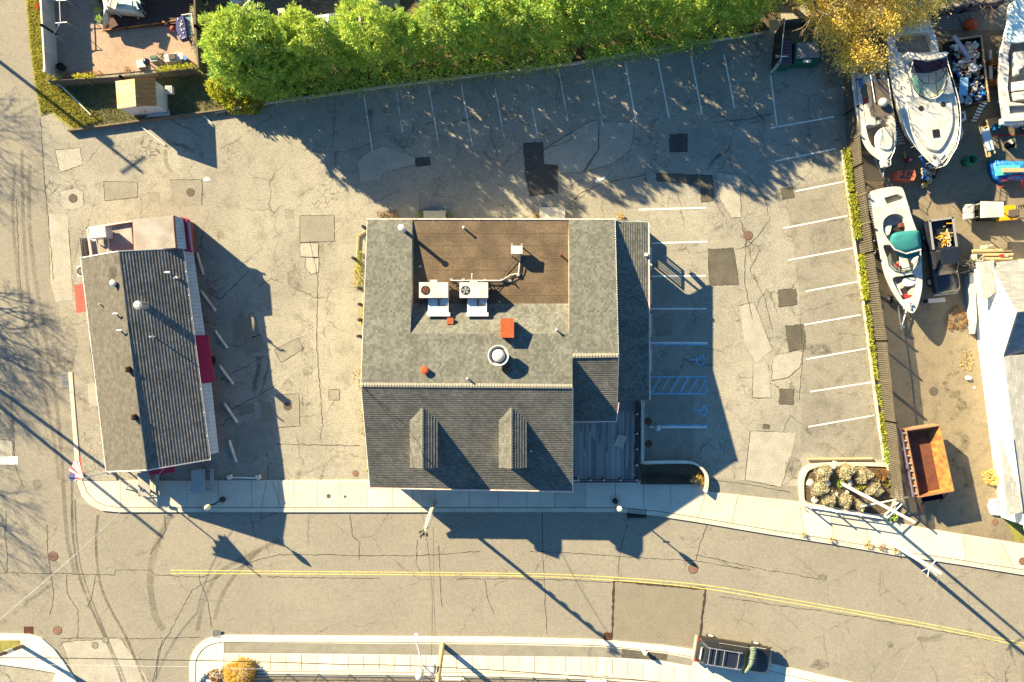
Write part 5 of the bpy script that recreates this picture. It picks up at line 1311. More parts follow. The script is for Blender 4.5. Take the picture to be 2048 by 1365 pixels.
wire([P(-20, 1255, 5.0), P(150, 1110, 4.0), P(300, 965, 2.9), P(330, 935, 2.6)], 'pale service wire running from the narrow building over the junction', .014, m_alu, .2)
wire([P(722, 770, 6.2), P(815, 875, 6.0), q_], 'service wire over the front roof from its left ridge end to the leaning pole', .018, sag=.25)
wire([q2, P(1870, 1200, 6.0), P(1830, 1290, 6.2), P(1780, 1390, 6.4)], 'thin wire crossing the street at the right', .009, m_pole, .2)
# ------------------------------------------------------------------ top-left: verge, patio, fences, shed
b = MB(); b.flat(PP([(50, -80), (84, -80), (86, 0), (92, 60), (100, 130), (118, 164), (205, 240), (146, 262), (100, 226), (82, 232), (70, 170), (60, 90), (52, 0)]), .03); struct(b, 'lawn', m_grass)
rr = random.Random(17)
def inpoly(u, v, pl):
    c = False; n = len(pl)
    for i in range(n):
        x1, y1 = pl[i]; x2, y2 = pl[(i + 1) % n]
        if (y1 > v) != (y2 > v) and u < (x2 - x1) * (v - y1) / (y2 - y1) + x1: c = not c
    return c
def grassfill(pl, n, mat, label, size=.10, z=.03, seed=3, up=1.2):
    rr = random.Random(seed); us = [p[0] for p in pl]; vs = [p[1] for p in pl]; pts = []; b = MB()
    while len(pts) < n:
        u = rr.uniform(min(us), max(us)); v = rr.uniform(min(vs), max(vs))
        if inpoly(u, v, pl): pts.append((P(u, v, z), Vector((0, 0, .3))))
    leaves(b, pts, size, rr, up, 2, .3); return tag(b.build('grass', mat), label, 'grass', kind='stuff')
grassfill([(52, -10), (84, -10), (92, 60), (100, 130), (118, 164), (205, 240), (150, 258), (104, 222), (82, 228), (70, 170), (60, 90)], 7000, l_lawn, 'yellow-green grass verge between the side street and the white fence', .13)
tag(strip_plants('red_ground_shrub', [(78, -10), (80, 22)], .35, .3, l_red, 'bright red low shrub against the white fence at the top left', 'shrub', 260, .13, 3))
tag(strip_plants('orange_leaf_strip', [(86, 30), (90, 110)], .22, .05, l_brown, 'orange strip of fallen leaves along the white fence', 'leaves', 420, .09, 4), kind='stuff')
b = MB(); b.flat(PP([(118, 164), (400, 138), (412, 150), (458, 221), (140, 264), (200, 236)]), .022); struct(b, 'lawn', M('shade_painted_lawn', (.10, .11, .045), (.13, .11, .06), 2, .95, fine=.5, bump=.6))  # shade on this lawn put into a darker grass colour
grassfill([(125, 168), (398, 142), (452, 220), (146, 262), (200, 238)], 6200, leafmat('shade_painted_blade', (.13, .19, .05), (.20, .18, .07), (.10, .11, .04), .3), 'patchy grass with painted shade round the rusty-roofed shed', .10, seed=8)
b = MB(); b.flat(PP([(98, -100), (392, -100), (396, 0), (402, 132), (118, 158)]), .05); struct(b, 'patio', m_paver)
# white vinyl fence
def panel_fence(name, label, pts, h, th, mat, parts, post_mat=None, every=2.4, base=0, capm=None, boards=None, gap=.014, postr=.07, cap=True):
    t = thing(name, label, 'fence', P(*pts[0])); Q = [P(*p) for p in pts]
    b = MB(); pb = []
    for A_, B_ in zip(Q, Q[1:]):
        d = B_ - A_; L = d.length; d.normalize(); a = atan2(d.y, d.x); c = (A_ + B_) / 2
        if boards:
            n = int(L / boards)
            for k in range(n):
                e = A_ + d * (L * (k + .5) / n); hh = h + rnd.uniform(-.012, .012); b.box((e.x, e.y, base + hh / 2), (L / n - gap, th, hh), a)
            for z in (base + .35, base + h - .35): b.box((c.x - d.y * (-th), c.y + d.x * (-th), z), (L, th * .9, .08), a)
        else: b.box((c.x, c.y, base + h / 2), (L, th, h), a)
        n = max(1, round(L / every))
        for k in range(n + 1):
            e = A_ + d * (L * k / n); pb.append(e)
    b.build(parts, mat, t)
    if cap:
        b = MB()
        for A_, B_ in zip(Q, Q[1:]): d = B_ - A_; c = (A_ + B_) / 2; b.box((c.x, c.y, base + h + .025), (d.length, th + .07, .05), atan2(d.y, d.x))
        b.build('top_rail', capm or mat, t)
    for e in pb:
        b = MB(); b.box((e.x, e.y, base + (h + .08) / 2), (postr * 2, postr * 2, h + .08)); b.box((e.x, e.y, base + h + .10), (postr * 2.5, postr * 2.5, .04)); b.build('post', post_mat or mat, t)
    return t
panel_fence('white_fence', 'white vinyl fence between the grass verge and the brick patio', [(106, -60), (108, 0), (112, 70), (117, 158)], 1.6, .06, m_hull, 'panel', every=2.9)
panel_fence('timber_fence', 'weathered wooden fence behind the rusty-roofed shed', [(119, 174), (260, 166), (400, 150)], 1.3, .03, m_fence, 'boards', every=2.4, boards=.30, gap=.01, cap=False)
panel_fence('timber_fence', 'brown double-sided wooden fence between the patio and the grey paved yard', [(408, -80), (406, 0), (408, 70), (414, 150)], 1.5, .05, m_fence, 'boards', every=2.4, boards=.15, cap=True)
tag(strip_plants('climbing_plant', [(122, 162), (200, 158), (260, 152), (330, 146), (396, 138)], .45, 1.0, l_shrub, 'yellow-green climbing plants on top of the fence behind the shed', 'climbing plants', 1700, .15, 21, z0=.5, gap=-.3), kind='stuff')
tag(strip_plants('climbing_plant', [(130, 156), (220, 150), (300, 142)], .5, .5, l_brown, 'reddish brown bed plants inside the patio fence', 'plants', 600, .13, 22, z0=.1, gap=-.1), kind='stuff')
tag(strip_plants('climbing_plant', [(394, 20), (398, 70), (398, 120)], .6, 1.1, l_sage, 'pale dry creeper over the patio side of the brown fence', 'climbing plants', 900, .12, 23, z0=.4, gap=-1.5), kind='stuff')
# low timber edge
b = MB(); A_ = P(140, 264); B_ = P(456, 221); d = (B_ - A_).normalized(); nn = Vector((-d.y, d.x, 0)) * .06; b.slab([A_ - nn + Vector((0, 0, .38)), B_ - nn + Vector((0, 0, .38)), B_ + nn + Vector((0, 0, .38)), A_ + nn + Vector((0, 0, .38))], .38)
tag(b.build('low_board_wall', m_wood), 'low dark board edging between the shed lawn and the asphalt', 'edging')
t = thing('rope_barrier', 'thin metal rail crossing the lawn from the white fence to the board edging', 'rail', P(110, 170)); b = MB(); b.path([P(98, 166, .5), P(122, 172, .5), P(182, 230, .35)], .05, 6); b.build('rail', m_white, t)
for u, v in ((100, 167), (124, 174), (184, 232)): b = MB(); b.tube(P(u, v, 0), P(u, v, .55), .04, 6); b.build('post', m_metal, t)
# shed
t = thing('garden_shed', 'small pale shed with a white and rust-striped ridge roof', 'shed', P(300, 205))
zr, ze = 2.75, 2.05; R0, R1 = P(269, 158, zr), P(272, 213, zr)
b = MB(); rw = []
for e0, e1, mi in (((231, 163), (235, 218), 0), ((310, 157), (313, 212), 1)):
    E0, E1 = P(*e0, ze), P(*e1, ze); b.cur = mi; b.slab([R0, R1, E1, E0], .06)
    n = 22
    for k in range(n): a = R0.lerp(R1, (k + .5) / n); c = E0.lerp(E1, (k + .5) / n); b.tube(a + Vector((0, 0, .01)), c + Vector((0, 0, .01)), .016, 4)
def rusty(name, base, rust, s0, s1, st):
    m, tt, bb = nt(name); tc = tt.nodes.new("ShaderNodeTexCoord"); mp = tt.nodes.new("ShaderNodeMapping"); mp.inputs['Scale'].default_value = st; tt.links.new(tc.outputs['Object'], mp.inputs[0])
    n_ = noise(tt, mp.outputs[0], 1.6, 6, .7); cc = mix(tt, ramp(tt, n_.outputs[0], s0, s1), base, rust); tt.links.new(cc, bb.inputs['Base Color']); bb.inputs['Roughness'].default_value = .7; return m
b.build('roof', [rusty('pale_roof_paint', (.50, .43, .29), (.50, .30, .10), .40, .60, (.6, 5, 1)), rusty('rust_streaked_roof', (.60, .34, .12), (.46, .16, .045), .30, .56, (.6, 5, 1))], t)
w = [P(236, 166, ze), P(308, 160, ze), P(311, 209, ze), P(238, 215, ze)]; b = MB(); b.wall(w, 0, ze); b.poly([w[0], w[1], (R0.x, R0.y - .1, zr - .05)]); b.poly([w[3], w[2], (R1.x, R1.y + .1, zr - .05)]); b.build('wall', M('shed_wall_paint', (.50, .52, .52), (.42, .44, .45), 2, .7), t)
b = MB(); c = (w[3] + w[2]) / 2; b.box((c.x - .3, c.y - .04, .95), (.95, .05, 1.9), .06); dd = b.build('door', m_alu, t); b = MB(); b.ball((c.x + .05, c.y - .1, 1.0), .05); b.build('handle', m_black, dd)
b = MB(); b.slab(PP([(308, 224), (338, 221), (339, 231), (290, 235)], .15), .15); b.build('step', m_alu, t)
t = thing('air_conditioner', 'small white box unit on the east side of the shed', 'air conditioner', P(338, 178)); b = MB(); b.slab(PP([(330, 172), (343, 172), (344, 186), (331, 185)], 1.0), .4); b.build('case', m_white, t); b = MB(); b.slab(PP([(332, 174), (341, 174), (342, 184), (333, 183)], 1.02), .02); b.build('grille', m_greyplas, t)
b = MB(); b.path([P(283, 254, .05), P(330, 291, .05)], .05, 6); tag(b.build('metal_pipe', m_alu), 'pale pipe lying along the edge of the shed\'s shadow', 'pipe')
b = MB(); b.path([P(408, 232, .05), P(425, 249, .05)], .05, 6); tag(b.build('metal_pipe', m_alu), 'short pale pipe on the asphalt below the yellow shrub', 'pipe')
# patio deck and its furniture
b = MB(); b.slab(PP([(200, -60), (392, -60), (392, 38), (392, 44), (206, 60)], .30), .30); o = b.build('patio_deck', m_deckr); tag(o, 'dark red-brown timber platform on the patio', 'deck')
b = MB(); b.tube(P(205, 62, .30), P(358, 41, .30), .06, 6); tag(b.build('edge_board', m_rust2), 'orange board along the platform\'s front edge', 'board')
t = thing('covered_table', 'big table under a pale blue cover on the patio platform', 'table', P(250, 15, .3)); b = MB(); q4 = PP([(238, -20), (280, -20), (281, 18), (232, 26)], 1.05); b.slab(q4, .06); b.build('table_top', M('pale_blue_cloth', (.22, .36, .40), (.28, .42, .46), 2, .7), t)
b = MB(); b.slab(PP([(246, 2), (263, 1), (264, 17), (248, 18)], 1.10), .04); b.build('tray', m_white, t)
for q_i in q4: b = MB(); b.tube((q_i.x, q_i.y, .3), (q_i.x, q_i.y, 1.0), .04, 6); b.build('leg', m_white, t)
t = thing('dust_sheet', 'crumpled white sheet draped over furniture at the platform\'s left corner', 'sheet', P(220, 20, .3)); b = MB(); rr = random.Random(5); 
edge = smooth([(203, -20), (216, -20), (226, -4), (232, 20), (262, 20), (283, 16), (290, 34), (270, 33), (240, 32), (222, 30), (218, 48), (206, 56), (211, 30), (206, 8)], 2)
cen = P(222, 12, 1.3); ring0 = [P(u, v, .5 + .35 * rr.random()) for u, v in edge]; ring1 = [p_.lerp(cen, .4) + Vector((0, 0, .35 + .2 * rr.random())) for p_ in ring0]; ring2 = [p_.lerp(cen, .75) + Vector((0, 0, .35 + .1 * rr.random())) for p_ in ring0]
b.smooth = True; b.loft([ring0, ring1, ring2]); b.build('cloth', m_hull, t)
t = thing('patio_chair', 'pale slatted lounge chair on the crumpled white sheet', 'chair', P(228, 5, .3)); b = MB(); b.slab(PP([(222, -10), (237, -10), (228, 18), (217, 13)], 1.75), .05); b.build('seat', m_beige, t)
b = MB(); b.slab(PP([(221, -12), (224, -12), (219, 14), (216, 12)], 1.78), .06); b.slab(PP([(236, -10), (239, -10), (230, 19), (227, 18)], 1.78), .06); b.build('frame', m_white, t)
for u, v, rz, lb in ((283, 24, .3, 'nearer the platform\'s edge'), (284, 5, .0, 'nearer the top of the photo')):
    c = P(u, v, .3); t = thing('patio_chair', 'blue and white folding chair right of the covered table, %s' % lb, 'chair', c, rz); b = MB(); b.box((0, 0, .45), (.5, .5, .05)); b.build('seat', m_white, t, True); b = MB(); b.box((.25, 0, .8), (.06, .5, .6)); b.build('backrest', m_navyplas, t, True); 
    for x in (-.2, .2):
        for y in (-.2, .2): b = MB(); b.tube((x, y, 0), (x, y, .45), .02, 5); b.build('leg', m_white, t, True)
for u, v, lb in ((201, 24, 'upper'), (205, 44, 'lower'), (197, 2, 'topmost')):
    c = P(u, v, .05); t = thing('potted_plant', 'small green plant in a pot left of the platform, the %s one' % lb, 'potted plant', c, 0); b = MB(); b.lathe([(.16, .05), (.22, .35), (.19, .35)], (c.x, c.y, 0), 12); b.build('pot', m_greyplas, t); f = MB(); rr = random.Random(u); leaves(f, [(Vector((c.x + rr.gauss(0, .12), c.y + rr.gauss(0, .12), .4 + .15 * rr.random())), Vector((0, 0, .2))) for _ in range(90)], .12, rr); f.build('foliage', l_hedge, t)
t = thing('daybed', 'bench with a dark blue star-dotted throw beside the brown fence', 'bench', P(368, 55, .05)); b = MB(); b.slab(PP([(364, 31), (383, 29), (388, 68), (370, 76)], .7), .1); b.build('seat', M('blue_grey_cushion', (.12, .20, .25), (.15, .24, .29), 2, .8), t)
b = MB(); b.path(PP([(363, 31), (383, 28), (388, 66)], .75), .05); b.build('frame', m_white, t)
b = MB(); th_ = [P(352, 38, .95), P(366, 31, .95), P(370, 50, .98), P(374, 76, .95), P(360, 80, .9), P(352, 60, .9)]; b.slab(th_, .5); thr = b.build('throw', m_navyplas, t); b = MB(); rr = random.Random(2)
for k in range(14): c = P(rr.uniform(355, 369), rr.uniform(36, 77), .97); b.lathe([(.05, .975), (.05, .99)], (c.x, c.y, 0), 5)
b.build('stars', m_white, thr)
t = thing('red_ball', 'small red ball leaning against the blue throw', 'ball', P(348, 60, .05)); b = MB(); b.smooth = True; c = P(348, 60, .05); b.ball((c.x, c.y, .25), .2); b.build('ball', m_coral, t)
t = thing('barbecue_grill', 'silver and black barbecue grill by the patio\'s back fence', 'barbecue', P(345, 117, .05)); b = MB(); b.slab(PP([(329, 110), (352, 106), (354, 121), (330, 124)], 1.0), .9); b.build('body', m_alu, t); b = MB(); b.slab(PP([(336, 109), (350, 107), (351, 118), (337, 120)], 1.12), .14); b.build('lid', m_black, t); b = MB(); b.slab(PP([(354, 106), (364, 105), (366, 118), (356, 120)], .95), .05); b.build('side_shelf', m_hull, t)
t = thing('wheelie_bin', 'grey-green square bin left of the barbecue grill', 'bin', P(308, 118, .05)); b = MB(); b.slab(PP([(300, 112), (312, 111), (314, 122), (301, 124)], 1.0), .9); b.build('body', m_greyplas, t); b = MB(); b.slab(PP([(300, 112), (312, 111), (313, 117), (300, 118)], 1.06), .05); b.build('lid', m_dgreen, t)
t = thing('folded_chairs', 'jumble of folded green-black garden chairs behind the bin', 'garden chairs', P(322, 110, .05)); b = MB(); rr = random.Random(4)
for k in range(12): b.tube(P(rr.uniform(312, 328), rr.uniform(103, 128), rr.uniform(.1, .9)), P(rr.uniform(312, 330), rr.uniform(103, 130), rr.uniform(.1, .9)), .025, 5)
b.build('frame', m_black, t)
t = thing('white_board', 'white square board lying in the sun on the patio', 'board', P(280, 128, .05)); b = MB(); b.slab(PP([(272, 121), (289, 119), (291, 134), (275, 136)], .25), .2); b.build('board', m_hull, t)
t = thing('round_grill', 'dark blue kettle drum beside the white board', 'kettle', P(293, 124, .05)); b = MB(); b.smooth = True; c = P(293, 124, .6); b.ball((c.x, c.y, .6), .27); b.build('bowl', M('navy_enamel', (.02, .03, .09), None, 2, .3), t); b = MB(); b.tube((c.x, c.y, .05), (c.x, c.y, .4), .05); b.build('stand', m_metal, t)
t = thing('blue_tub', 'small blue tub at the patio\'s lower right corner', 'tub', P(374, 121, .05)); b = MB(); c = P(374, 121); b.lathe([(.15, .05), (.2, .45), (.17, .45)], c, 14); b.build('tub', m_blue2, t)
t = thing('trellis', 'tall metal trellis frame beside the white fence', 'frame', P(112, 45, .05)); b = MB(); b.path([P(106, 2, 1.2), P(133, 1, 1.2)], .03); b.path([P(107, 47, 1.2), P(134, 45, 1.2)], .03); b.path([P(118, -20, 1.2), P(121, 45, 1.2), P(107, 69, 1.0)], .035)
for u, v in ((133, 1), (134, 45), (107, 69)): b.tube(P(u, v, 1.2), (P(u, v, 1.2).x, P(u, v, 1.2).y, .05), .025, 5)
b.build('frame', m_alu, t)
t = thing('plant_pot', 'dark round plant pot in the corner of the white fence', 'pot', P(128, 138, .05)); b = MB(); c = P(128, 138); b.lathe([(.22, .05), (.3, .5), (.25, .5), (.24, .4)], c, 16); b.build('pot', m_dark, t)
# ------------------------------------------------------------------ yards behind the hedge
b = MB(); b.flat(PP([(414, -140), (712, -140), (722, 80), (560, 110), (430, 150), (416, 120)]), .040); struct(b, 'paved_yard', m_pavdk)
b = MB(); b.flat(PP([(730, -140), (1560, -140), (1560, 60), (740, 110)]), .030); struct(b, 'back_yard', m_soil)
b = MB(); b.flat(PP([(714, -80), (734, -80), (748, 90), (722, 90)]), .045); struct(b, 'gravel_strip', m_gravel)
panel_fence('white_fence', 'white vinyl fence between the two yards behind the hedge', [(718, -80), (722, 0), (729, 62)], 1.6, .06, m_hull, 'panel', every=2.2)
b = MB(); b.slab(PP([(740, -40), (799, -40), (800, 14), (742, 20)], .25), .25); tag(b.build('concrete_slab', M('olive_concrete', (.27, .25, .18), (.23, .21, .155), 2, .9)), 'plain olive-grey concrete slab at the top edge behind the hedge', 'slab')
t = thing('cushion_box', 'large pale blue-grey box at the top edge of the grey yard', 'box', P(470, 2, .04)); b = MB(); b.slab(PP([(455, -12), (476, -16), (484, 3), (462, 11)], .5), .45); b.slab(PP([(478, -16), (498, -18), (498, -4), (486, 3)], .5), .45); b.build('box', M('pale_blue_grey_cloth', (.42, .46, .50), None, 2, .8), t)
t = thing('lounger', 'grey cushioned lounger with long pale rails in the grey yard', 'lounger', P(455, 48, .04)); b = MB(); b.slab(PP([(438, 58), (455, 44), (462, 50), (444, 66)], .45), .12); b.slab(PP([(452, 44), (460, 38), (466, 47), (459, 52)], .55), .12); b.build('cushion', M('grey_cushion', (.40, .43, .46), None, 2, .8), t)
b = MB(); b.path([P(452, 44, .5), P(500, 0, 1.6)], .035); b.path([P(480, 38, .4), P(503, -2, 1.6)], .035); b.build('rail', m_alu, t)
b = MB(); b.slab(PP([(492, 18), (501, 17), (502, 26), (493, 27)], .45), .05); tag(b.build('side_table', m_greyplas), 'small pale grey square stool in the grey yard', 'stool')
b = MB(); b.slab(PP([(482, 38), (491, 36), (493, 46), (484, 47)], .5), .05); tag(b.build('side_table', m_greyplas), 'blue-grey stool half hidden by the hedge\'s top edge', 'stool')
t = thing('garden_chair', 'tan-backed garden chair facing the hedge in the grey yard', 'chair', P(563, 25, .04)); b = MB(); b.slab(PP([(554, 18), (568, 16), (572, 25), (558, 27)], .85), .04); b.build('backrest', m_beige, t); b = MB(); b.slab(PP([(559, 28), (572, 26), (573, 36), (560, 38)], .45), .04); b.build('seat', m_black, t); b = MB(); b.path(PP([(557, 27), (558, 38)], .65), .025); b.path(PP([(572, 25), (573, 37)], .65), .025)
for u, v in ((558, 27), (573, 26), (559, 37), (573, 36)): b.tube(P(u, v, .7), (P(u, v, .7).x, P(u, v, .7).y, .04), .02, 5)
b.build('frame', m_alu, t)
t = thing('garden_chair', 'dark folding chair at the very top of the grey yard', 'chair', P(610, 0, .04)); b = MB(); b.path([P(598, -6, .8), P(606, 3, .1)], .03); b.path([P(606, -6, .8), P(598, 4, .1)], .03); b.path([P(622, -6, .8), P(630, 3, .1)], .03); b.path([P(630, -8, .8), P(622, 3, .1)], .03); b.build('frame', m_metal, t)
t = thing('plant_pot', 'round pale plant pot beside the brown fence at the top', 'pot', P(412, 8, .04)); b = MB(); c = P(412, 8); b.lathe([(.2, .04), (.27, .4), (.23, .4), (.22, .32)], c, 16); b.cur = 1; b.lathe([(.22, .3), (.22, .33)], c, 14); b.build('pot', [m_beige, m_soil], t)
t = thing('garden_pavilion', 'small white-roofed shed with blue-edged panels behind the hedge', 'shed', P(668, 60, .04)); zr = 2.3
rg0, rg1 = P(658, 28, 2.5), P(652, 84, 2.5); b = MB(); b.slab([P(629, 33, 2.0), rg0, rg1, P(632, 90, 2.0)], .05); b.slab([rg0, P(694, 24, 2.1), P(702, 84, 2.1), rg1], .05); b.cur = 1
for k in range(9): a_ = rg0.lerp(P(694, 24, 2.1), k / 8); c_ = rg1.lerp(P(702, 84, 2.1), k / 8); b.tube(a_, c_, .018, 4)
b.build('roof', [m_hull, m_greyplas], t); b = MB(); b.wall(PP([(634, 40), (692, 32), (698, 82), (636, 88)], 1.9), .04, 1.95); b.build('wall', m_cor, t)
b = MB(); b.path([P(600, 27, .6), P(609, 44, .6), P(590, 58, .3)], .03); tag(b.build('loose_pole', m_alu), 'bent pale pole leaning beside the hedge near the small shed', 'pole')
t = thing('garden_chair', 'plum and white lounge chair at the top behind the hedge', 'chair', P(836, 2, .03)); b = MB(); b.path([P(828, -6, .6), P(833, 8, .3), P(844, 5, .3), P(840, -8, .6)], .03); b.build('frame', m_white, t); b = MB(); b.slab(PP([(829, -5), (839, -7), (843, 4), (833, 7)], .45), .04); b.build('seat', m_purple, t)

# ================================================================== EAST FENCE, IVY, LOW WALL
fp = [(1681, 60), (1685, 130), (1690, 230), (1698, 341), (1720, 510), (1746, 682), (1763, 840), (1779, 992)]
panel_fence('board_fence', 'long brown board fence between the car park and the boat yard', fp, 2.05, .02, m_fence, 'boards', every=2.45, boards=.165, gap=.06, cap=False, postr=.05)
b = MB(); lw = [(1684, 300), (1694, 360), (1712, 500), (1730, 620), (1745, 740), (1758, 840), (1770, 921)]; b.ribbon(PP(lw, .22), .12, .22)
v_ = b.v[:]; n_ = len(lw); b.wall(v_[:n_], 0, .22, False); b.wall(v_[n_:], 0, .22, False); tag(b.build('low_wall', m_kerb), 'low pale concrete wall under the ivy along the board fence', 'low wall')
for k, (sp, w, hh, n, mt, lb, g) in enumerate((([(1690, 300), (1694, 345), (1698, 385)], .42, .7, 900, l_ivy, 'yellow-green ivy clump at the upper end of the board fence', -3),
        ([(1700, 390), (1708, 440), (1712, 480)], .50, .8, 1300, l_ivy, 'thick green ivy along the fence beside the third and fourth stalls', -3), ([(1716, 490), (1724, 560), (1728, 600)], .42, .7, 1000, l_shrub, 'ivy along the fence beside the middle stalls', -2),
        ([(1730, 610), (1742, 700), (1750, 760)], .32, .5, 650, l_ivy, 'thin ivy along the fence beside the fifth and sixth stalls', -1), ([(1752, 770), (1762, 850), (1772, 915)], .34, .5, 700, l_ivy, 'thin ivy at the lower end of the board fence', -1.2), ([(1768, 900), (1775, 925)], .40, .5, 300, l_hedge, 'bright green weed clump where the fence meets the rounded planter', -9))):
    tag(strip_plants('ivy', sp, w, hh, mt, lb, 'ivy', n, .15, 60 + k, z0=.1, gap=g), kind='stuff')
tag(strip_plants('leaf_litter', [(1680, 200), (1690, 300), (1715, 500), (1742, 700), (1765, 900)], .9, .03, l_brown, 'brown leaf litter along the low wall by the stalls', 'leaves', 900, .09, 66, gap=-.4), kind='stuff')
tag(strip_plants('leaf_litter', [(1556, 90), (1620, 100), (1660, 140), (1676, 210)], 1.0, .03, l_brown, 'brown leaf litter in the shaded corner by the dumpster', 'leaves', 800, .09, 67, gap=-.9), kind='stuff')
tag(strip_plants('leaf_litter', [(1960, 600), (1972, 700), (1985, 800), (1995, 960)], .5, .03, l_gold, 'yellow leaf litter along the foot of the white house', 'leaves', 700, .10, 68, gap=-.5), kind='stuff')
tag(strip_plants('leaf_litter', [(430, 232), (470, 226), (530, 212)], .5, .03, l_brown, 'brown leaf litter below the yellow shrubs', 'leaves', 260, .09, 69, gap=-9), kind='stuff')
# dumpster enclosure at the top
t = thing('dumpster', 'dark green dumpster with a ribbed grey lid under the yellow tree', 'dumpster', P(1610, 110)); b = MB(); b.slab(PP([(1590, 84), (1640, 80), (1644, 124), (1588, 127)], 1.15), 1.05); b.build('body', m_dgreen, t); b = MB(); b.slab(PP([(1594, 86), (1636, 84), (1640, 114), (1593, 117)], 1.28), .10)
for k in range(7): b.tube(P(1598 + k * 6, 86, 1.30), P(1598 + k * 6.2, 115, 1.30), .04, 5)
b.build('lid', m_greyplas, t); b = MB(); b.slab(PP([(1606, 120), (1622, 119), (1622, 125), (1606, 126)], 1.17), .01); b.build('label_plate', m_white, t)
t = thing('slatted_bin', 'dark plum slatted bin beside the green dumpster', 'bin', P(1572, 108)); b = MB()
for k in range(8): b.box(P(1571, 84 + k * 6.3, 1.15), (.95, .19, .05), .03)
b.build('lid', m_purple, t); b = MB(); b.slab(PP([(1560, 80), (1584, 78), (1582, 132), (1557, 133)], 1.05), 1.0); b.build('body', m_dgreen, t)
t = thing('wire_gate', 'tall dark mesh gate with a white frame at the dumpster corner', 'gate', P(1543, 146)); p0, p1 = P(1541, 146), P(1549, 66)
b = MB()
for k in range(12): e = p0.lerp(p1, k / 11); b.tube((e.x, e.y, .1), (e.x, e.y, 2.0), .03, 5)
b.box(((p0.x + p1.x) / 2, (p0.y + p1.y) / 2, 1.0), ((p1 - p0).length, .01, 1.9), atan2((p1 - p0).y, (p1 - p0).x)); b.build('mesh_panel', m_black, t)
b = MB(); b.path([(p0.x, p0.y, .05), (p0.x, p0.y, 2.05), (p1.x, p1.y, 2.05), (p1.x, p1.y, .05)], .035); b.path([P(1541, 146, .1), P(1560, 121, 1.9)], .04); b.path([P(1546, 146, .1), P(1561, 124, 1.9)], .03); b.path([P(1551, 112, 2.0), P(1575, 113, 1.7), P(1552, 115, 1.9)], .03); b.build('frame', m_alu, t)
panel_fence('board_fence', 'dark board fence behind the dumpster', [(1549, 62), (1600, 56), (1680, 50)], 1.8, .03, m_fence, 'boards', every=2.2, boards=.15, cap=False)
b = MB(); b.slab(PP([(1538, 41), (1562, 38), (1562, 52), (1540, 68)], 1.6), .06); tag(b.build('timber_board', m_woodlt), 'tan wooden board leaning behind the mesh gate', 'board')

# ================================================================== BOATS
def regbox(u0, v0, u1, v1): return [(u0, v0), (u1, v0), (u1, v1), (u0, v1)]
def hull(t, deck_px, zd, zk, holes, mats, name='hull', taper=.72, bow=None, chine=None):
    """closed hull from its deck outline: gunwale, chine, keel; deck sheet with sunk wells"""
    D = [P(u, v, zd) for u, v in deck_px]; cx = sum(p.x for p in D) / len(D); cy = sum(p.y for p in D) / len(D)
    b = MB(); b.smooth = False
    ax = (P(*bow[1], zd) - P(*bow[0], zd)).normalized(); nrm = Vector((-ax.y, ax.x, 0)); o = P(*bow[0], zd); L = (P(*bow[1], zd) - o).length
    def ring(f, z, shrink=0):
        r = []
        for p in D:
            s_ = (p - o).dot(ax); w = (p - o).dot(nrm); k = 1 - shrink * max(0, s_ / L) ** 2
            r.append(o + ax * (s_ * k if s_ > 0 else s_) + nrm * (w * f) + Vector((0, 0, z - zd)))
        return r
    b.cur = 1; b.loft([ring(.06, zk, .26), ring(taper * .9, zk + (zd - zk) * .33, .14), ring(.97, zd - .30, .04)], False)
    b.cur = 2; b.loft([ring(.97, zd - .30, .04), ring(.985, zd - .24, .03)], False)
    b.cur = 1; b.loft([ring(.985, zd - .24, .03), ring(1.0, zd - .03)], False); b.cur = 0; b.loft([ring(1.0, zd - .03), ring(.985, zd)], False)
    top = ring(.985, zd); hl = [[P(u, v, zd) for u, v in h[0]] for h in holes]
    b.holed([(p.x, p.y) for p in top], [[(p.x, p.y) for p in h] for h in hl], zd)
    for h, pl in zip(holes, hl):
        dep, fm = h[1], h[2]
        b.cur = 0; b.wall(pl, zd - dep, zd); b.cur = fm; b.flat(pl, zd - dep)
    return b.build(name, mats, t)
def solid(t, pts, zt, th, mat, name, bev=.04):
    q = PP(pts, zt); c = sum(q, Vector()) / len(q); b = MB(); lo = [p - Vector((0, 0, th)) for p in q]; mid = [p - Vector((0, 0, bev)) for p in q]; top = [p.lerp(c, min(.3, bev * 1.2 / max(.1, (p - c).length))) for p in q]
    b.loft([lo, mid], False); b.loft([mid, top], False); b.flat([(p.x, p.y) for p in top], zt); return b.build(name, mat, t)
def railing(t, pts, z, zb, r=.025, name='bow_rail', n=5, mat=None, mid=False):
    b = MB(); q = [P(u, v, z) for u, v in pts]; b.path(q, r, 6)
    for k in range(0, len(q), max(1, len(q) // n)): b.tube(q[k], (q[k].x, q[k].y, zb), r * .8, 5)
    if mid: b.path([p - Vector((0, 0, (z - zb) / 2)) for p in q], r * .7, 5)
    return b.build(name, mat or m_alu, t)
hm = [m_hull, m_hulldirty, m_navy, m_floor, MATS['white_paint'], m_greyplas]
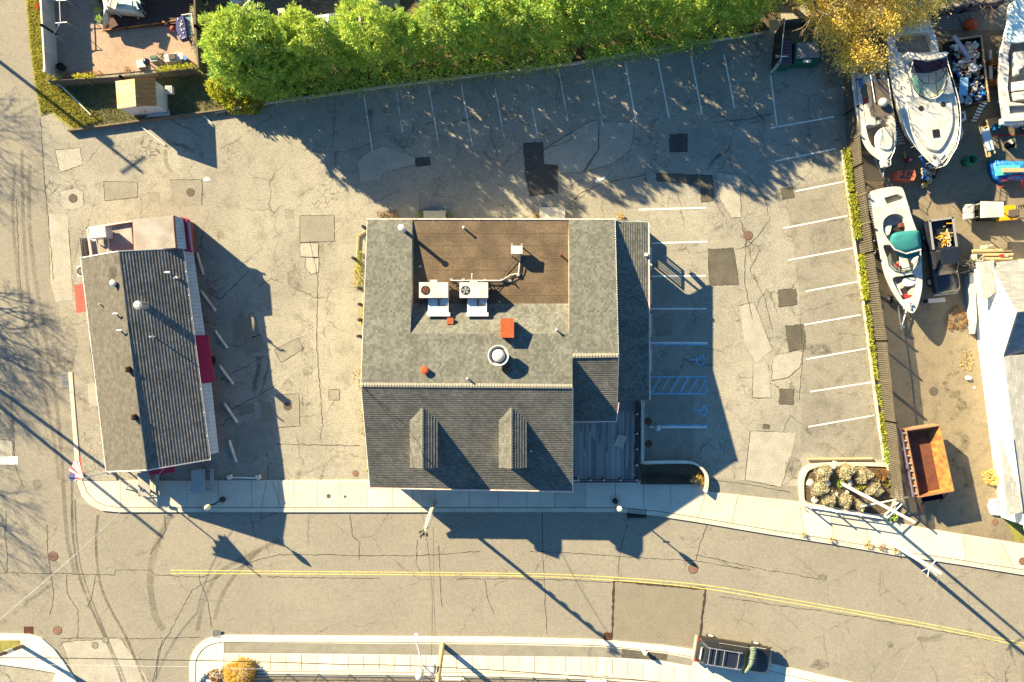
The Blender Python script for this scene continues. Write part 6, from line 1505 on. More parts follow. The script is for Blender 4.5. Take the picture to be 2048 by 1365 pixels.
# --- boat 1: open fishing boat
t = thing('fishing_boat', 'open white fishing boat with a dark canopy and twin outboards by the fence', 'boat', P(1745, 230))
out1 = smooth([(1703, 128), (1707, 124), (1750, 112), (1768, 116), (1775, 150), (1784, 200), (1791, 245), (1792, 275), (1787, 298), (1776, 316), (1764, 322), (1750, 315), (1735, 300), (1722, 272), (1716, 240), (1709, 190)], 3)
z1 = 1.95
hull(t, out1, z1, .45, [(smooth([(1722, 168), (1770, 158), (1778, 200), (1783, 235), (1779, 262), (1764, 262), (1758, 268), (1757, 290), (1748, 296), (1738, 280), (1731, 250), (1726, 205)], 2), .65, 3), ([(1716, 136), (1756, 128), (1759, 138), (1718, 148)], .25, 3)], hm, bow=((1737, 118), (1766, 322)))
solid(t, [(1728, 154), (1764, 148), (1766, 160), (1730, 166)], z1 + .25, .5, m_hull, 'bait_station'); solid(t, [(1751, 147), (1760, 146), (1762, 158), (1753, 159)], z1 + .30, .1, m_rust3, 'tackle_tray'); solid(t, [(1730, 208), (1742, 205), (1752, 243), (1764, 240), (1762, 247), (1750, 252), (1735, 250)], z1 + .15, .8, m_hull, 'console')
solid(t, smooth([(1757, 264), (1768, 255), (1782, 258), (1786, 275), (1783, 296), (1770, 300), (1757, 290)], 3), z1 + .12, .5, m_hull, 'bow_cushion')
b = MB(); q = PP(smooth([(1738, 163), (1765, 158), (1773, 160), (1781, 200), (1789, 226), (1788, 229), (1770, 233), (1744, 231), (1740, 200), (1735, 170)], 3), z1 + 2.0); b.slab([Vector((p.x, p.y, z1 + 1.95)) for p in q], .06); b.build('canopy', M('grey_brown_canvas', (.075, .062, .052), (.10, .085, .07), 2, .85, fine=.2), t)
b = MB(); 
for u, v in ((1742, 170), (1750, 228), (1775, 168), (1784, 222)): b.tube(P(u, v, z1 + 1.95), (P(u, v, z1).x, P(u, v, z1).y, z1), .03, 6)
b.path([P(1741, 150, z1 + 2.05), P(1750, 205, z1 + 2.05)], .03); b.path([P(1776, 158, z1 + 2.05), P(1782, 198, z1 + 2.05)], .03); b.build('canopy_frame', m_alu, t)
b = MB(); b.smooth = True; c = P(1768, 204, z1 + 2.3); b.lathe([(.08, z1 + 2.0), (.30, z1 + 2.08), (.32, z1 + 2.2), (.25, z1 + 2.3), (.08, z1 + 2.33)], (c.x, c.y, 0), 24); b.build('radar_dome', m_hull, t)
for u, v in ((1727, 117), (1742, 110)):
    c = P(u, v, z1 + .5); b = MB(); b.smooth = True; b.lathe([(.16, z1 - .9), (.18, z1 - .1), (.36, z1), (.40, z1 + .3), (.34, z1 + .5), (.18, z1 + .58)], (c.x, c.y, 0), 18, 1.1); b.build('outboard_motor', m_hulldirty, t)
solid(t, [(1760, 316), (1775, 316), (1777, 334), (1765, 335)], z1 + .05, .25, m_hull, 'bow_pulpit'); railing(t, smooth([(1776, 322), (1782, 330), (1781, 318), (1788, 304), (1793, 280), (1793, 262)], 2, False), z1 + .4, z1, .02); 
solid(t, [(1724, 200), (1731, 195), (1735, 203), (1726, 208)], z1 - .1, .3, m_redp, 'red_jacket'); solid(t, [(1717, 158), (1724, 156), (1725, 174), (1719, 175)], z1 + .05, .2, m_blue2, 'blue_cooler'); solid(t, [(1752, 281), (1759, 279), (1760, 287), (1754, 289)], z1 - .3, .3, m_yellow, 'yellow_bucket')
b = MB()
for sgn in (-1, 1):
    A_ = P(1738 + sgn * 26, 130); B_ = P(1760 + sgn * 10, 320); b.tube((A_.x, A_.y, .45), (B_.x, B_.y, .45), .06, 6)
b.path([P(1750, 318, .45), P(1766, 356, .45)], .05); b.path([P(1770, 318, .45), P(1766, 356, .45)], .05)
tr = b.build('trailer_frame', m_metal, t)
for u, v in ((1706, 190), (1790, 180), (1708, 205), (1791, 195)): b = MB(); c = P(u, v); b.tube((c.x - .1, c.y, .32), (c.x + .1, c.y, .32), .32, 16); b.build('wheel', m_dark, t)
# --- boat 2: cabin cruiser
t = thing('cabin_cruiser', 'big white cabin cruiser with a navy canvas strip and bow rail', 'boat', P(1845, 190))
z2 = 2.65
out2 = smooth([(1778, 62), (1784, 56), (1850, 50), (1862, 54), (1872, 72), (1880, 110), (1893, 140), (1908, 180), (1916, 222), (1917, 260), (1910, 290), (1895, 315), (1875, 333), (1858, 322), (1836, 300), (1815, 268), (1800, 225), (1788, 180), (1780, 130), (1776, 90)], 3)
hull(t, out2, z2, .6, [(smooth([(1795, 73), (1850, 66), (1860, 72), (1867, 100), (1850, 105), (1820, 106), (1796, 104)], 2), .55, 3), (smooth([(1818, 122), (1855, 124), (1888, 116), (1892, 150), (1890, 176), (1880, 192), (1862, 199), (1845, 194), (1832, 178), (1824, 150)], 2), .75, 4)], hm, bow=((1825, 55), (1875, 334)), taper=.8)
solid(t, smooth([(1816, 104), (1850, 112), (1892, 103), (1894, 112), (1855, 122), (1822, 116)], 2), z2 + .75, .8, m_hull, 'radar_arch')
b = MB(); pts = [(1826, 119), (1856, 124), (1893, 115), (1895, 134), (1860, 146), (1832, 146)]; q = PP(pts, z2 + 1.35); b.slab(q, .05); b.build('canvas_top', m_navy, t)
b = MB(); 
arc0 = [(1832, 146), (1838, 158), (1848, 166), (1858, 168), (1872, 166), (1886, 156), (1893, 140)]; arc1 = [(1822, 158), (1828, 178), (1838, 191), (1856, 198), (1876, 192), (1888, 178), (1893, 158)]
for (a_, c_), (d_, e_) in zip(zip(arc0, arc0[1:]), zip(arc1, arc1[1:])): b.poly([P(*a_, z2 + .95), P(*c_, z2 + .95), P(*e_, z2 + .05), P(*d_, z2 + .05)])
ws = b.build('windscreen', m_aqua, t); b = MB(); b.path(PP(arc0, z2 + .97), .03); b.path([P(*p, z2 + .06) for p in arc1], .03)
for i in range(0, 7, 2): b.tube(P(*arc0[i], z2 + .97), P(*arc1[i], z2 + .06), .025, 5)
b.path([P(1856, 146, z2 + 1.35), P(1858, 168, z2 + .97)], .025); b.path([P(1872, 142, z2 + 1.35), P(1872, 166, z2 + .97)], .025); b.path([P(1816, 120, z2 + .9), P(1834, 150, z2 + 1.0)], .03); b.build('windscreen_frame', m_black, ws)
solid(t, smooth([(1810, 190), (1830, 200), (1862, 206), (1890, 198), (1903, 200), (1908, 240), (1900, 272), (1882, 300), (1866, 302), (1848, 290), (1826, 250)], 3), z2 + .16, .16, m_hull, 'cabin_top', .08)
for u, v in ((1842, 217), (1886, 209)): b = MB(); c = P(u, v, z2 + .17); b.lathe([(.19, z2 + .15), (.19, z2 + .19), (.13, z2 + .20)], (c.x, c.y, 0), 20); b.build('deck_hatch', m_black, t)
solid(t, [(1865, 260), (1878, 258), (1880, 273), (1867, 275)], z2 + .22, .06, m_glass, 'forward_hatch', .01)
solid(t, smooth([(1770, 50), (1790, 38), (1850, 36), (1862, 50), (1850, 54), (1784, 60)], 2), z2 - .9, .12, m_hulldirty, 'swim_platform')
railing(t, smooth([(1893, 112), (1900, 140), (1911, 175), (1920, 215), (1921, 255), (1915, 290), (1903, 312), (1892, 330), (1880, 334)], 3, False), z2 + .55, z2, .025, n=9, mid=True); railing(t, smooth([(1790, 180), (1802, 228), (1816, 268), (1838, 302), (1860, 325), (1876, 336)], 3, False), z2 + .5, z2, .02, 'port_rail', 6)
b = MB(); b.path([P(1828, 117, z2 + .8), P(1820, 145, z2 + .5)], .03); b.path([P(1826, 148, z2 + 1.3), P(1828, 172, z2 + .2)], .02); b.build('canvas_frame', m_alu, t)
b = MB(); b.box(P(1876, 322, z2 + .08), (.16, .5, .14), .3); b.box(P(1868, 312, z2 + .08), (.2, .2, .12)); b.path([P(1855, 312, z2 + .05), P(1862, 322, z2 + .05)], .04); b.path([P(1881, 318, z2 + .06), P(1889, 308, z2 + .06)], .04); b.build('anchor_windlass', m_metal, t)
b = MB()
for sgn in (-1, 1): A_ = P(1830 + sgn * 32, 90); B_ = P(1868 + sgn * 10, 315); b.tube((A_.x, A_.y, .5), (B_.x, B_.y, .5), .08, 6)
b.path([P(1824, 250, .5), P(1851, 340, .5), P(1845, 358, .5)], .09, 6); b.path([P(1890, 290, .5), P(1847, 358, .5)], .09, 6); b.build('trailer_frame', m_blue2, t)
for u, v in ((1796, 130), (1890, 120), (1799, 160), (1893, 150)): b = MB(); c = P(u, v); b.tube((c.x - .12, c.y, .36), (c.x + .12, c.y, .36), .36, 16); b.build('wheel', m_dark, t)
# --- boat 3: bowrider
t = thing('motor_boat', 'white bow-rider motor boat with a teal canopy in the middle of the yard', 'boat', P(1795, 500))
z3 = 1.75
out3 = smooth([(1739, 392), (1745, 382), (1775, 375), (1800, 374), (1808, 382), (1815, 405), (1826, 440), (1840, 480), (1844, 530), (1845, 570), (1840, 598), (1832, 620), (1823, 627), (1810, 618), (1795, 600), (1781, 575), (1768, 540), (1760, 500), (1752, 460), (1742, 420)], 3)
hull(t, out3, z3, .45, [(smooth([(1768, 440), (1780, 430), (1795, 428), (1808, 436), (1814, 452), (1816, 466), (1812, 490), (1790, 495), (1770, 470), (1766, 455)], 3), .55, 5), (smooth([(1768, 490), (1800, 494), (1836, 496), (1838, 520), (1834, 536), (1820, 544), (1798, 543), (1782, 530), (1772, 510)], 3), .8, 3), (smooth([(1786, 556), (1808, 552), (1832, 550), (1834, 575), (1830, 592), (1808, 600), (1800, 590), (1790, 572)], 3), .55, 3), ([(1768, 396), (1795, 388), (1808, 394), (1806, 398), (1774, 408)], .3, 3)], hm, bow=((1773, 378), (1825, 628)))
solid(t, smooth([(1778, 455), (1784, 452), (1800, 452), (1806, 456), (1806, 475), (1798, 476), (1784, 478)], 2), z3 - .5, .05, m_black, 'cockpit_floor', .01)
solid(t, [(1799, 447), (1808, 445), (1809, 454), (1800, 455)], z3 - .25, .25, m_rust3, 'red_pad'); solid(t, smooth([(1784, 452), (1770, 456), (1771, 470), (1779, 470)], 2), z3 - .15, .3, m_hull, 'side_seat'); 
b = MB(); q = smooth([(1781, 478), (1790, 466), (1832, 461), (1840, 468), (1842, 490), (1841, 498), (1812, 506), (1795, 500), (1782, 488)], 3); zt = z3 + 1.25
Q_ = PP(q, zt); c = sum(Q_, Vector()) / len(Q_); b.smooth = True; b.loft([[p - Vector((0, 0, .06)) for p in Q_], Q_, [p.lerp(c, .35) + Vector((0, 0, .09)) for p in Q_], [p.lerp(c, .8) + Vector((0, 0, .12)) for p in Q_]]); b.build('canopy', m_teal, t)
b = MB(); q = PP([(1786, 498), (1800, 508), (1822, 508), (1841, 500), (1838, 512), (1822, 518), (1802, 516)], z3 + .9); b.slab(q, .05); b.build('canopy_flap', m_teal, t); b = MB(); b.path(PP([(1779, 486), (1790, 500), (1812, 508), (1842, 500)], zt + .03), .06); b.build('canopy_trim', m_hull, t)
b = MB(); w0 = [(1781, 505), (1784, 520), (1796, 534), (1808, 538), (1826, 532), (1837, 518), (1839, 505)]; w1 = [(1775, 515), (1778, 532), (1790, 543), (1808, 546), (1828, 540), (1838, 525), (1840, 510)]
for (a_, c_), (d_, e_) in zip(zip(w0, w0[1:]), zip(w1, w1[1:])): b.poly([P(*a_, z3 + .45), P(*c_, z3 + .45), P(*e_, z3 + .02), P(*d_, z3 + .02)])
ws = b.build('windscreen', m_clear, t); b = MB(); b.path(PP(w0, z3 + .47), .03); b.path(PP(w1, z3 + .03), .03); b.tube(P(1802, 536, z3 + .47), P(1802, 545, z3), .03); b.build('windscreen_frame', m_black, ws)
solid(t, [(1803, 512), (1812, 508), (1822, 540), (1804, 542)], z3 - .15, .3, m_hull, 'walkway'); solid(t, smooth([(1808, 558), (1830, 556), (1831, 568), (1822, 573), (1809, 572)], 2), z3 - .12, .4, m_white, 'bow_table'); solid(t, [(1790, 560), (1797, 572), (1806, 592), (1800, 590), (1790, 574)], z3 - .25, .3, m_white, 'bow_seat'); solid(t, [(1798, 568), (1808, 564), (1808, 576), (1799, 580)], z3 - .2, .3, m_beige, 'bow_cushion'); solid(t, [(1824, 574), (1831, 572), (1830, 592), (1816, 590)], z3 - .25, .3, m_beige, 'bow_cushion'); solid(t, [(1809, 590), (1818, 585), (1822, 592), (1812, 598)], z3 - .3, .1, m_redp, 'red_cloth', .01); solid(t, [(1790, 528), (1799, 526), (1800, 534), (1793, 536)], z3 - .1, .2, m_redp, 'red_bag')
b = MB(); b.box(P(1821, 612, z3 + .06), (.1, .55, .1), .1); b.ball(P(1825, 610, z3 + .08), .09); b.build('bow_cleat', m_metal, t)
b = MB()
for sgn in (-1, 1): A_ = P(1778 + sgn * 24, 400); B_ = P(1808 + sgn * 6, 620); b.tube((A_.x, A_.y, .45), (B_.x, B_.y, .45), .06, 6)
b.path([P(1796, 612, .45), P(1802, 660, .45)], .05, 6); b.path([P(1815, 612, .45), P(1802, 660, .45)], .05, 6); b.box(P(1803, 654, .5), (.3, .12, .3)); b.tube(P(1804, 652, .1), P(1804, 652, .7), .05); b.tube(P(1770, 596, .4), P(1792, 590, .4), .05); b.build('trailer_frame', m_metal, t)
for u, v in ((1747, 480), (1748, 505), (1836, 470), (1838, 498), (1776, 600)): b = MB(); c = P(u, v); b.tube((c.x - .1, c.y, .33), (c.x + .1, c.y, .33), .33, 16); b.cur = 1; b.tube((c.x - .12, c.y, .33), (c.x - .105, c.y, .33), .16, 12); b.build('wheel', [m_dark, m_alu], t)
# --- boat 4: at the right edge
t = thing('white_motor_boat', 'white boat cut off by the right edge beside the junk trailer', 'boat', P(2045, 120))
z4 = 2.2
out4 = smooth([(2037, -14), (2026, 10), (2014, 50), (2003, 95), (1999, 140), (2001, 190), (2008, 236), (2012, 243), (2060, 240), (2090, 238), (2100, 180), (2098, 90), (2080, 30), (2056, -8)], 3)
hull(t, out4, z4, .5, [(smooth([(2022, 86), (2080, 80), (2086, 160), (2080, 200), (2020, 204), (2018, 140)], 2), .6, 3), ([(2018, 212), (2084, 208), (2084, 224), (2020, 228)], .3, 5)], hm, bow=((2056, 240), (2042, -14)))
for q, z_, th, n_, m_ in (([(2030, 104), (2050, 102), (2052, 130), (2040, 140), (2038, 150), (2030, 150)], 0, .5, 'console', m_hull), ([(2024, 165), (2060, 160), (2060, 178), (2026, 182)], -.1, .4, 'bench_seat', m_white), ([(2028, 185), (2060, 182), (2060, 198), (2032, 200)], 0, .5, 'engine_cover', m_hull), (smooth([(2020, 8), (2046, -2), (2062, 20), (2070, 60), (2050, 84), (2018, 84), (2012, 70), (2016, 30)], 2), .1, .12, 'foredeck', M('shade_tinted_gelcoat', (.50, .66, .66), (.66, .74, .73), 2, .4))): solid(t, q, z4 + z_, th, m_, n_)  # foredeck aqua is skylit shade put into the gelcoat colour
railing(t, [(2030, -6), (2018, 30), (2008, 70), (2002, 100)], z4 + .5, z4, .02, n=3); b = MB(); b.box(P(2014, 244, z4 - .3), (1.0, .4, .3)); b.build('swim_step', m_white, t)
b = MB(); 
for u in (2020, 2070): b.tube(P(u, 20, .4), P(u, 236, .4), .07)
for u, v in ((2012, 150), (2012, 170)): b.tube((P(u, v).x - .1, P(u, v).y, .33), (P(u, v).x + .1, P(u, v).y, .33), .33, 14)
b.build('trailer_frame', m_metal, t)
c = P(2040, 258); t = thing('outboard_motor', 'dark outboard motor with pale stripes beside the blue crate at the right edge', 'outboard motor', c); b = MB(); b.smooth = True; b.lathe([(.2, .2), (.55, .5), (.66, .9), (.5, 1.2), (.15, 1.28)], (c.x, c.y, 0), 20); b.build('cowling', m_black, t); b = MB()
for k in range(4): a_ = 2.6 + k * .35; b.path([(c.x + .5 * cos(a_) * .4, c.y + .5 * sin(a_) * .4, 1.27), (c.x + .62 * cos(a_), c.y + .62 * sin(a_), 1.02)], .05, 5)
b.build('stripes', m_white, t)

# ================================================================== YARD OBJECTS
# junk trailer
t = thing('junk_trailer', 'dark open trailer heaped with mixed scrap between two boats', 'trailer', P(1938, 145)); z = 1.3
o4 = [(1896, 82), (1962, 72), (1978, 204), (1912, 213)]; Q_ = PP(o4, z); b = MB(); b.wall(Q_, .6, z); c = sum(Q_, Vector()) / 4; inn = [p.lerp(c, .05) for p in Q_]; b.wall(inn, .6, z)
for k in range(4): b.poly([Q_[k], Q_[(k + 1) % 4], inn[(k + 1) % 4], inn[k]])
b.flat([(p.x, p.y) for p in Q_], .62); b.build('body', m_black, t); b = MB(); b.tube(Q_[1], Q_[2], .07); b.tube(Q_[0], Q_[1], .05); b.build('rim', m_woodlt, t)
for u, v in ((1893, 150), (1979, 145), (1894, 168), (1981, 163)): b = MB(); c = P(u, v); b.tube((c.x - .1, c.y, .36), (c.x + .1, c.y, .36), .36, 14); b.build('wheel', m_dark, t)
rr = random.Random(33); junkm = [m_white, m_woodlt, m_beige, m_blue2, m_dark, m_rust2, m_hull, m_greyplas, m_navy, m_redp, m_pink, m_wood]
b = MB()
for k in range(420):
    f, g = rr.random(), rr.random(); A_ = Q_[0].lerp(Q_[1], .07 + .86 * f); B_ = Q_[3].lerp(Q_[2], .07 + .86 * f); p = A_.lerp(B_, .06 + .88 * g)
    warm = g < .55; b.cur = rr.choice((0, 1, 2, 6, 1, 5, 10, 9, 1, 2, 6)) if (warm and f > .2) else rr.choice((3, 4, 8, 7, 4, 11, 0, 6, 3)); hh = .15 + .55 * (1 - abs(f - .5)) * rr.random()
    s_ = rr.uniform(.05, .30); b.box((p.x, p.y, z - .55 + hh), (s_, s_ * rr.uniform(.3, 1.4), rr.uniform(.05, .3)), rr.uniform(0, 3), rr.uniform(-.6, .6), rr.uniform(-.6, .6))
tag(b.build('scrap_heap', junkm), 'heap of mixed boards, bags and scrap filling the dark trailer', 'scrap', kind='stuff')
def slab_thing(name, label, cat, pts, z, th, mat, z2=None):
    t = thing(name, label, cat, P(*pts[0])); q = [P(u, v, z if z2 is None else (z if k < 2 else z2)) for k, (u, v) in enumerate(pts)]; b = MB(); b.slab(q, th); b.build('board', mat, t); return t
slab_thing('plank', 'long pink-grey plank leaning across the scrap trailer', 'plank', [(1905, 73), (1911, 69), (1944, 116), (1936, 120)], 2.0, .06, M('pinkish_plank', (.42, .34, .36), (.36, .28, .28), 3, .8), 1.5)
slab_thing('insulation_board', 'pale blue flat panel lying on the scrap trailer', 'panel', [(1922, 156), (1937, 155), (1935, 191), (1917, 191)], 1.6, .06, M('light_blue_panel', (.16, .34, .52), (.20, .40, .58), 2, .6))
t = thing('round_basin', 'white round basin on top of the scrap heap', 'basin', P(1947, 135, 1.4)); b = MB(); b.smooth = True; c = P(1947, 136, 1.6); b.lathe([(.05, 1.45), (.3, 1.48), (.34, 1.62), (.28, 1.62), (.1, 1.54)], (c.x, c.y, 0), 18); b.build('basin', m_hull, t)
for u, v, lb in ((1921, 200, 'left'), (1938, 202, 'right')): t = thing('plastic_tub', 'white plastic tub at the lower end of the scrap trailer, the %s one' % lb, 'tub', P(u, v, 1.0), 0); b = MB(); c = P(u, v, 1.5); b.lathe([(.18, 1.1), (.25, 1.5), (.22, 1.5), (.18, 1.3)], (c.x, c.y, 0), 14); b.build('tub', m_white if lb == 'left' else m_hull, t)
# ladder
t = thing('ladder', 'pale ladder leaning down from the scrap trailer', 'ladder', P(1955, 235)); b = MB(); A0, A1 = P(1940, 245, .1), P(1962, 202, 1.3); B0, B1 = P(1952, 247, .1), P(1974, 207, 1.3); b.tube(A0, A1, .03); b.build('rail', m_dgreen, t); b = MB(); b.tube(B0, B1, .03); b.build('rail', m_dgreen, t); b = MB()
for k in range(7): f = (k + .5) / 7; p, q = A0.lerp(A1, f), B0.lerp(B1, f); b.slab([p, q, q + (B1 - B0).normalized() * .12, p + (A1 - A0).normalized() * .12], .03)
b.build('rung', m_white, t)
t = thing('ladder', 'dark red and grey ladder lying between the fishing boat and the cruiser', 'ladder', P(1800, 250)); b = MB(); A0, A1 = P(1792, 222, .5), P(1813, 290, .5); B0, B1 = P(1784, 228, .5), P(1797, 292, .5); b.tube(A0, A1, .05); b.build('rail', MATS['crimson_trim'], t); b = MB()
for k in range(11): f = (k + .5) / 11; p, q = A0.lerp(A1, f), B0.lerp(B1, f); b.slab([p, q, q + Vector((0, .1, 0)), p + Vector((0, .1, 0))], .03)
b.build('rung', m_alu, t)
# big panel trailer/door frame right of the junk trailer
t = thing('steel_beam', 'pale steel rail standing on orange blocks beside the right-edge boat', 'beam', P(1980, 150)); b = MB(); b.slab(PP([(1979, 100), (1984, 100), (1986, 160), (1979, 160)], .6), .12); b.build('beam', m_alu, t)
for k, (u, v, lb) in enumerate(((1987, 127, 'upper'), (1984, 166, 'lower'))): t = thing('orange_block', 'orange-brown wooden block beside the right-edge boat, the %s one' % lb, 'block', P(u, v)); b = MB(); b.box(P(u, v, .5), (.75, .42, .5)); b.cur = 1; b.box(P(u, v, .755), (.34, .05, .02)); b.build('block', [m_rust2, m_dark], t)
b = MB(); b.path([P(1990, 138, .5), P(1999, 140, .5), P(2000, 198, .5), P(1996, 206, .5)], .07); tag(b.build('bent_pipe', m_alu), 'long bent grey pipe beside the hull of the right-edge boat', 'pipe')
# sawhorse bench with panel
t = thing('work_bench', 'timber trestle carrying a long pale blue panel in the shaded yard', 'work bench', P(1973, 285)); b = MB(); b.slab(PP([(1962, 260), (1978, 256), (1989, 299), (1973, 303)], .95), .05); b.build('panel', M('pale_steel_blue_panel', (.40, .48, .56), (.34, .42, .50), 2, .7), t); b = MB()
for a_, c_ in (((1958, 253), (1975, 315)), ((1973, 240), (1990, 307)), ((1963, 254), (1979, 314)), ((1966, 254), (1981, 313))): b.tube(P(*a_, .85), P(*c_, .85), .06, 6)
for u, v in ((1959, 258), (1976, 252), (1974, 310), (1989, 304)): p = P(u, v, .85); b.tube(p, (p.x, p.y, 0), .05, 6)
b.build('trestle', m_woodlt, t)
t = thing('lumber_stack', 'short stack of tan boards behind the trestle', 'lumber', P(1985, 243)); b = MB()
for k in range(5): b.slab(PP([(1973, 239 + k * 4), (1999, 234 + k * 4), (2000, 237 + k * 4), (1974, 242 + k * 4)], .35), .3)
b.build('boards', m_woodlt, t)
t = thing('blue_crate', 'blue plastic crate under the stern of the right-edge boat', 'crate', P(1998, 252)); b = MB(); q = PP([(1988, 249), (2006, 243), (2010, 252), (1992, 259)], .6); b.wall(q, .1, .6); b.flat([(p.x, p.y) for p in q], .35); b.build('crate', m_blue2, t); b = MB(); rr = random.Random(9)
for k in range(14): b.box(P(rr.uniform(1992, 2005), rr.uniform(247, 255), .48), (.12, .09, .1), rr.uniform(0, 3))
b.build('contents', m_tealp, t)
b = MB(); b.path([P(1990, 273, .1), P(2048, 269, .1)], .05); tag(b.build('red_bar', m_redp), 'thin dull red bar lying in the shade left of the right edge', 'bar')
t = thing('white_bucket_lid', 'white square lid over a blue bin in the shaded yard', 'bin', P(2018, 288)); b = MB(); b.slab(PP([(2014, 283), (2023, 278), (2032, 283), (2024, 289)], .7), .04); b.build('lid', m_beige, t); b = MB(); c = P(2014, 292); b.lathe([(.25, 0), (.32, .5), (.28, .5)], c, 12); b.build('bin', m_navy, t)
t = thing('hatch_cover', 'square glass-and-steel hatch beside the cruiser\'s rail', 'frame', P(1925, 232)); b = MB(); b.slab(PP([(1920, 224), (1931, 222), (1933, 240), (1921, 243)], .5), .4); b.build('frame', m_alu, t); b = MB(); b.slab(PP([(1921, 229), (1927, 228), (1928, 237), (1922, 238)], .52), .02); b.build('pane', m_glass, t)
t = thing('wire_basket', 'grey wire basket chair beside the cruiser\'s rail', 'basket', P(1922, 266)); b = MB()
for k in range(8): b.path([P(1914 + k, 246, .6), P(1918 + k * 1.2, 266, .2), P(1916 + k, 284 - k, .4)], .025, 4)
b.build('frame', m_alu, t)
t = thing('green_barrel', 'open green plastic barrel standing in the shaded yard', 'barrel', P(1932, 323)); c0, c1 = P(1930, 325, 0), P(1939, 320, 1.0); b = MB(); b.smooth = True; n = 24
b.loft([[Vector((c0.x + .33 * cos(a), c0.y + .33 * sin(a), 0)) for a in [2 * pi * k / n for k in range(n)]], [Vector((c0.x + .38 * cos(a), c0.y + .38 * sin(a), .5)) for a in [2 * pi * k / n for k in range(n)]], [Vector((c0.x + .37 * cos(a), c0.y + .37 * sin(a), 1.0)) for a in [2 * pi * k / n for k in range(n)]], [Vector((c0.x + .33 * cos(a), c0.y + .33 * sin(a), 1.0)) for a in [2 * pi * k / n for k in range(n)]], [Vector((c0.x + .30 * cos(a), c0.y + .30 * sin(a), .15)) for a in [2 * pi * k / n for k in range(n)]]]); b.build('barrel', m_green, t)
# JPC box
t = thing('lettered_box', 'faded orange-red box hand-lettered JPC below the fishing boat', 'box', P(1812, 350)); b = MB(); b.slab(PP([(1796, 341), (1830, 341), (1832, 352), (1828, 361), (1806, 361), (1794, 357)], .75), .75); b.build('box', m_jpcred, t)
b = MB(); LZ = .765; k_ = lambda l: b.ribbon([(*P(u, v, LZ).xy,) for u, v in l], .065, LZ)
k_([(1803, 345), (1811, 343)]); k_([(1809, 343), (1807, 352), (1803, 354), (1801, 351)]); k_([(1815, 345), (1815, 354)]); k_([(1814, 345), (1819, 344), (1821, 347), (1815, 350)]); k_([(1829, 346), (1825, 345), (1822, 349), (1824, 353), (1829, 352)]); k_([(1798, 356), (1806, 355), (1822, 357)])
b.build('lettering', m_black, t)
t = thing('traffic_cone', 'red traffic cone tipped over beside the cruiser\'s bow', 'traffic cone', P(1815, 325)); b = MB(); b.tube(P(1812, 322, .2), P(1826, 317, .12), .2, 14, .04); b.build('cone', m_redp, t); b = MB(); b.tube(P(1817, 320.5, .18), P(1821, 319, .15), .145, 14, .10); b.build('band', m_white, t)
b = MB(); b.path([P(1808, 303, .1), P(1812, 320, .1)], .09, 6); tag(b.build('short_log', m_woodlt), 'short pale timber above the tipped red cone', 'timber')
t = thing('yellow_stool', 'small yellow-topped stool with thin legs in the shaded yard', 'stool', P(1848, 372)); b = MB(); b.slab(PP([(1846, 367), (1855, 366), (1856, 374), (1847, 375)], .6), .12); b.build('seat', m_yellow, t); b = MB()
for a_ in ((1834, 373), (1840, 379), (1850, 366), (1858, 378)): b.tube(P(1850, 371, .55), P(*a_, 0), .02, 4)
b.build('leg_frame', m_metal, t)
t = thing('scrap_pile', 'pile of rusty parts and pots under the cruiser\'s bow', 'scrap', P(1860, 350)); tag(t, kind='stuff'); b = MB(); rr = random.Random(41)
for k in range(90): b.cur = rr.choice((0, 1, 2, 3, 4, 5)); b.box(P(1842 + rr.gauss(14, 6), 346 + rr.gauss(4, 8), rr.uniform(.1, .6)), (rr.uniform(.08, .3), rr.uniform(.06, .25), rr.uniform(.05, .3)), rr.uniform(0, 3), rr.uniform(-.4, .4))
b.build('pieces', [m_rust2, m_white, m_rust3, m_metal, m_woodlt, m_dark], t)
slab_thing('rusty_plate', 'rust-brown steel plate beside the cruiser\'s bow', 'plate', [(1868, 336), (1882, 337), (1875, 348), (1864, 345)], .4, .08, MATS['dark_rust'])
# blue tarp bundle
t = thing('tarpaulin_bundle', 'crumpled blue tarpaulin bundle with red bars at the right edge', 'tarpaulin', P(2010, 350)); rr = random.Random(13); b = MB(); b.smooth = True; n = 26; base = smooth([(1975, 324), (2000, 322), (2030, 324), (2062, 322), (2066, 350), (2050, 362), (2015, 362), (1998, 368), (1984, 362), (1976, 345)], 3); cen = P(2018, 344, 1.1)
R0_ = [P(u, v, .02) for u, v in base]; b.loft([R0_, [p.lerp(cen, .08 + .05 * rr.random()) + Vector((0, 0, .45 - p.lerp(cen, .1).z + .2 * rr.random())) for p in R0_], [p.lerp(cen, .35 + .1 * rr.random()) + Vector((0, 0, .55 * rr.random())) for p in R0_], [p.lerp(cen, .7) + Vector((0, 0, .3 * rr.random())) for p in R0_]]); b.build('sheet', m_blue2, t)
b = MB(); q = PP([(1990, 333), (2008, 331), (2040, 330), (2042, 346), (2010, 350), (1992, 352)], 1.05); b.slab(q, .08); b.build('inner_sheet', m_tealp, t)
b = MB(); b.slab(PP([(2005, 337), (2060, 336), (2060, 344), (2006, 345)], 1.2), .08); b.build('board', m_woodlt, t)
t = thing('sawhorse', 'thin red metal trestle lying against the blue tarpaulin', 'frame', P(2020, 360)); b = MB(); b.path([P(2000, 360, .8), P(2030, 351, .9), P(2062, 352, .9)], .035); b.path([P(1997, 376, .1), P(2010, 372, .5)], .035); b.path([P(2034, 377, .1), P(2046, 373, .5), P(2044, 362, .9)], .035); b.path([P(2004, 362, .8), P(2062, 357, .8)], .03); b.build('frame', m_redp, t)
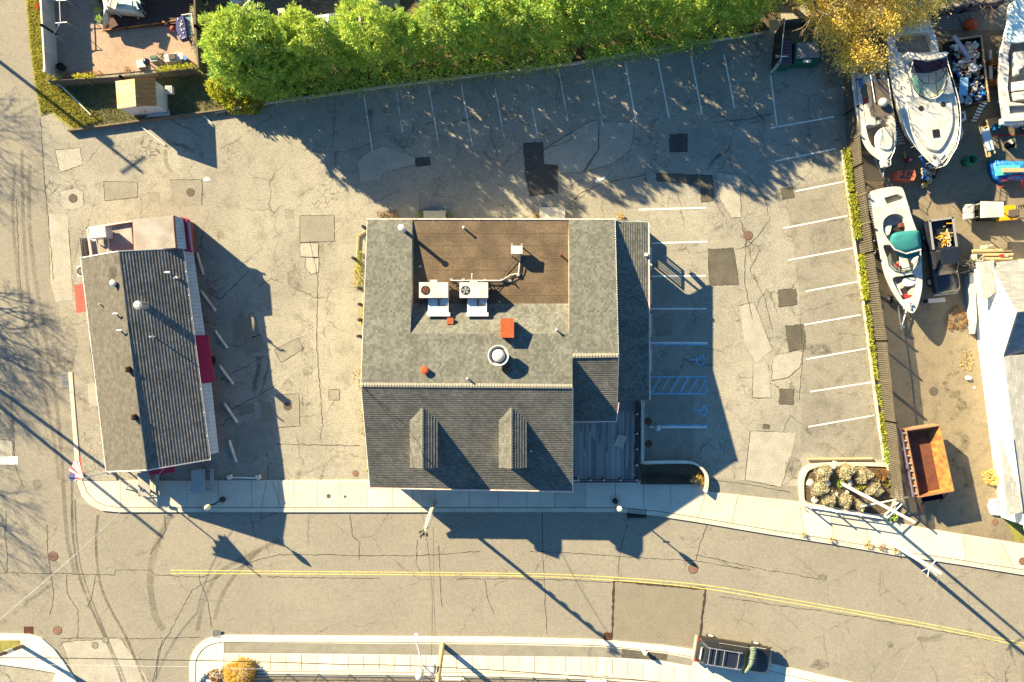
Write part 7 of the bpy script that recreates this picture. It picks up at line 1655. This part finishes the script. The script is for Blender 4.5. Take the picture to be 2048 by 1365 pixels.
# mini loader
t = thing('mini_excavator', 'small yellow machine with a white canopy and white front plate at the right', 'digger', P(1985, 422)); b = MB(); b.slab(PP([(1962, 403), (2007, 404), (2008, 434), (1962, 436)], 2.0), .08); b.build('canopy', m_hull, t)
b = MB()
for u, v in ((1963, 405), (2005, 405), (1963, 433), (2005, 433)): p = P(u, v, 1.95); b.tube(p, (p.x, p.y, .7), .04, 6)
b.build('canopy_post', m_black, t); b = MB(); b.slab(PP([(1934, 409), (1949, 408), (1949, 437), (1934, 437)], 1.1), .5); b.build('front_plate', m_hull, t); b = MB(); b.slab(PP([(1946, 410), (1949, 410), (1949, 436), (1946, 436)], 1.14), .05); b.path([P(1948, 411, .9), P(1962, 407, 1.1)], .04); b.path([P(1948, 435, .9), P(1962, 434, 1.1)], .04); b.build('frame', m_metal, t)
b = MB(); b.slab(PP([(1958, 408), (2010, 408), (2010, 436), (1958, 436)], .9), .5); b.build('chassis', m_black, t); b = MB(); b.slab(PP([(2006, 412), (2030, 410), (2034, 418), (2018, 422), (2016, 432), (2040, 430), (2040, 438), (2003, 441), (2001, 436)], 1.0), .55); b.build('body', m_yellow, t)
b = MB(); b.slab(PP([(2018, 420), (2036, 418), (2036, 432), (2018, 434)], 1.1), .4); b.path([P(2036, 412, 1.1), P(2062, 408, 1.0)], .07); b.path([P(2036, 436, 1.1), P(2062, 440, 1.0)], .07)
for k in range(5): b.path([P(2032 + k * 5, 410, 1.0), P(2034 + k * 5, 438, 1.0)], .04)
b.build('engine', m_castiron, t)
for sgn, v in ((-1, 405), (1, 439)): b = MB(); b.slab(PP([(1958, v - 3), (2012, v - 3), (2012, v + 3), (1958, v + 3)], .45), .42); b.build('track', m_dark, t)
# pickup truck
def rring(x, y0, y1, r, z, n=4):
    out = []
    for cx_, cy_, a0 in ((x - r, y1 - r, 0), (-x + r, y1 - r, 90), (-x + r, y0 + r, 180), (x - r, y0 + r, 270)):
        for k in range(n + 1): a = radians(a0 + 90 * k / n); out.append(Vector((cx_ + r * cos(a), cy_ + r * sin(a), z)))
    return out
def wheels(t, pts, r=.37, w=.24):
    for x, y in pts:
        b = MB(); b.tube((x - w / 2, y, r), (x + w / 2, y, r), r, 20); wh = b.build('wheel', m_dark, t, True); b = MB(); s_ = 1 if x > 0 else -1; b.tube((x + s_ * (w / 2), y, r), (x + s_ * (w / 2 + .015), y, r), r * .6, 16); b.build('rim', m_alu, wh, True)
pc = (P(1866, 440, .9) + P(1905, 588, .9)) / 2; d = P(1901, 588, .9) - P(1881, 438, .9); rz = atan2(d.y, d.x) - pi / 2
t = thing('pickup_truck', 'black pickup truck with yellow rope in its bed parked by the white house', 'pickup truck', (P(1886, 512, .9).x, P(1886, 512, .9).y, 0), rz)
b = MB(); b.smooth = True; b.loft([rring(.90, -2.70, 2.75, .2, .35), rring(.96, -2.75, 2.85, .25, .60), rring(.96, -2.75, 2.85, .25, .85), rring(.90, .85, 2.78, .35, 1.05), rring(.82, 1.0, 2.6, .35, 1.12)]); b.build('body', m_carblk, t, True)
b = MB(); W_ = .92
for x in (-1, 1): b.box((x * .90, -1.65, 1.0), (.10, 2.2, .55))
b.box((0, -2.72, 1.0), (1.8, .08, .55)); b.box((0, -.58, 1.0), (1.8, .08, .55)); bd = b.build('bed_wall', m_carblk, t, True); b = MB()
for x in (-1, 1): b.box((x * .88, -1.65, 1.285), (.16, 2.25, .03))
b.box((0, -2.72, 1.285), (1.85, .14, .03)); b.build('bed_rail', m_greyplas, bd, True); b = MB(); b.box((0, -1.65, .92), (1.70, 2.1, .04)); b.build('bed_floor', m_glass, t, True)
b = MB(); b.smooth = False; b.loft([rring(.86, -.55, 1.45, .2, 1.10), rring(.80, -.50, 1.30, .2, 1.22), rring(.66, -.42, .62, .18, 1.72)], True, 0); b.build('cab', m_carblk, t, True)
b = MB(); b.poly([(-.70, 1.25, 1.25), (.70, 1.25, 1.25), (.58, .70, 1.70), (-.58, .70, 1.70)]); b.poly([(-.6, -.53, 1.3), (.6, -.53, 1.3), (.5, -.44, 1.68), (-.5, -.44, 1.68)]); 
for x in (-1, 1): b.poly([(x * .80, -.35, 1.28), (x * .80, 1.0, 1.28), (x * .69, .5, 1.68), (x * .69, -.3, 1.68)])
b.build('window', m_glass, t, True); b = MB(); b.slab([(-.60, .62, 1.735), (-.52, .70, 1.735), (.52, .70, 1.735), (.60, .62, 1.735), (.58, -.36, 1.735), (-.58, -.36, 1.735)], .03); b.build('roof_panel', M('dark_blue_black_paint', (.014, .018, .03), None, 1, .2, coat=.6, fine=0, bump=0), t, True)
for x in (-1, 1):
    b = MB(); b.box((x * 1.02, 1.0, 1.22), (.20, .12, .16)); b.build('mirror', m_black, t, True); b = MB(); b.box((x * .68, 2.80, .78), (.35, .10, .16)); b.build('headlight', m_alu, t, True)
b = MB(); b.box((0, 2.90, .50), (1.85, .14, .22)); b.build('bumper', m_metal, t, True)
wheels(t, ((-.86, 1.85), (.86, 1.85), (-.86, -1.65), (.86, -1.65)))
b = MB(); rr = random.Random(6)
tb = thing('bed_load', 'yellow rope and tan tarp heaped in the bed of the black pickup', 'rope pile', P(1893, 478, 1.0)); b = MB(); b.cur = 0
for k in range(46):
    b.cur = rr.choice((0, 0, 1, 1, 2)); p0 = P(rr.gauss(1893, 5), rr.gauss(476, 9), rr.uniform(1.0, 1.3)); p1 = p0 + Vector((rr.gauss(0, .25), rr.gauss(0, .25), rr.uniform(-.05, .1))); b.tube(p0, p1, rr.uniform(.025, .06), 5)
b.build('rope', [m_yellow, m_beige, m_woodlt], tb); b = MB(); b.slab(PP([(1880, 470), (1896, 468), (1900, 490), (1884, 492)], 1.02), .05); b.build('tarp', m_wood, tb)
slab_thing('number_plate_board', 'white board with a grey stripe on the ground in front of the pickup', 'board', [(1856, 598), (1890, 595), (1891, 604), (1857, 607)], .15, .15, m_white)
slab_thing('dark_block', 'small dark block left of the white board by the pickup', 'block', [(1851, 600), (1856, 599), (1857, 606), (1852, 607)], .25, .25, m_dark)
# pallet
t = thing('pallet', 'weathered pallet lying above the teal-canopied boat', 'pallet', P(1750, 370)); b = MB()
for k in range(7): b.slab(PP([(1734, 363 + k * 3.2), (1768, 366 + k * 3.2), (1768, 368 + k * 3.2), (1734, 365 + k * 3.2)], .14), .04)
for u in (1737, 1751, 1765): b.slab(PP([(u, 363), (u + 3, 363), (u + 3, 386), (u, 386)], .10), .09)
b.build('slats', m_woodlt, t)
b = MB(); b.tube(P(1944, 503, .2), P(2022, 501, .2), .13, 8); b.tube(P(1945, 511, .2), P(2025, 509, .2), .11, 8); b.tube(P(1958, 518, .25), P(2024, 517, .25), .09, 8); tag(b.build('timber_beams', m_yellow if 0 else MATS['pale_lumber']), 'long tan timber beams lying behind the white house', 'timber')
t = thing('black_box', 'dark box with pale sides at the end of the tan beams', 'box', P(1958, 515)); b = MB(); b.slab(PP([(1949, 508), (1967, 508), (1966, 522), (1950, 521)], .7), .7); b.build('box', m_beige, t); b = MB(); b.slab(PP([(1954, 509), (1965, 509), (1964, 520), (1955, 520)], .72), .02); b.build('opening', m_dark, t)
t = thing('hand_cart', 'pale bent hand cart on the sunlit dirt above the tan beams', 'cart', P(1968, 494)); b = MB(); b.slab(PP([(1961, 492), (1974, 490), (1975, 497), (1962, 499)], .3), .08); b.path([P(1974, 493, .3), P(1986, 490, .6)], .03); b.build('tray', m_beige, t)
t = thing('toy_car', 'tiny red and white toy beside the tan beams', 'toy', P(2006, 511)); b = MB(); b.slab(PP([(2000, 509), (2008, 508), (2009, 513), (2001, 514)], .4), .15); b.build('red_half', m_redp, t); b = MB(); b.slab(PP([(2008, 508), (2017, 509), (2017, 514), (2009, 513)], .4), .15); b.build('white_half', m_greyplas, t)
t = thing('brush_pile', 'tangle of black tools and brush at the white house\'s corner', 'brush pile', P(1938, 530)); tag(t, kind='stuff'); b = MB(); rr = random.Random(19)
for k in range(70): b.cur = rr.choice((0, 0, 1, 2)); p = P(rr.gauss(1938, 7), rr.gauss(533, 9), rr.uniform(0, .9)); b.tube(p, p + Vector((rr.gauss(0, .4), rr.gauss(0, .3), rr.uniform(-.1, .4))), rr.uniform(.015, .04), 4)
b.build('sticks', [m_black, m_metal, m_twig], t)
bush('leaf_pile', 1912, 637, .75, .14, l_brown, 'flat heap of orange leaves on the shaded yard ground', 'leaf pile', 420, .10, 91, sq=1.25); bush('leaf_pile', 1932, 722, .5, .06, l_gold, 'thin yellow scatter of leaves in the sunny yard', 'leaf pile', 130, .09, 92, sq=1.5)
bush('golden_bush', 1980, 953, .6, .5, l_yellow, 'golden bush against the foot of the white house', 'bush', 330, .13, 93)
b = MB(); b.slab(PP([(1932, 754), (1938, 752), (1943, 755), (1942, 760), (1934, 760)], .18), .16); tag(b.build('white_stone', m_white), 'single white stone on the sunny yard dirt', 'stone')
b = MB(); b.slab(PP([(1948, 774), (1951, 774), (1951, 778), (1948, 778)], .06), .05); tag(b.build('white_scrap', m_white), 'small white scrap below the single white stone', 'scrap')
t = thing('red_bundle', 'orange-red bundle under the twiggy bush at the top right', 'bundle', P(1943, 50)); b = MB(); b.smooth = True; c = P(1943, 48, .5); b.lathe([(.05, .02), (.45, .1), (.55, .4), (.3, .7), (.05, .8)], (c.x, c.y, 0), 10, .8); b.build('bundle', m_orange, t)
panel_fence('board_fence', 'dark low fence along the top of the boat yard under the yellow tree', [(1860, 34), (1920, 26), (1990, 16)], 1.2, .05, m_purple, 'boards', every=2.4)
# rusty tipper body
t = thing('rusty_tipper_trailer', 'rusty orange open dump trailer beside the board fence', 'dump trailer', P(1850, 925)); z = 1.9
T_ = [P(1812, 860, z), P(1880, 850, z), P(1909, 983, z), P(1838, 996, z)]; F_ = [P(1816, 866, 1.0), P(1876, 857, 1.0), P(1903, 976, 1.0), P(1842, 988, 1.0)]; F_ = [p * 1 for p in F_]
b = MB(); inn = [T_[k].lerp(sum(T_, Vector()) / 4, .035) for k in range(4)]; fl = [Vector((P(u, v, 1.1).x, P(u, v, 1.1).y, 1.1)) for u, v in ((1817, 866), (1856, 862), (1880, 979), (1842, 987))]
b.cur = 1; b.poly(fl[::-1])
for k in range(4): b.cur = (1, 0, 0, 1)[k]; b.poly([inn[k], inn[(k + 1) % 4], fl[(k + 1) % 4], fl[k]])  # light painted in: sun-facing inner walls orange, shaded walls and floor dark
b.cur = 2
for k in range(4): b.poly([T_[k], T_[(k + 1) % 4], inn[(k + 1) % 4], inn[k]]); q0, q1 = T_[k], T_[(k + 1) % 4]; b.poly([(q0.x, q0.y, .95), (q1.x, q1.y, .95), q1, q0])
b.build('tipper_body', [m_rust2, m_rust3, MATS['pale_lumber'] if 0 else M('worn_orange_rim', (.30, .16, .085), (.22, .12, .07), 5, .8)], t)
A_, B_ = T_[0], T_[3]
for k in range(9):
    b = MB(); p = A_.lerp(B_, (k + .5) / 9); b.box((p.x - .10, p.y, 1.45), (.16, .08, .85), -.2); b.build('side_rib', m_greyplas, t)
b = MB(); b.tube(T_[0] + Vector((-.25, 0, -.25)), T_[3] + Vector((-.25, 0, -.25)), .09, 6); b.tube(T_[0] + Vector((-.25, 0, -.75)), T_[3] + Vector((-.25, 0, -.75)), .09, 6); b.build('frame_rail', m_purple, t)
for v in (897, 933): b = MB(); c = P(1803 + (v - 897) * .2, v); b.tube((c.x - .16, c.y, .42), (c.x + .16, c.y, .42), .42, 18); w_ = b.build('wheel', m_dark, t); b = MB(); b.tube((c.x - .18, c.y, .42), (c.x - .165, c.y, .42), .2, 14); b.build('rim', m_alu, w_)
b = MB(); b.path([P(1850, 990, .5), P(1842, 1025, .5)], .07, 6); b.path([P(1826, 990, .5), P(1842, 1025, .5)], .06, 6); b.path([P(1896, 985, .5), P(1880, 1005, .4)], .05, 6); b.build('drawbar', m_rust3, t)
b = MB(); b.box(P(1864, 995, .7), (1.5, .4, .3), .15); b.build('tool_box', m_navy, t)

# ------------------------------------------------------------------ white house at the right edge
t = thing('white_house', 'white-walled house with pale grey shingle roofs at the right edge', 'house', P(2040, 760))
EZ = 2.8
wx = lambda v: P(1948 + (v - 626) * .128, v)
b = MB(); a0, a1 = wx(541), wx(1034); dirw = (a1 - a0).normalized(); nrm = Vector((-dirw.y, dirw.x, 0)); nrm = nrm if nrm.x > 0 else -nrm
V = lambda p, z: Vector((p.x, p.y, z))
far0 = a0 + nrm * 9; far1 = a1 + nrm * 9; g0, g1 = a0, a0 + dirw * ((wx(712) - a0).length); gm = g0 + (g1 - g0) * .52; GZ = 4.75
b.poly([V(a0, 0), V(a1, 0), V(a1, EZ), V(a0, EZ)]); b.poly([V(a0, 0), V(far0, 0), V(far0, EZ), V(a0, EZ)]); b.poly([V(a1, 0), V(far1, 0), V(far1, EZ), V(a1, EZ)])
b.poly([V(g0, EZ), V(g1, EZ), V(gm, GZ)]); b.build('wall', m_houswall, t)
def hroof(pts):
    b = MB(); b.cur = 1; b.slab([p - Vector((0, 0, .004)) for p in pts], .12); shingles(b, pts, (pts[1] - pts[0]), .22, .026, mi=0); return b.build('roof', [m_shH, m_white], t)
ov = nrm * -.12
hroof([V(g0 - dirw * .25 + ov, EZ - .1), V(g0 - dirw * .25 + nrm * 8, EZ - .1), V(gm + nrm * 8, GZ + .05), V(gm + ov, GZ + .05)])
hroof([V(g1 + nrm * 8, EZ), V(g1 + ov, EZ), V(gm + ov, GZ + .05), V(gm + nrm * 8, GZ + .05)])
hroof([V(g1 + ov, EZ), V(a1 + dirw * .3 + ov, EZ), V(a1 + dirw * .3 + nrm * 5, EZ + 1.75), V(g1 + nrm * 5, EZ + 1.75)])
b = MB(); b.tube(V(g1 + ov, EZ), V(a1 + dirw * .3 + ov, EZ), .06, 6); b.build('gutter', m_white, t)
# small porch roofs on the west wall
def porch_roof(q, hi, lo):
    pts = [P(*q[0], lo), P(*q[1], lo), P(*q[2], hi), P(*q[3], hi)]; hroof(pts)
    b = MB(); b.poly([pts[1] - Vector((0, 0, .13)), pts[2] - Vector((0, 0, .13)), V(pts[2], lo - .3), V(pts[1], lo - .3)]); b.build('porch_cheek', m_white, t)
porch_roof([(1954, 525), (1966, 603), (1994, 584), (1988, 520)], 2.9, 2.3); porch_roof([(1999, 882), (2014, 1032), (2046, 1024), (2026, 876)], 3.0, 2.5)
b = MB(); b.slab(PP([(1939, 546), (1950, 546), (1954, 640), (1950, 668), (1947, 640), (1940, 580)], .7), .7); b.build('side_plinth', M('blue_grey_plinth', (.30, .33, .36), (.24, .28, .32), 2, .8), t)
for k, (v, zz) in enumerate(((608, 2.6), (626, 2.6), (644, 2.6), (661, 2.6), (672, 1.9), (768, 2.2))):
    p = wx(v) - nrm * .06; b = MB(); b.box((p.x, p.y, zz), (.10, .16, .12)); b.build('wall_lamp', m_metal, t)
b = MB(); b.slab(PP([(1982, 1000), (2010, 998), (2014, 1032), (1984, 1030), (1978, 1015)], .2), .2); b.build('step', m_white, t)
b = MB(); b.path([P(1992, 1003, 1.0), P(2010, 1009, 1.1)], .04); b.build('stair_rail', m_black, t); b = MB(); b.path([P(1994, 1012, 1.0), P(2012, 1022, 1.1)], .04); b.build('stair_rail', m_black, t)
b = MB(); b.flat(PP([(2012, 1042), (2060, 1045), (2060, 1085), (2030, 1083)]), .008); struct(b, 'lawn', m_grass)

# ------------------------------------------------------------------ rounded planter with dry bushes
loop = smooth([(1600, 945), (1610, 933), (1640, 926), (1700, 925), (1758, 926), (1776, 930), (1782, 960), (1790, 1000), (1768, 1034), (1700, 1026), (1650, 1018), (1606, 1010), (1598, 990), (1597, 960)], 3)
inner = smooth([(1608, 950), (1616, 939), (1642, 932), (1700, 931), (1756, 932), (1770, 936), (1775, 962), (1783, 998), (1764, 1027), (1702, 1019), (1652, 1011), (1611, 1003), (1605, 988), (1605, 962)], 3)
b = MB(); b.flat(PP(inner), .22); struct(b, 'planter_soil', m_soil)
b = MB(); lo, li = PP(loop), PP(inner); b.holed([(p.x, p.y) for p in lo], [[(p.x, p.y) for p in li]], .34); b.wall(lo, 0, .34); b.wall(li, .1, .34); tag(b.build('planter_kerb', m_kerb), 'rounded pale concrete rim round the bed of dry bushes', 'planter')
for k, (u, v, r, lb) in enumerate(((1645, 944, .62, 'top left'), (1690, 941, .62, 'top middle'), (1723, 949, .64, 'top right'), (1636, 976, .62, 'middle left'), (1745, 976, .62, 'right-hand'), (1656, 998, .50, 'bottom left'), (1687, 1001, .52, 'bottom middle'), (1718, 1008, .42, 'small bottom right'))):
    bush('dry_bush', u, v, r, .62, l_sage, 'round dry sage-coloured bush, the %s one in the rounded planter' % lb, 'bush', 1100, .10, 100 + k, 'dry bushes in the rounded planter', .22, asp=.38, core=True)
bush('dry_bush', 1762, 948, .5, .35, l_brown, 'brown withered bush in the rounded planter\'s upper right corner', 'bush', 260, .10, 120, None, .22)
for u, v, m_, lb in ((1677, 966, l_hedge, 'green weed by the foot of the white mast'), (1785, 1032, l_hedge, 'green weed clump outside the white rail fence'), (1775, 965, l_ivy, 'green weeds at the right rim of the rounded planter'), (1718, 972, l_ivy, 'small green weed in the middle of the rounded planter')): bush('green_weed', u, v, .30, .3, m_, lb, 'weed', 110, .13, u, None, .1)
rr = random.Random(77); b = MB(); pts = [(P(rr.uniform(1606, 1782), rr.uniform(934, 1024), .23), Vector((0, 0, .1))) for _ in range(900)]; pts = [p for p in pts if True]; leaves(b, pts, .10, rr, .1); tag(b.build('leaf_litter', l_brown), 'brown leaf litter between the dry bushes of the planter', 'leaves', kind='stuff')
for k, (u, v, s_) in enumerate(((1668, 931, .38), (1620, 966, .34), (1629, 1001, .3), (1655, 966, .3), (1700, 966, .3), (1662, 985, .2), (1672, 990, .22), (1694, 985, .2))):
    c = P(u, v, .2); b = MB(); n = 7; b.loft([[Vector((c.x + s_ * f * cos(a) * (.8 + .3 * sin(a * 2 + k)), c.y + s_ * f * sin(a), .2 + zz)) for a in [2 * pi * j / n for j in range(n)]] for f, zz in ((1, 0), (.9, .1), (.5, .15))]); tag(b.build('rock', M('pale_rock', (.40, .40, .38), (.30, .30, .29), 4, .9)), 'pale flat rock among the dry bushes, %s' % ('at the top rim', 'below the top left bush', 'at the lower left', 'right of the middle left bush', 'beside the mast foot', 'small one right of the bottom left bush', 'small one above the bottom middle bush', 'small one near the mast'.split('|')[0])[k], 'rock', 'rocks in the rounded planter')
b = MB(); b.tube(P(1616, 919, .12), P(1744, 918, .12), .10, 8); tag(b.build('timber_stop', MATS['pale_lumber']), 'long tan timber wheel stop above the rounded planter', 'timber')
# white pipe fence
t = thing('pipe_fence', 'white pipe fence round the street side of the rounded planter', 'fence', P(1690, 1024)); posts = [(1610, 1009), (1660, 1017), (1707, 1024), (1757, 1032), (1790, 1000), (1778, 942)]; Q_ = [P(u, v) for u, v in posts]
b = MB()
for zz in (1.12, .62): b.path([V(p, zz) for p in Q_], .045, 6)
b.build('rail', m_white, t)
for p in Q_: b = MB(); b.tube((p.x, p.y, .0), (p.x, p.y, 1.22), .07, 10); b.ball((p.x, p.y, 1.22), .075); b.build('post', m_white, t)

# ------------------------------------------------------------------ parked car with ladder rack
cc = P(1466, 1310, .8); d = P(1541, 1322, .8) - P(1392, 1298, .8); rz = atan2(d.y, d.x) - pi / 2
t = thing('parked_car', 'dark estate car with a roof ladder rack parked at the south kerb', 'car', (cc.x, cc.y + .0, .0), rz)
b = MB(); b.smooth = True; b.loft([rring(.90, -2.75, 2.75, .25, .32), rring(.97, -2.85, 2.85, .3, .55), rring(.97, -2.85, 2.85, .35, .90), rring(.92, -2.78, 2.75, .4, 1.02), rring(.84, -2.6, 2.55, .4, 1.08)]); b.build('body', m_carbrn, t, True)
b = MB(); b.smooth = False; b.loft([rring(.88, -2.70, 1.45, .3, 1.05), rring(.84, -2.62, 1.25, .3, 1.20), rring(.68, -2.30, .45, .25, 1.68), rring(.60, -2.2, .35, .2, 1.72)]); b.build('cabin', m_carblk, t, True)
b = MB(); b.poly([(-.72, 1.18, 1.24), (.72, 1.18, 1.24), (.60, .50, 1.68), (-.60, .50, 1.68)]); b.poly([(-.68, -2.68, 1.22), (.68, -2.68, 1.22), (.56, -2.34, 1.66), (-.56, -2.34, 1.66)])
for x in (-1, 1):
    for y0_, y1_, y2_, y3_ in ((-2.4, -1.35, -1.4, -2.2), (-1.25, -.25, -.28, -1.25), (-.15, .95, .35, -.15)): b.poly([(x * .865, y0_, 1.22), (x * .865, y1_, 1.22), (x * .705, y2_, 1.65), (x * .705, y3_, 1.65)])
b.build('window', m_glass, t, True)
b = MB()
for x in (-1, 1):
    b.path([(x * .87, -1.3, 1.21), (x * .87, .98, 1.21)], .012, 4); b.path([(x * .93, 1.3, 1.06), (x * .93, 2.3, 1.05)], .02, 4)
b.path([(-.92, 2.2, .86), (-.7, 2.78, .80), (0, 2.92, .78), (.7, 2.78, .80), (.92, 2.2, .86)], .03, 5); b.build('chrome_trim', m_alu, t, True)
b = MB(); b.box((0, -2.90, .62), (1.85, .14, .26)); b.build('rear_bumper', m_beige, t, True); b = MB(); b.box((0, 2.88, .5), (1.8, .12, .22)); b.build('front_bumper', m_black, t, True)
for x in (-1, 1):
    b = MB(); b.box((x * .80, -2.84, .95), (.16, .10, .22)); b.build('tail_light', m_redp, t, True); b = MB(); b.box((x * .66, 2.83, .74), (.4, .1, .16)); b.build('headlight', m_alu, t, True); b = MB(); b.box((x * 1.0, .9, 1.12), (.22, .14, .16)); b.build('mirror', m_black, t, True)
wheels(t, ((-.88, 1.75), (.88, 1.75), (-.88, -1.75), (.88, -1.75)), .35)
b = MB(); 
for x in (-.62, .62): b.box((x, -1.0, 1.86), (.05, 2.6, .04))
for y in (-2.15, -1.65, -1.05, .05): b.box((0, y, 1.87), (1.25, .045, .04))
for y in (-2.1, 0): 
    for x in (-.6, .6): b.box((x, y, 1.78), (.06, .06, .14))
b.build('roof_rack', m_metal, t, True); b = MB(); b.box((0, -2.55, 1.42), (.9, .12, .4), 0, .75); b.build('rear_box', m_greyplas, t, True)
# camouflage sling over the windscreen
t = thing('folded_net', 'rolled grey-green net draped across the windscreen of the ladder-rack car', 'net', P(1502, 1318, 1.2)); b = MB(); rr = random.Random(8); b.smooth = True
cl = [(1507, 1296), (1508, 1305), (1505, 1316), (1503, 1328), (1498, 1338), (1491, 1348)]; q = PP(smooth(cl, 3, False), 1.62)
for k, (p0, p1) in enumerate(zip(q, q[1:])): b.tube(p0 + Vector((0, 0, -.02 * abs(k - 7))), p1 + Vector((0, 0, -.02 * abs(k - 6))), .26 * (1 - k / len(q) * .55) * rr.uniform(.85, 1.1), 9, .24 * (1 - k / len(q) * .55))
b.build('roll', M('grey_green_net', (.16, .22, .17), (.07, .10, .08), 9, .9, fine=.5, bump=.8), t)
# hydrant
c = P(1288, 1301, .11); t = thing('fire_hydrant', 'cream fire hydrant on the grey verge strip at the bottom', 'fire hydrant', (c.x, c.y, .11)); b = MB(); b.smooth = True; b.lathe([(.17, .11), (.17, .16), (.12, .18), (.12, .65), (.16, .68), (.15, .75), (.08, .85), (.03, .9)], (c.x, c.y, 0), 14); b.build('barrel', m_cream, t); b = MB(); b.tube((c.x - .2, c.y, .5), (c.x + .2, c.y, .5), .06, 8); b.tube((c.x, c.y, .5), (c.x, c.y - .2, .5), .07, 8); b.build('outlet', m_white, t)
# ------------------------------------------------------------------ bottom edge: ornamental grass, rocks, iron fence
bush('golden_grass_clump', 484, 1345, 1.05, 1.1, l_gold, 'golden ornamental grass clump at the bottom edge', 'ornamental grass', 2300, .30, 131, None, .1, up=.4, asp=.12)
bush('dry_plant', 436, 1352, .6, .35, l_brown, 'brown withered plants left of the golden grass clump', 'plant', 350, .14, 132, None, .1)
for k, (u, v, lb) in enumerate(((408, 1350, 'left'), (443, 1338, 'right'), (402, 1358, 'lowest'))): c = P(u, v, .1); b = MB(); s_ = .22; b.loft([[Vector((c.x + s_ * f * cos(a), c.y + s_ * f * sin(a), .1 + zz)) for a in [2 * pi * j / 6 for j in range(6)]] for f, zz in ((1, 0), (.85, .15), (.4, .22))]); tag(b.build('rock', MATS['pale_rock']), 'small rock in the bottom edge bed beside the brown plants, %s one' % lb, 'rock')
b = MB(); b.slab(PP([(396, 1364), (412, 1345), (415, 1348), (399, 1368)], .2), .15); tag(b.build('edging_block', m_conc2), 'pale edging block beside the rocks at the bottom edge', 'edging')
t = thing('iron_fence', 'black iron railing along the bottom edge', 'fence', P(900, 1362)); b = MB(); fl = [(515, 1346), (700, 1348), (1000, 1352), (1200, 1358), (1350, 1372), (1460, 1390)]; Q_ = PP(fl)
for A_, B_ in zip(Q_, Q_[1:]):
    L = (B_ - A_).length; n = int(L / .13)
    for k in range(n): e = A_.lerp(B_, k / n); b.tube((e.x, e.y, .1), (e.x, e.y, 1.25), .013, 4)
b.build('bars', m_black, t); b = MB()
for zz in (.25, 1.1): b.path([V(p, zz) for p in Q_], .03, 5)
b.build('rail', m_black, t); b = MB()
for A_, B_ in zip(Q_, Q_[1:]):
    n = max(1, int((B_ - A_).length / 2.35))
    for k in range(n): e = A_.lerp(B_, k / n); b.box((e.x, e.y, .7), (.06, .06, 1.3))
b.build('posts', m_black, t)
b = MB(); b.flat(PP([(500, 1352), (1000, 1356), (1200, 1362), (1400, 1384), (1400, 1500), (500, 1500)]), .1145); struct(b, 'gravel_bed', M('pale_dry_bed', (.30, .26, .19), (.20, .175, .13), 4, .95, fine=.5, bump=.6))
slab_thing('blue_sign_board', 'white board with blue ends lying behind the iron railing', 'board', [(1172, 1361), (1212, 1361), (1213, 1366), (1172, 1366)], .9, .05, m_white); slab_thing('white_shelf', 'long white shelf behind the iron railing right of the transformers', 'board', [(884, 1355), (928, 1357), (928, 1362), (884, 1361)], .7, .05, m_white)

# ------------------------------------------------------------------ neighbours just beyond the top edge, whose shade falls into the yards
def block_house(u0, u1, v0, v1, h, label):
    t = thing('neighbour_house', label, 'house', P((u0 + u1) / 2, (v0 + v1) / 2)); q = PP([(u0, v0), (u1, v0), (u1, v1), (u0, v1)]); b = MB(); b.wall(q, 0, h); b.build('wall', m_wall, t)
    y = (q[0].y + q[3].y) / 2; b = MB(); e = .4; rz_ = h + 1.6
    A_ = [Vector((q[3].x - e, q[3].y - e, h)), Vector((q[2].x + e, q[2].y - e, h)), Vector((q[2].x + e, y, rz_)), Vector((q[3].x - e, y, rz_))]; B_ = [Vector((q[1].x + e, q[1].y + e, h)), Vector((q[0].x - e, q[0].y + e, h)), Vector((q[0].x - e, y, rz_)), Vector((q[1].x + e, y, rz_))]
    for pl in (A_, B_): b.cur = 1; b.slab(pl, .12); shingles(b, pl, X, .2, .02, mi=0)
    b.build('roof', [m_shH, m_white], t)
    for k in range(4): w = MB(); x = q[0].x + (q[1].x - q[0].x) * (k + .5) / 4; w.box((x, q[3].y - .02, 1.6), (1.2, .05, 1.1)); w.build('window', m_glass, t)
block_house(40, 640, -330, -75, 3.1, 'grey-roofed house beyond the top edge north of the patio'); block_house(720, 1440, -360, -95, 3.0, 'grey-roofed house beyond the top edge behind the hedge')
for k, (u, v, h, s_) in enumerate(((1560, -60, 8.5, 31), (1660, -100, 9.0, 32), (1770, -110, 9.0, 33), (1890, -120, 8.5, 34))):
    leafy('garden_tree', u, v, 'half-bare tall tree, %s of the row beyond the top edge above the boat yard' % ('first', 'second', 'third', 'fourth')[k], h, l_yellow, s_, .8, 2, .2, h * .22, 5, 6, r0=.2, jit=.45)
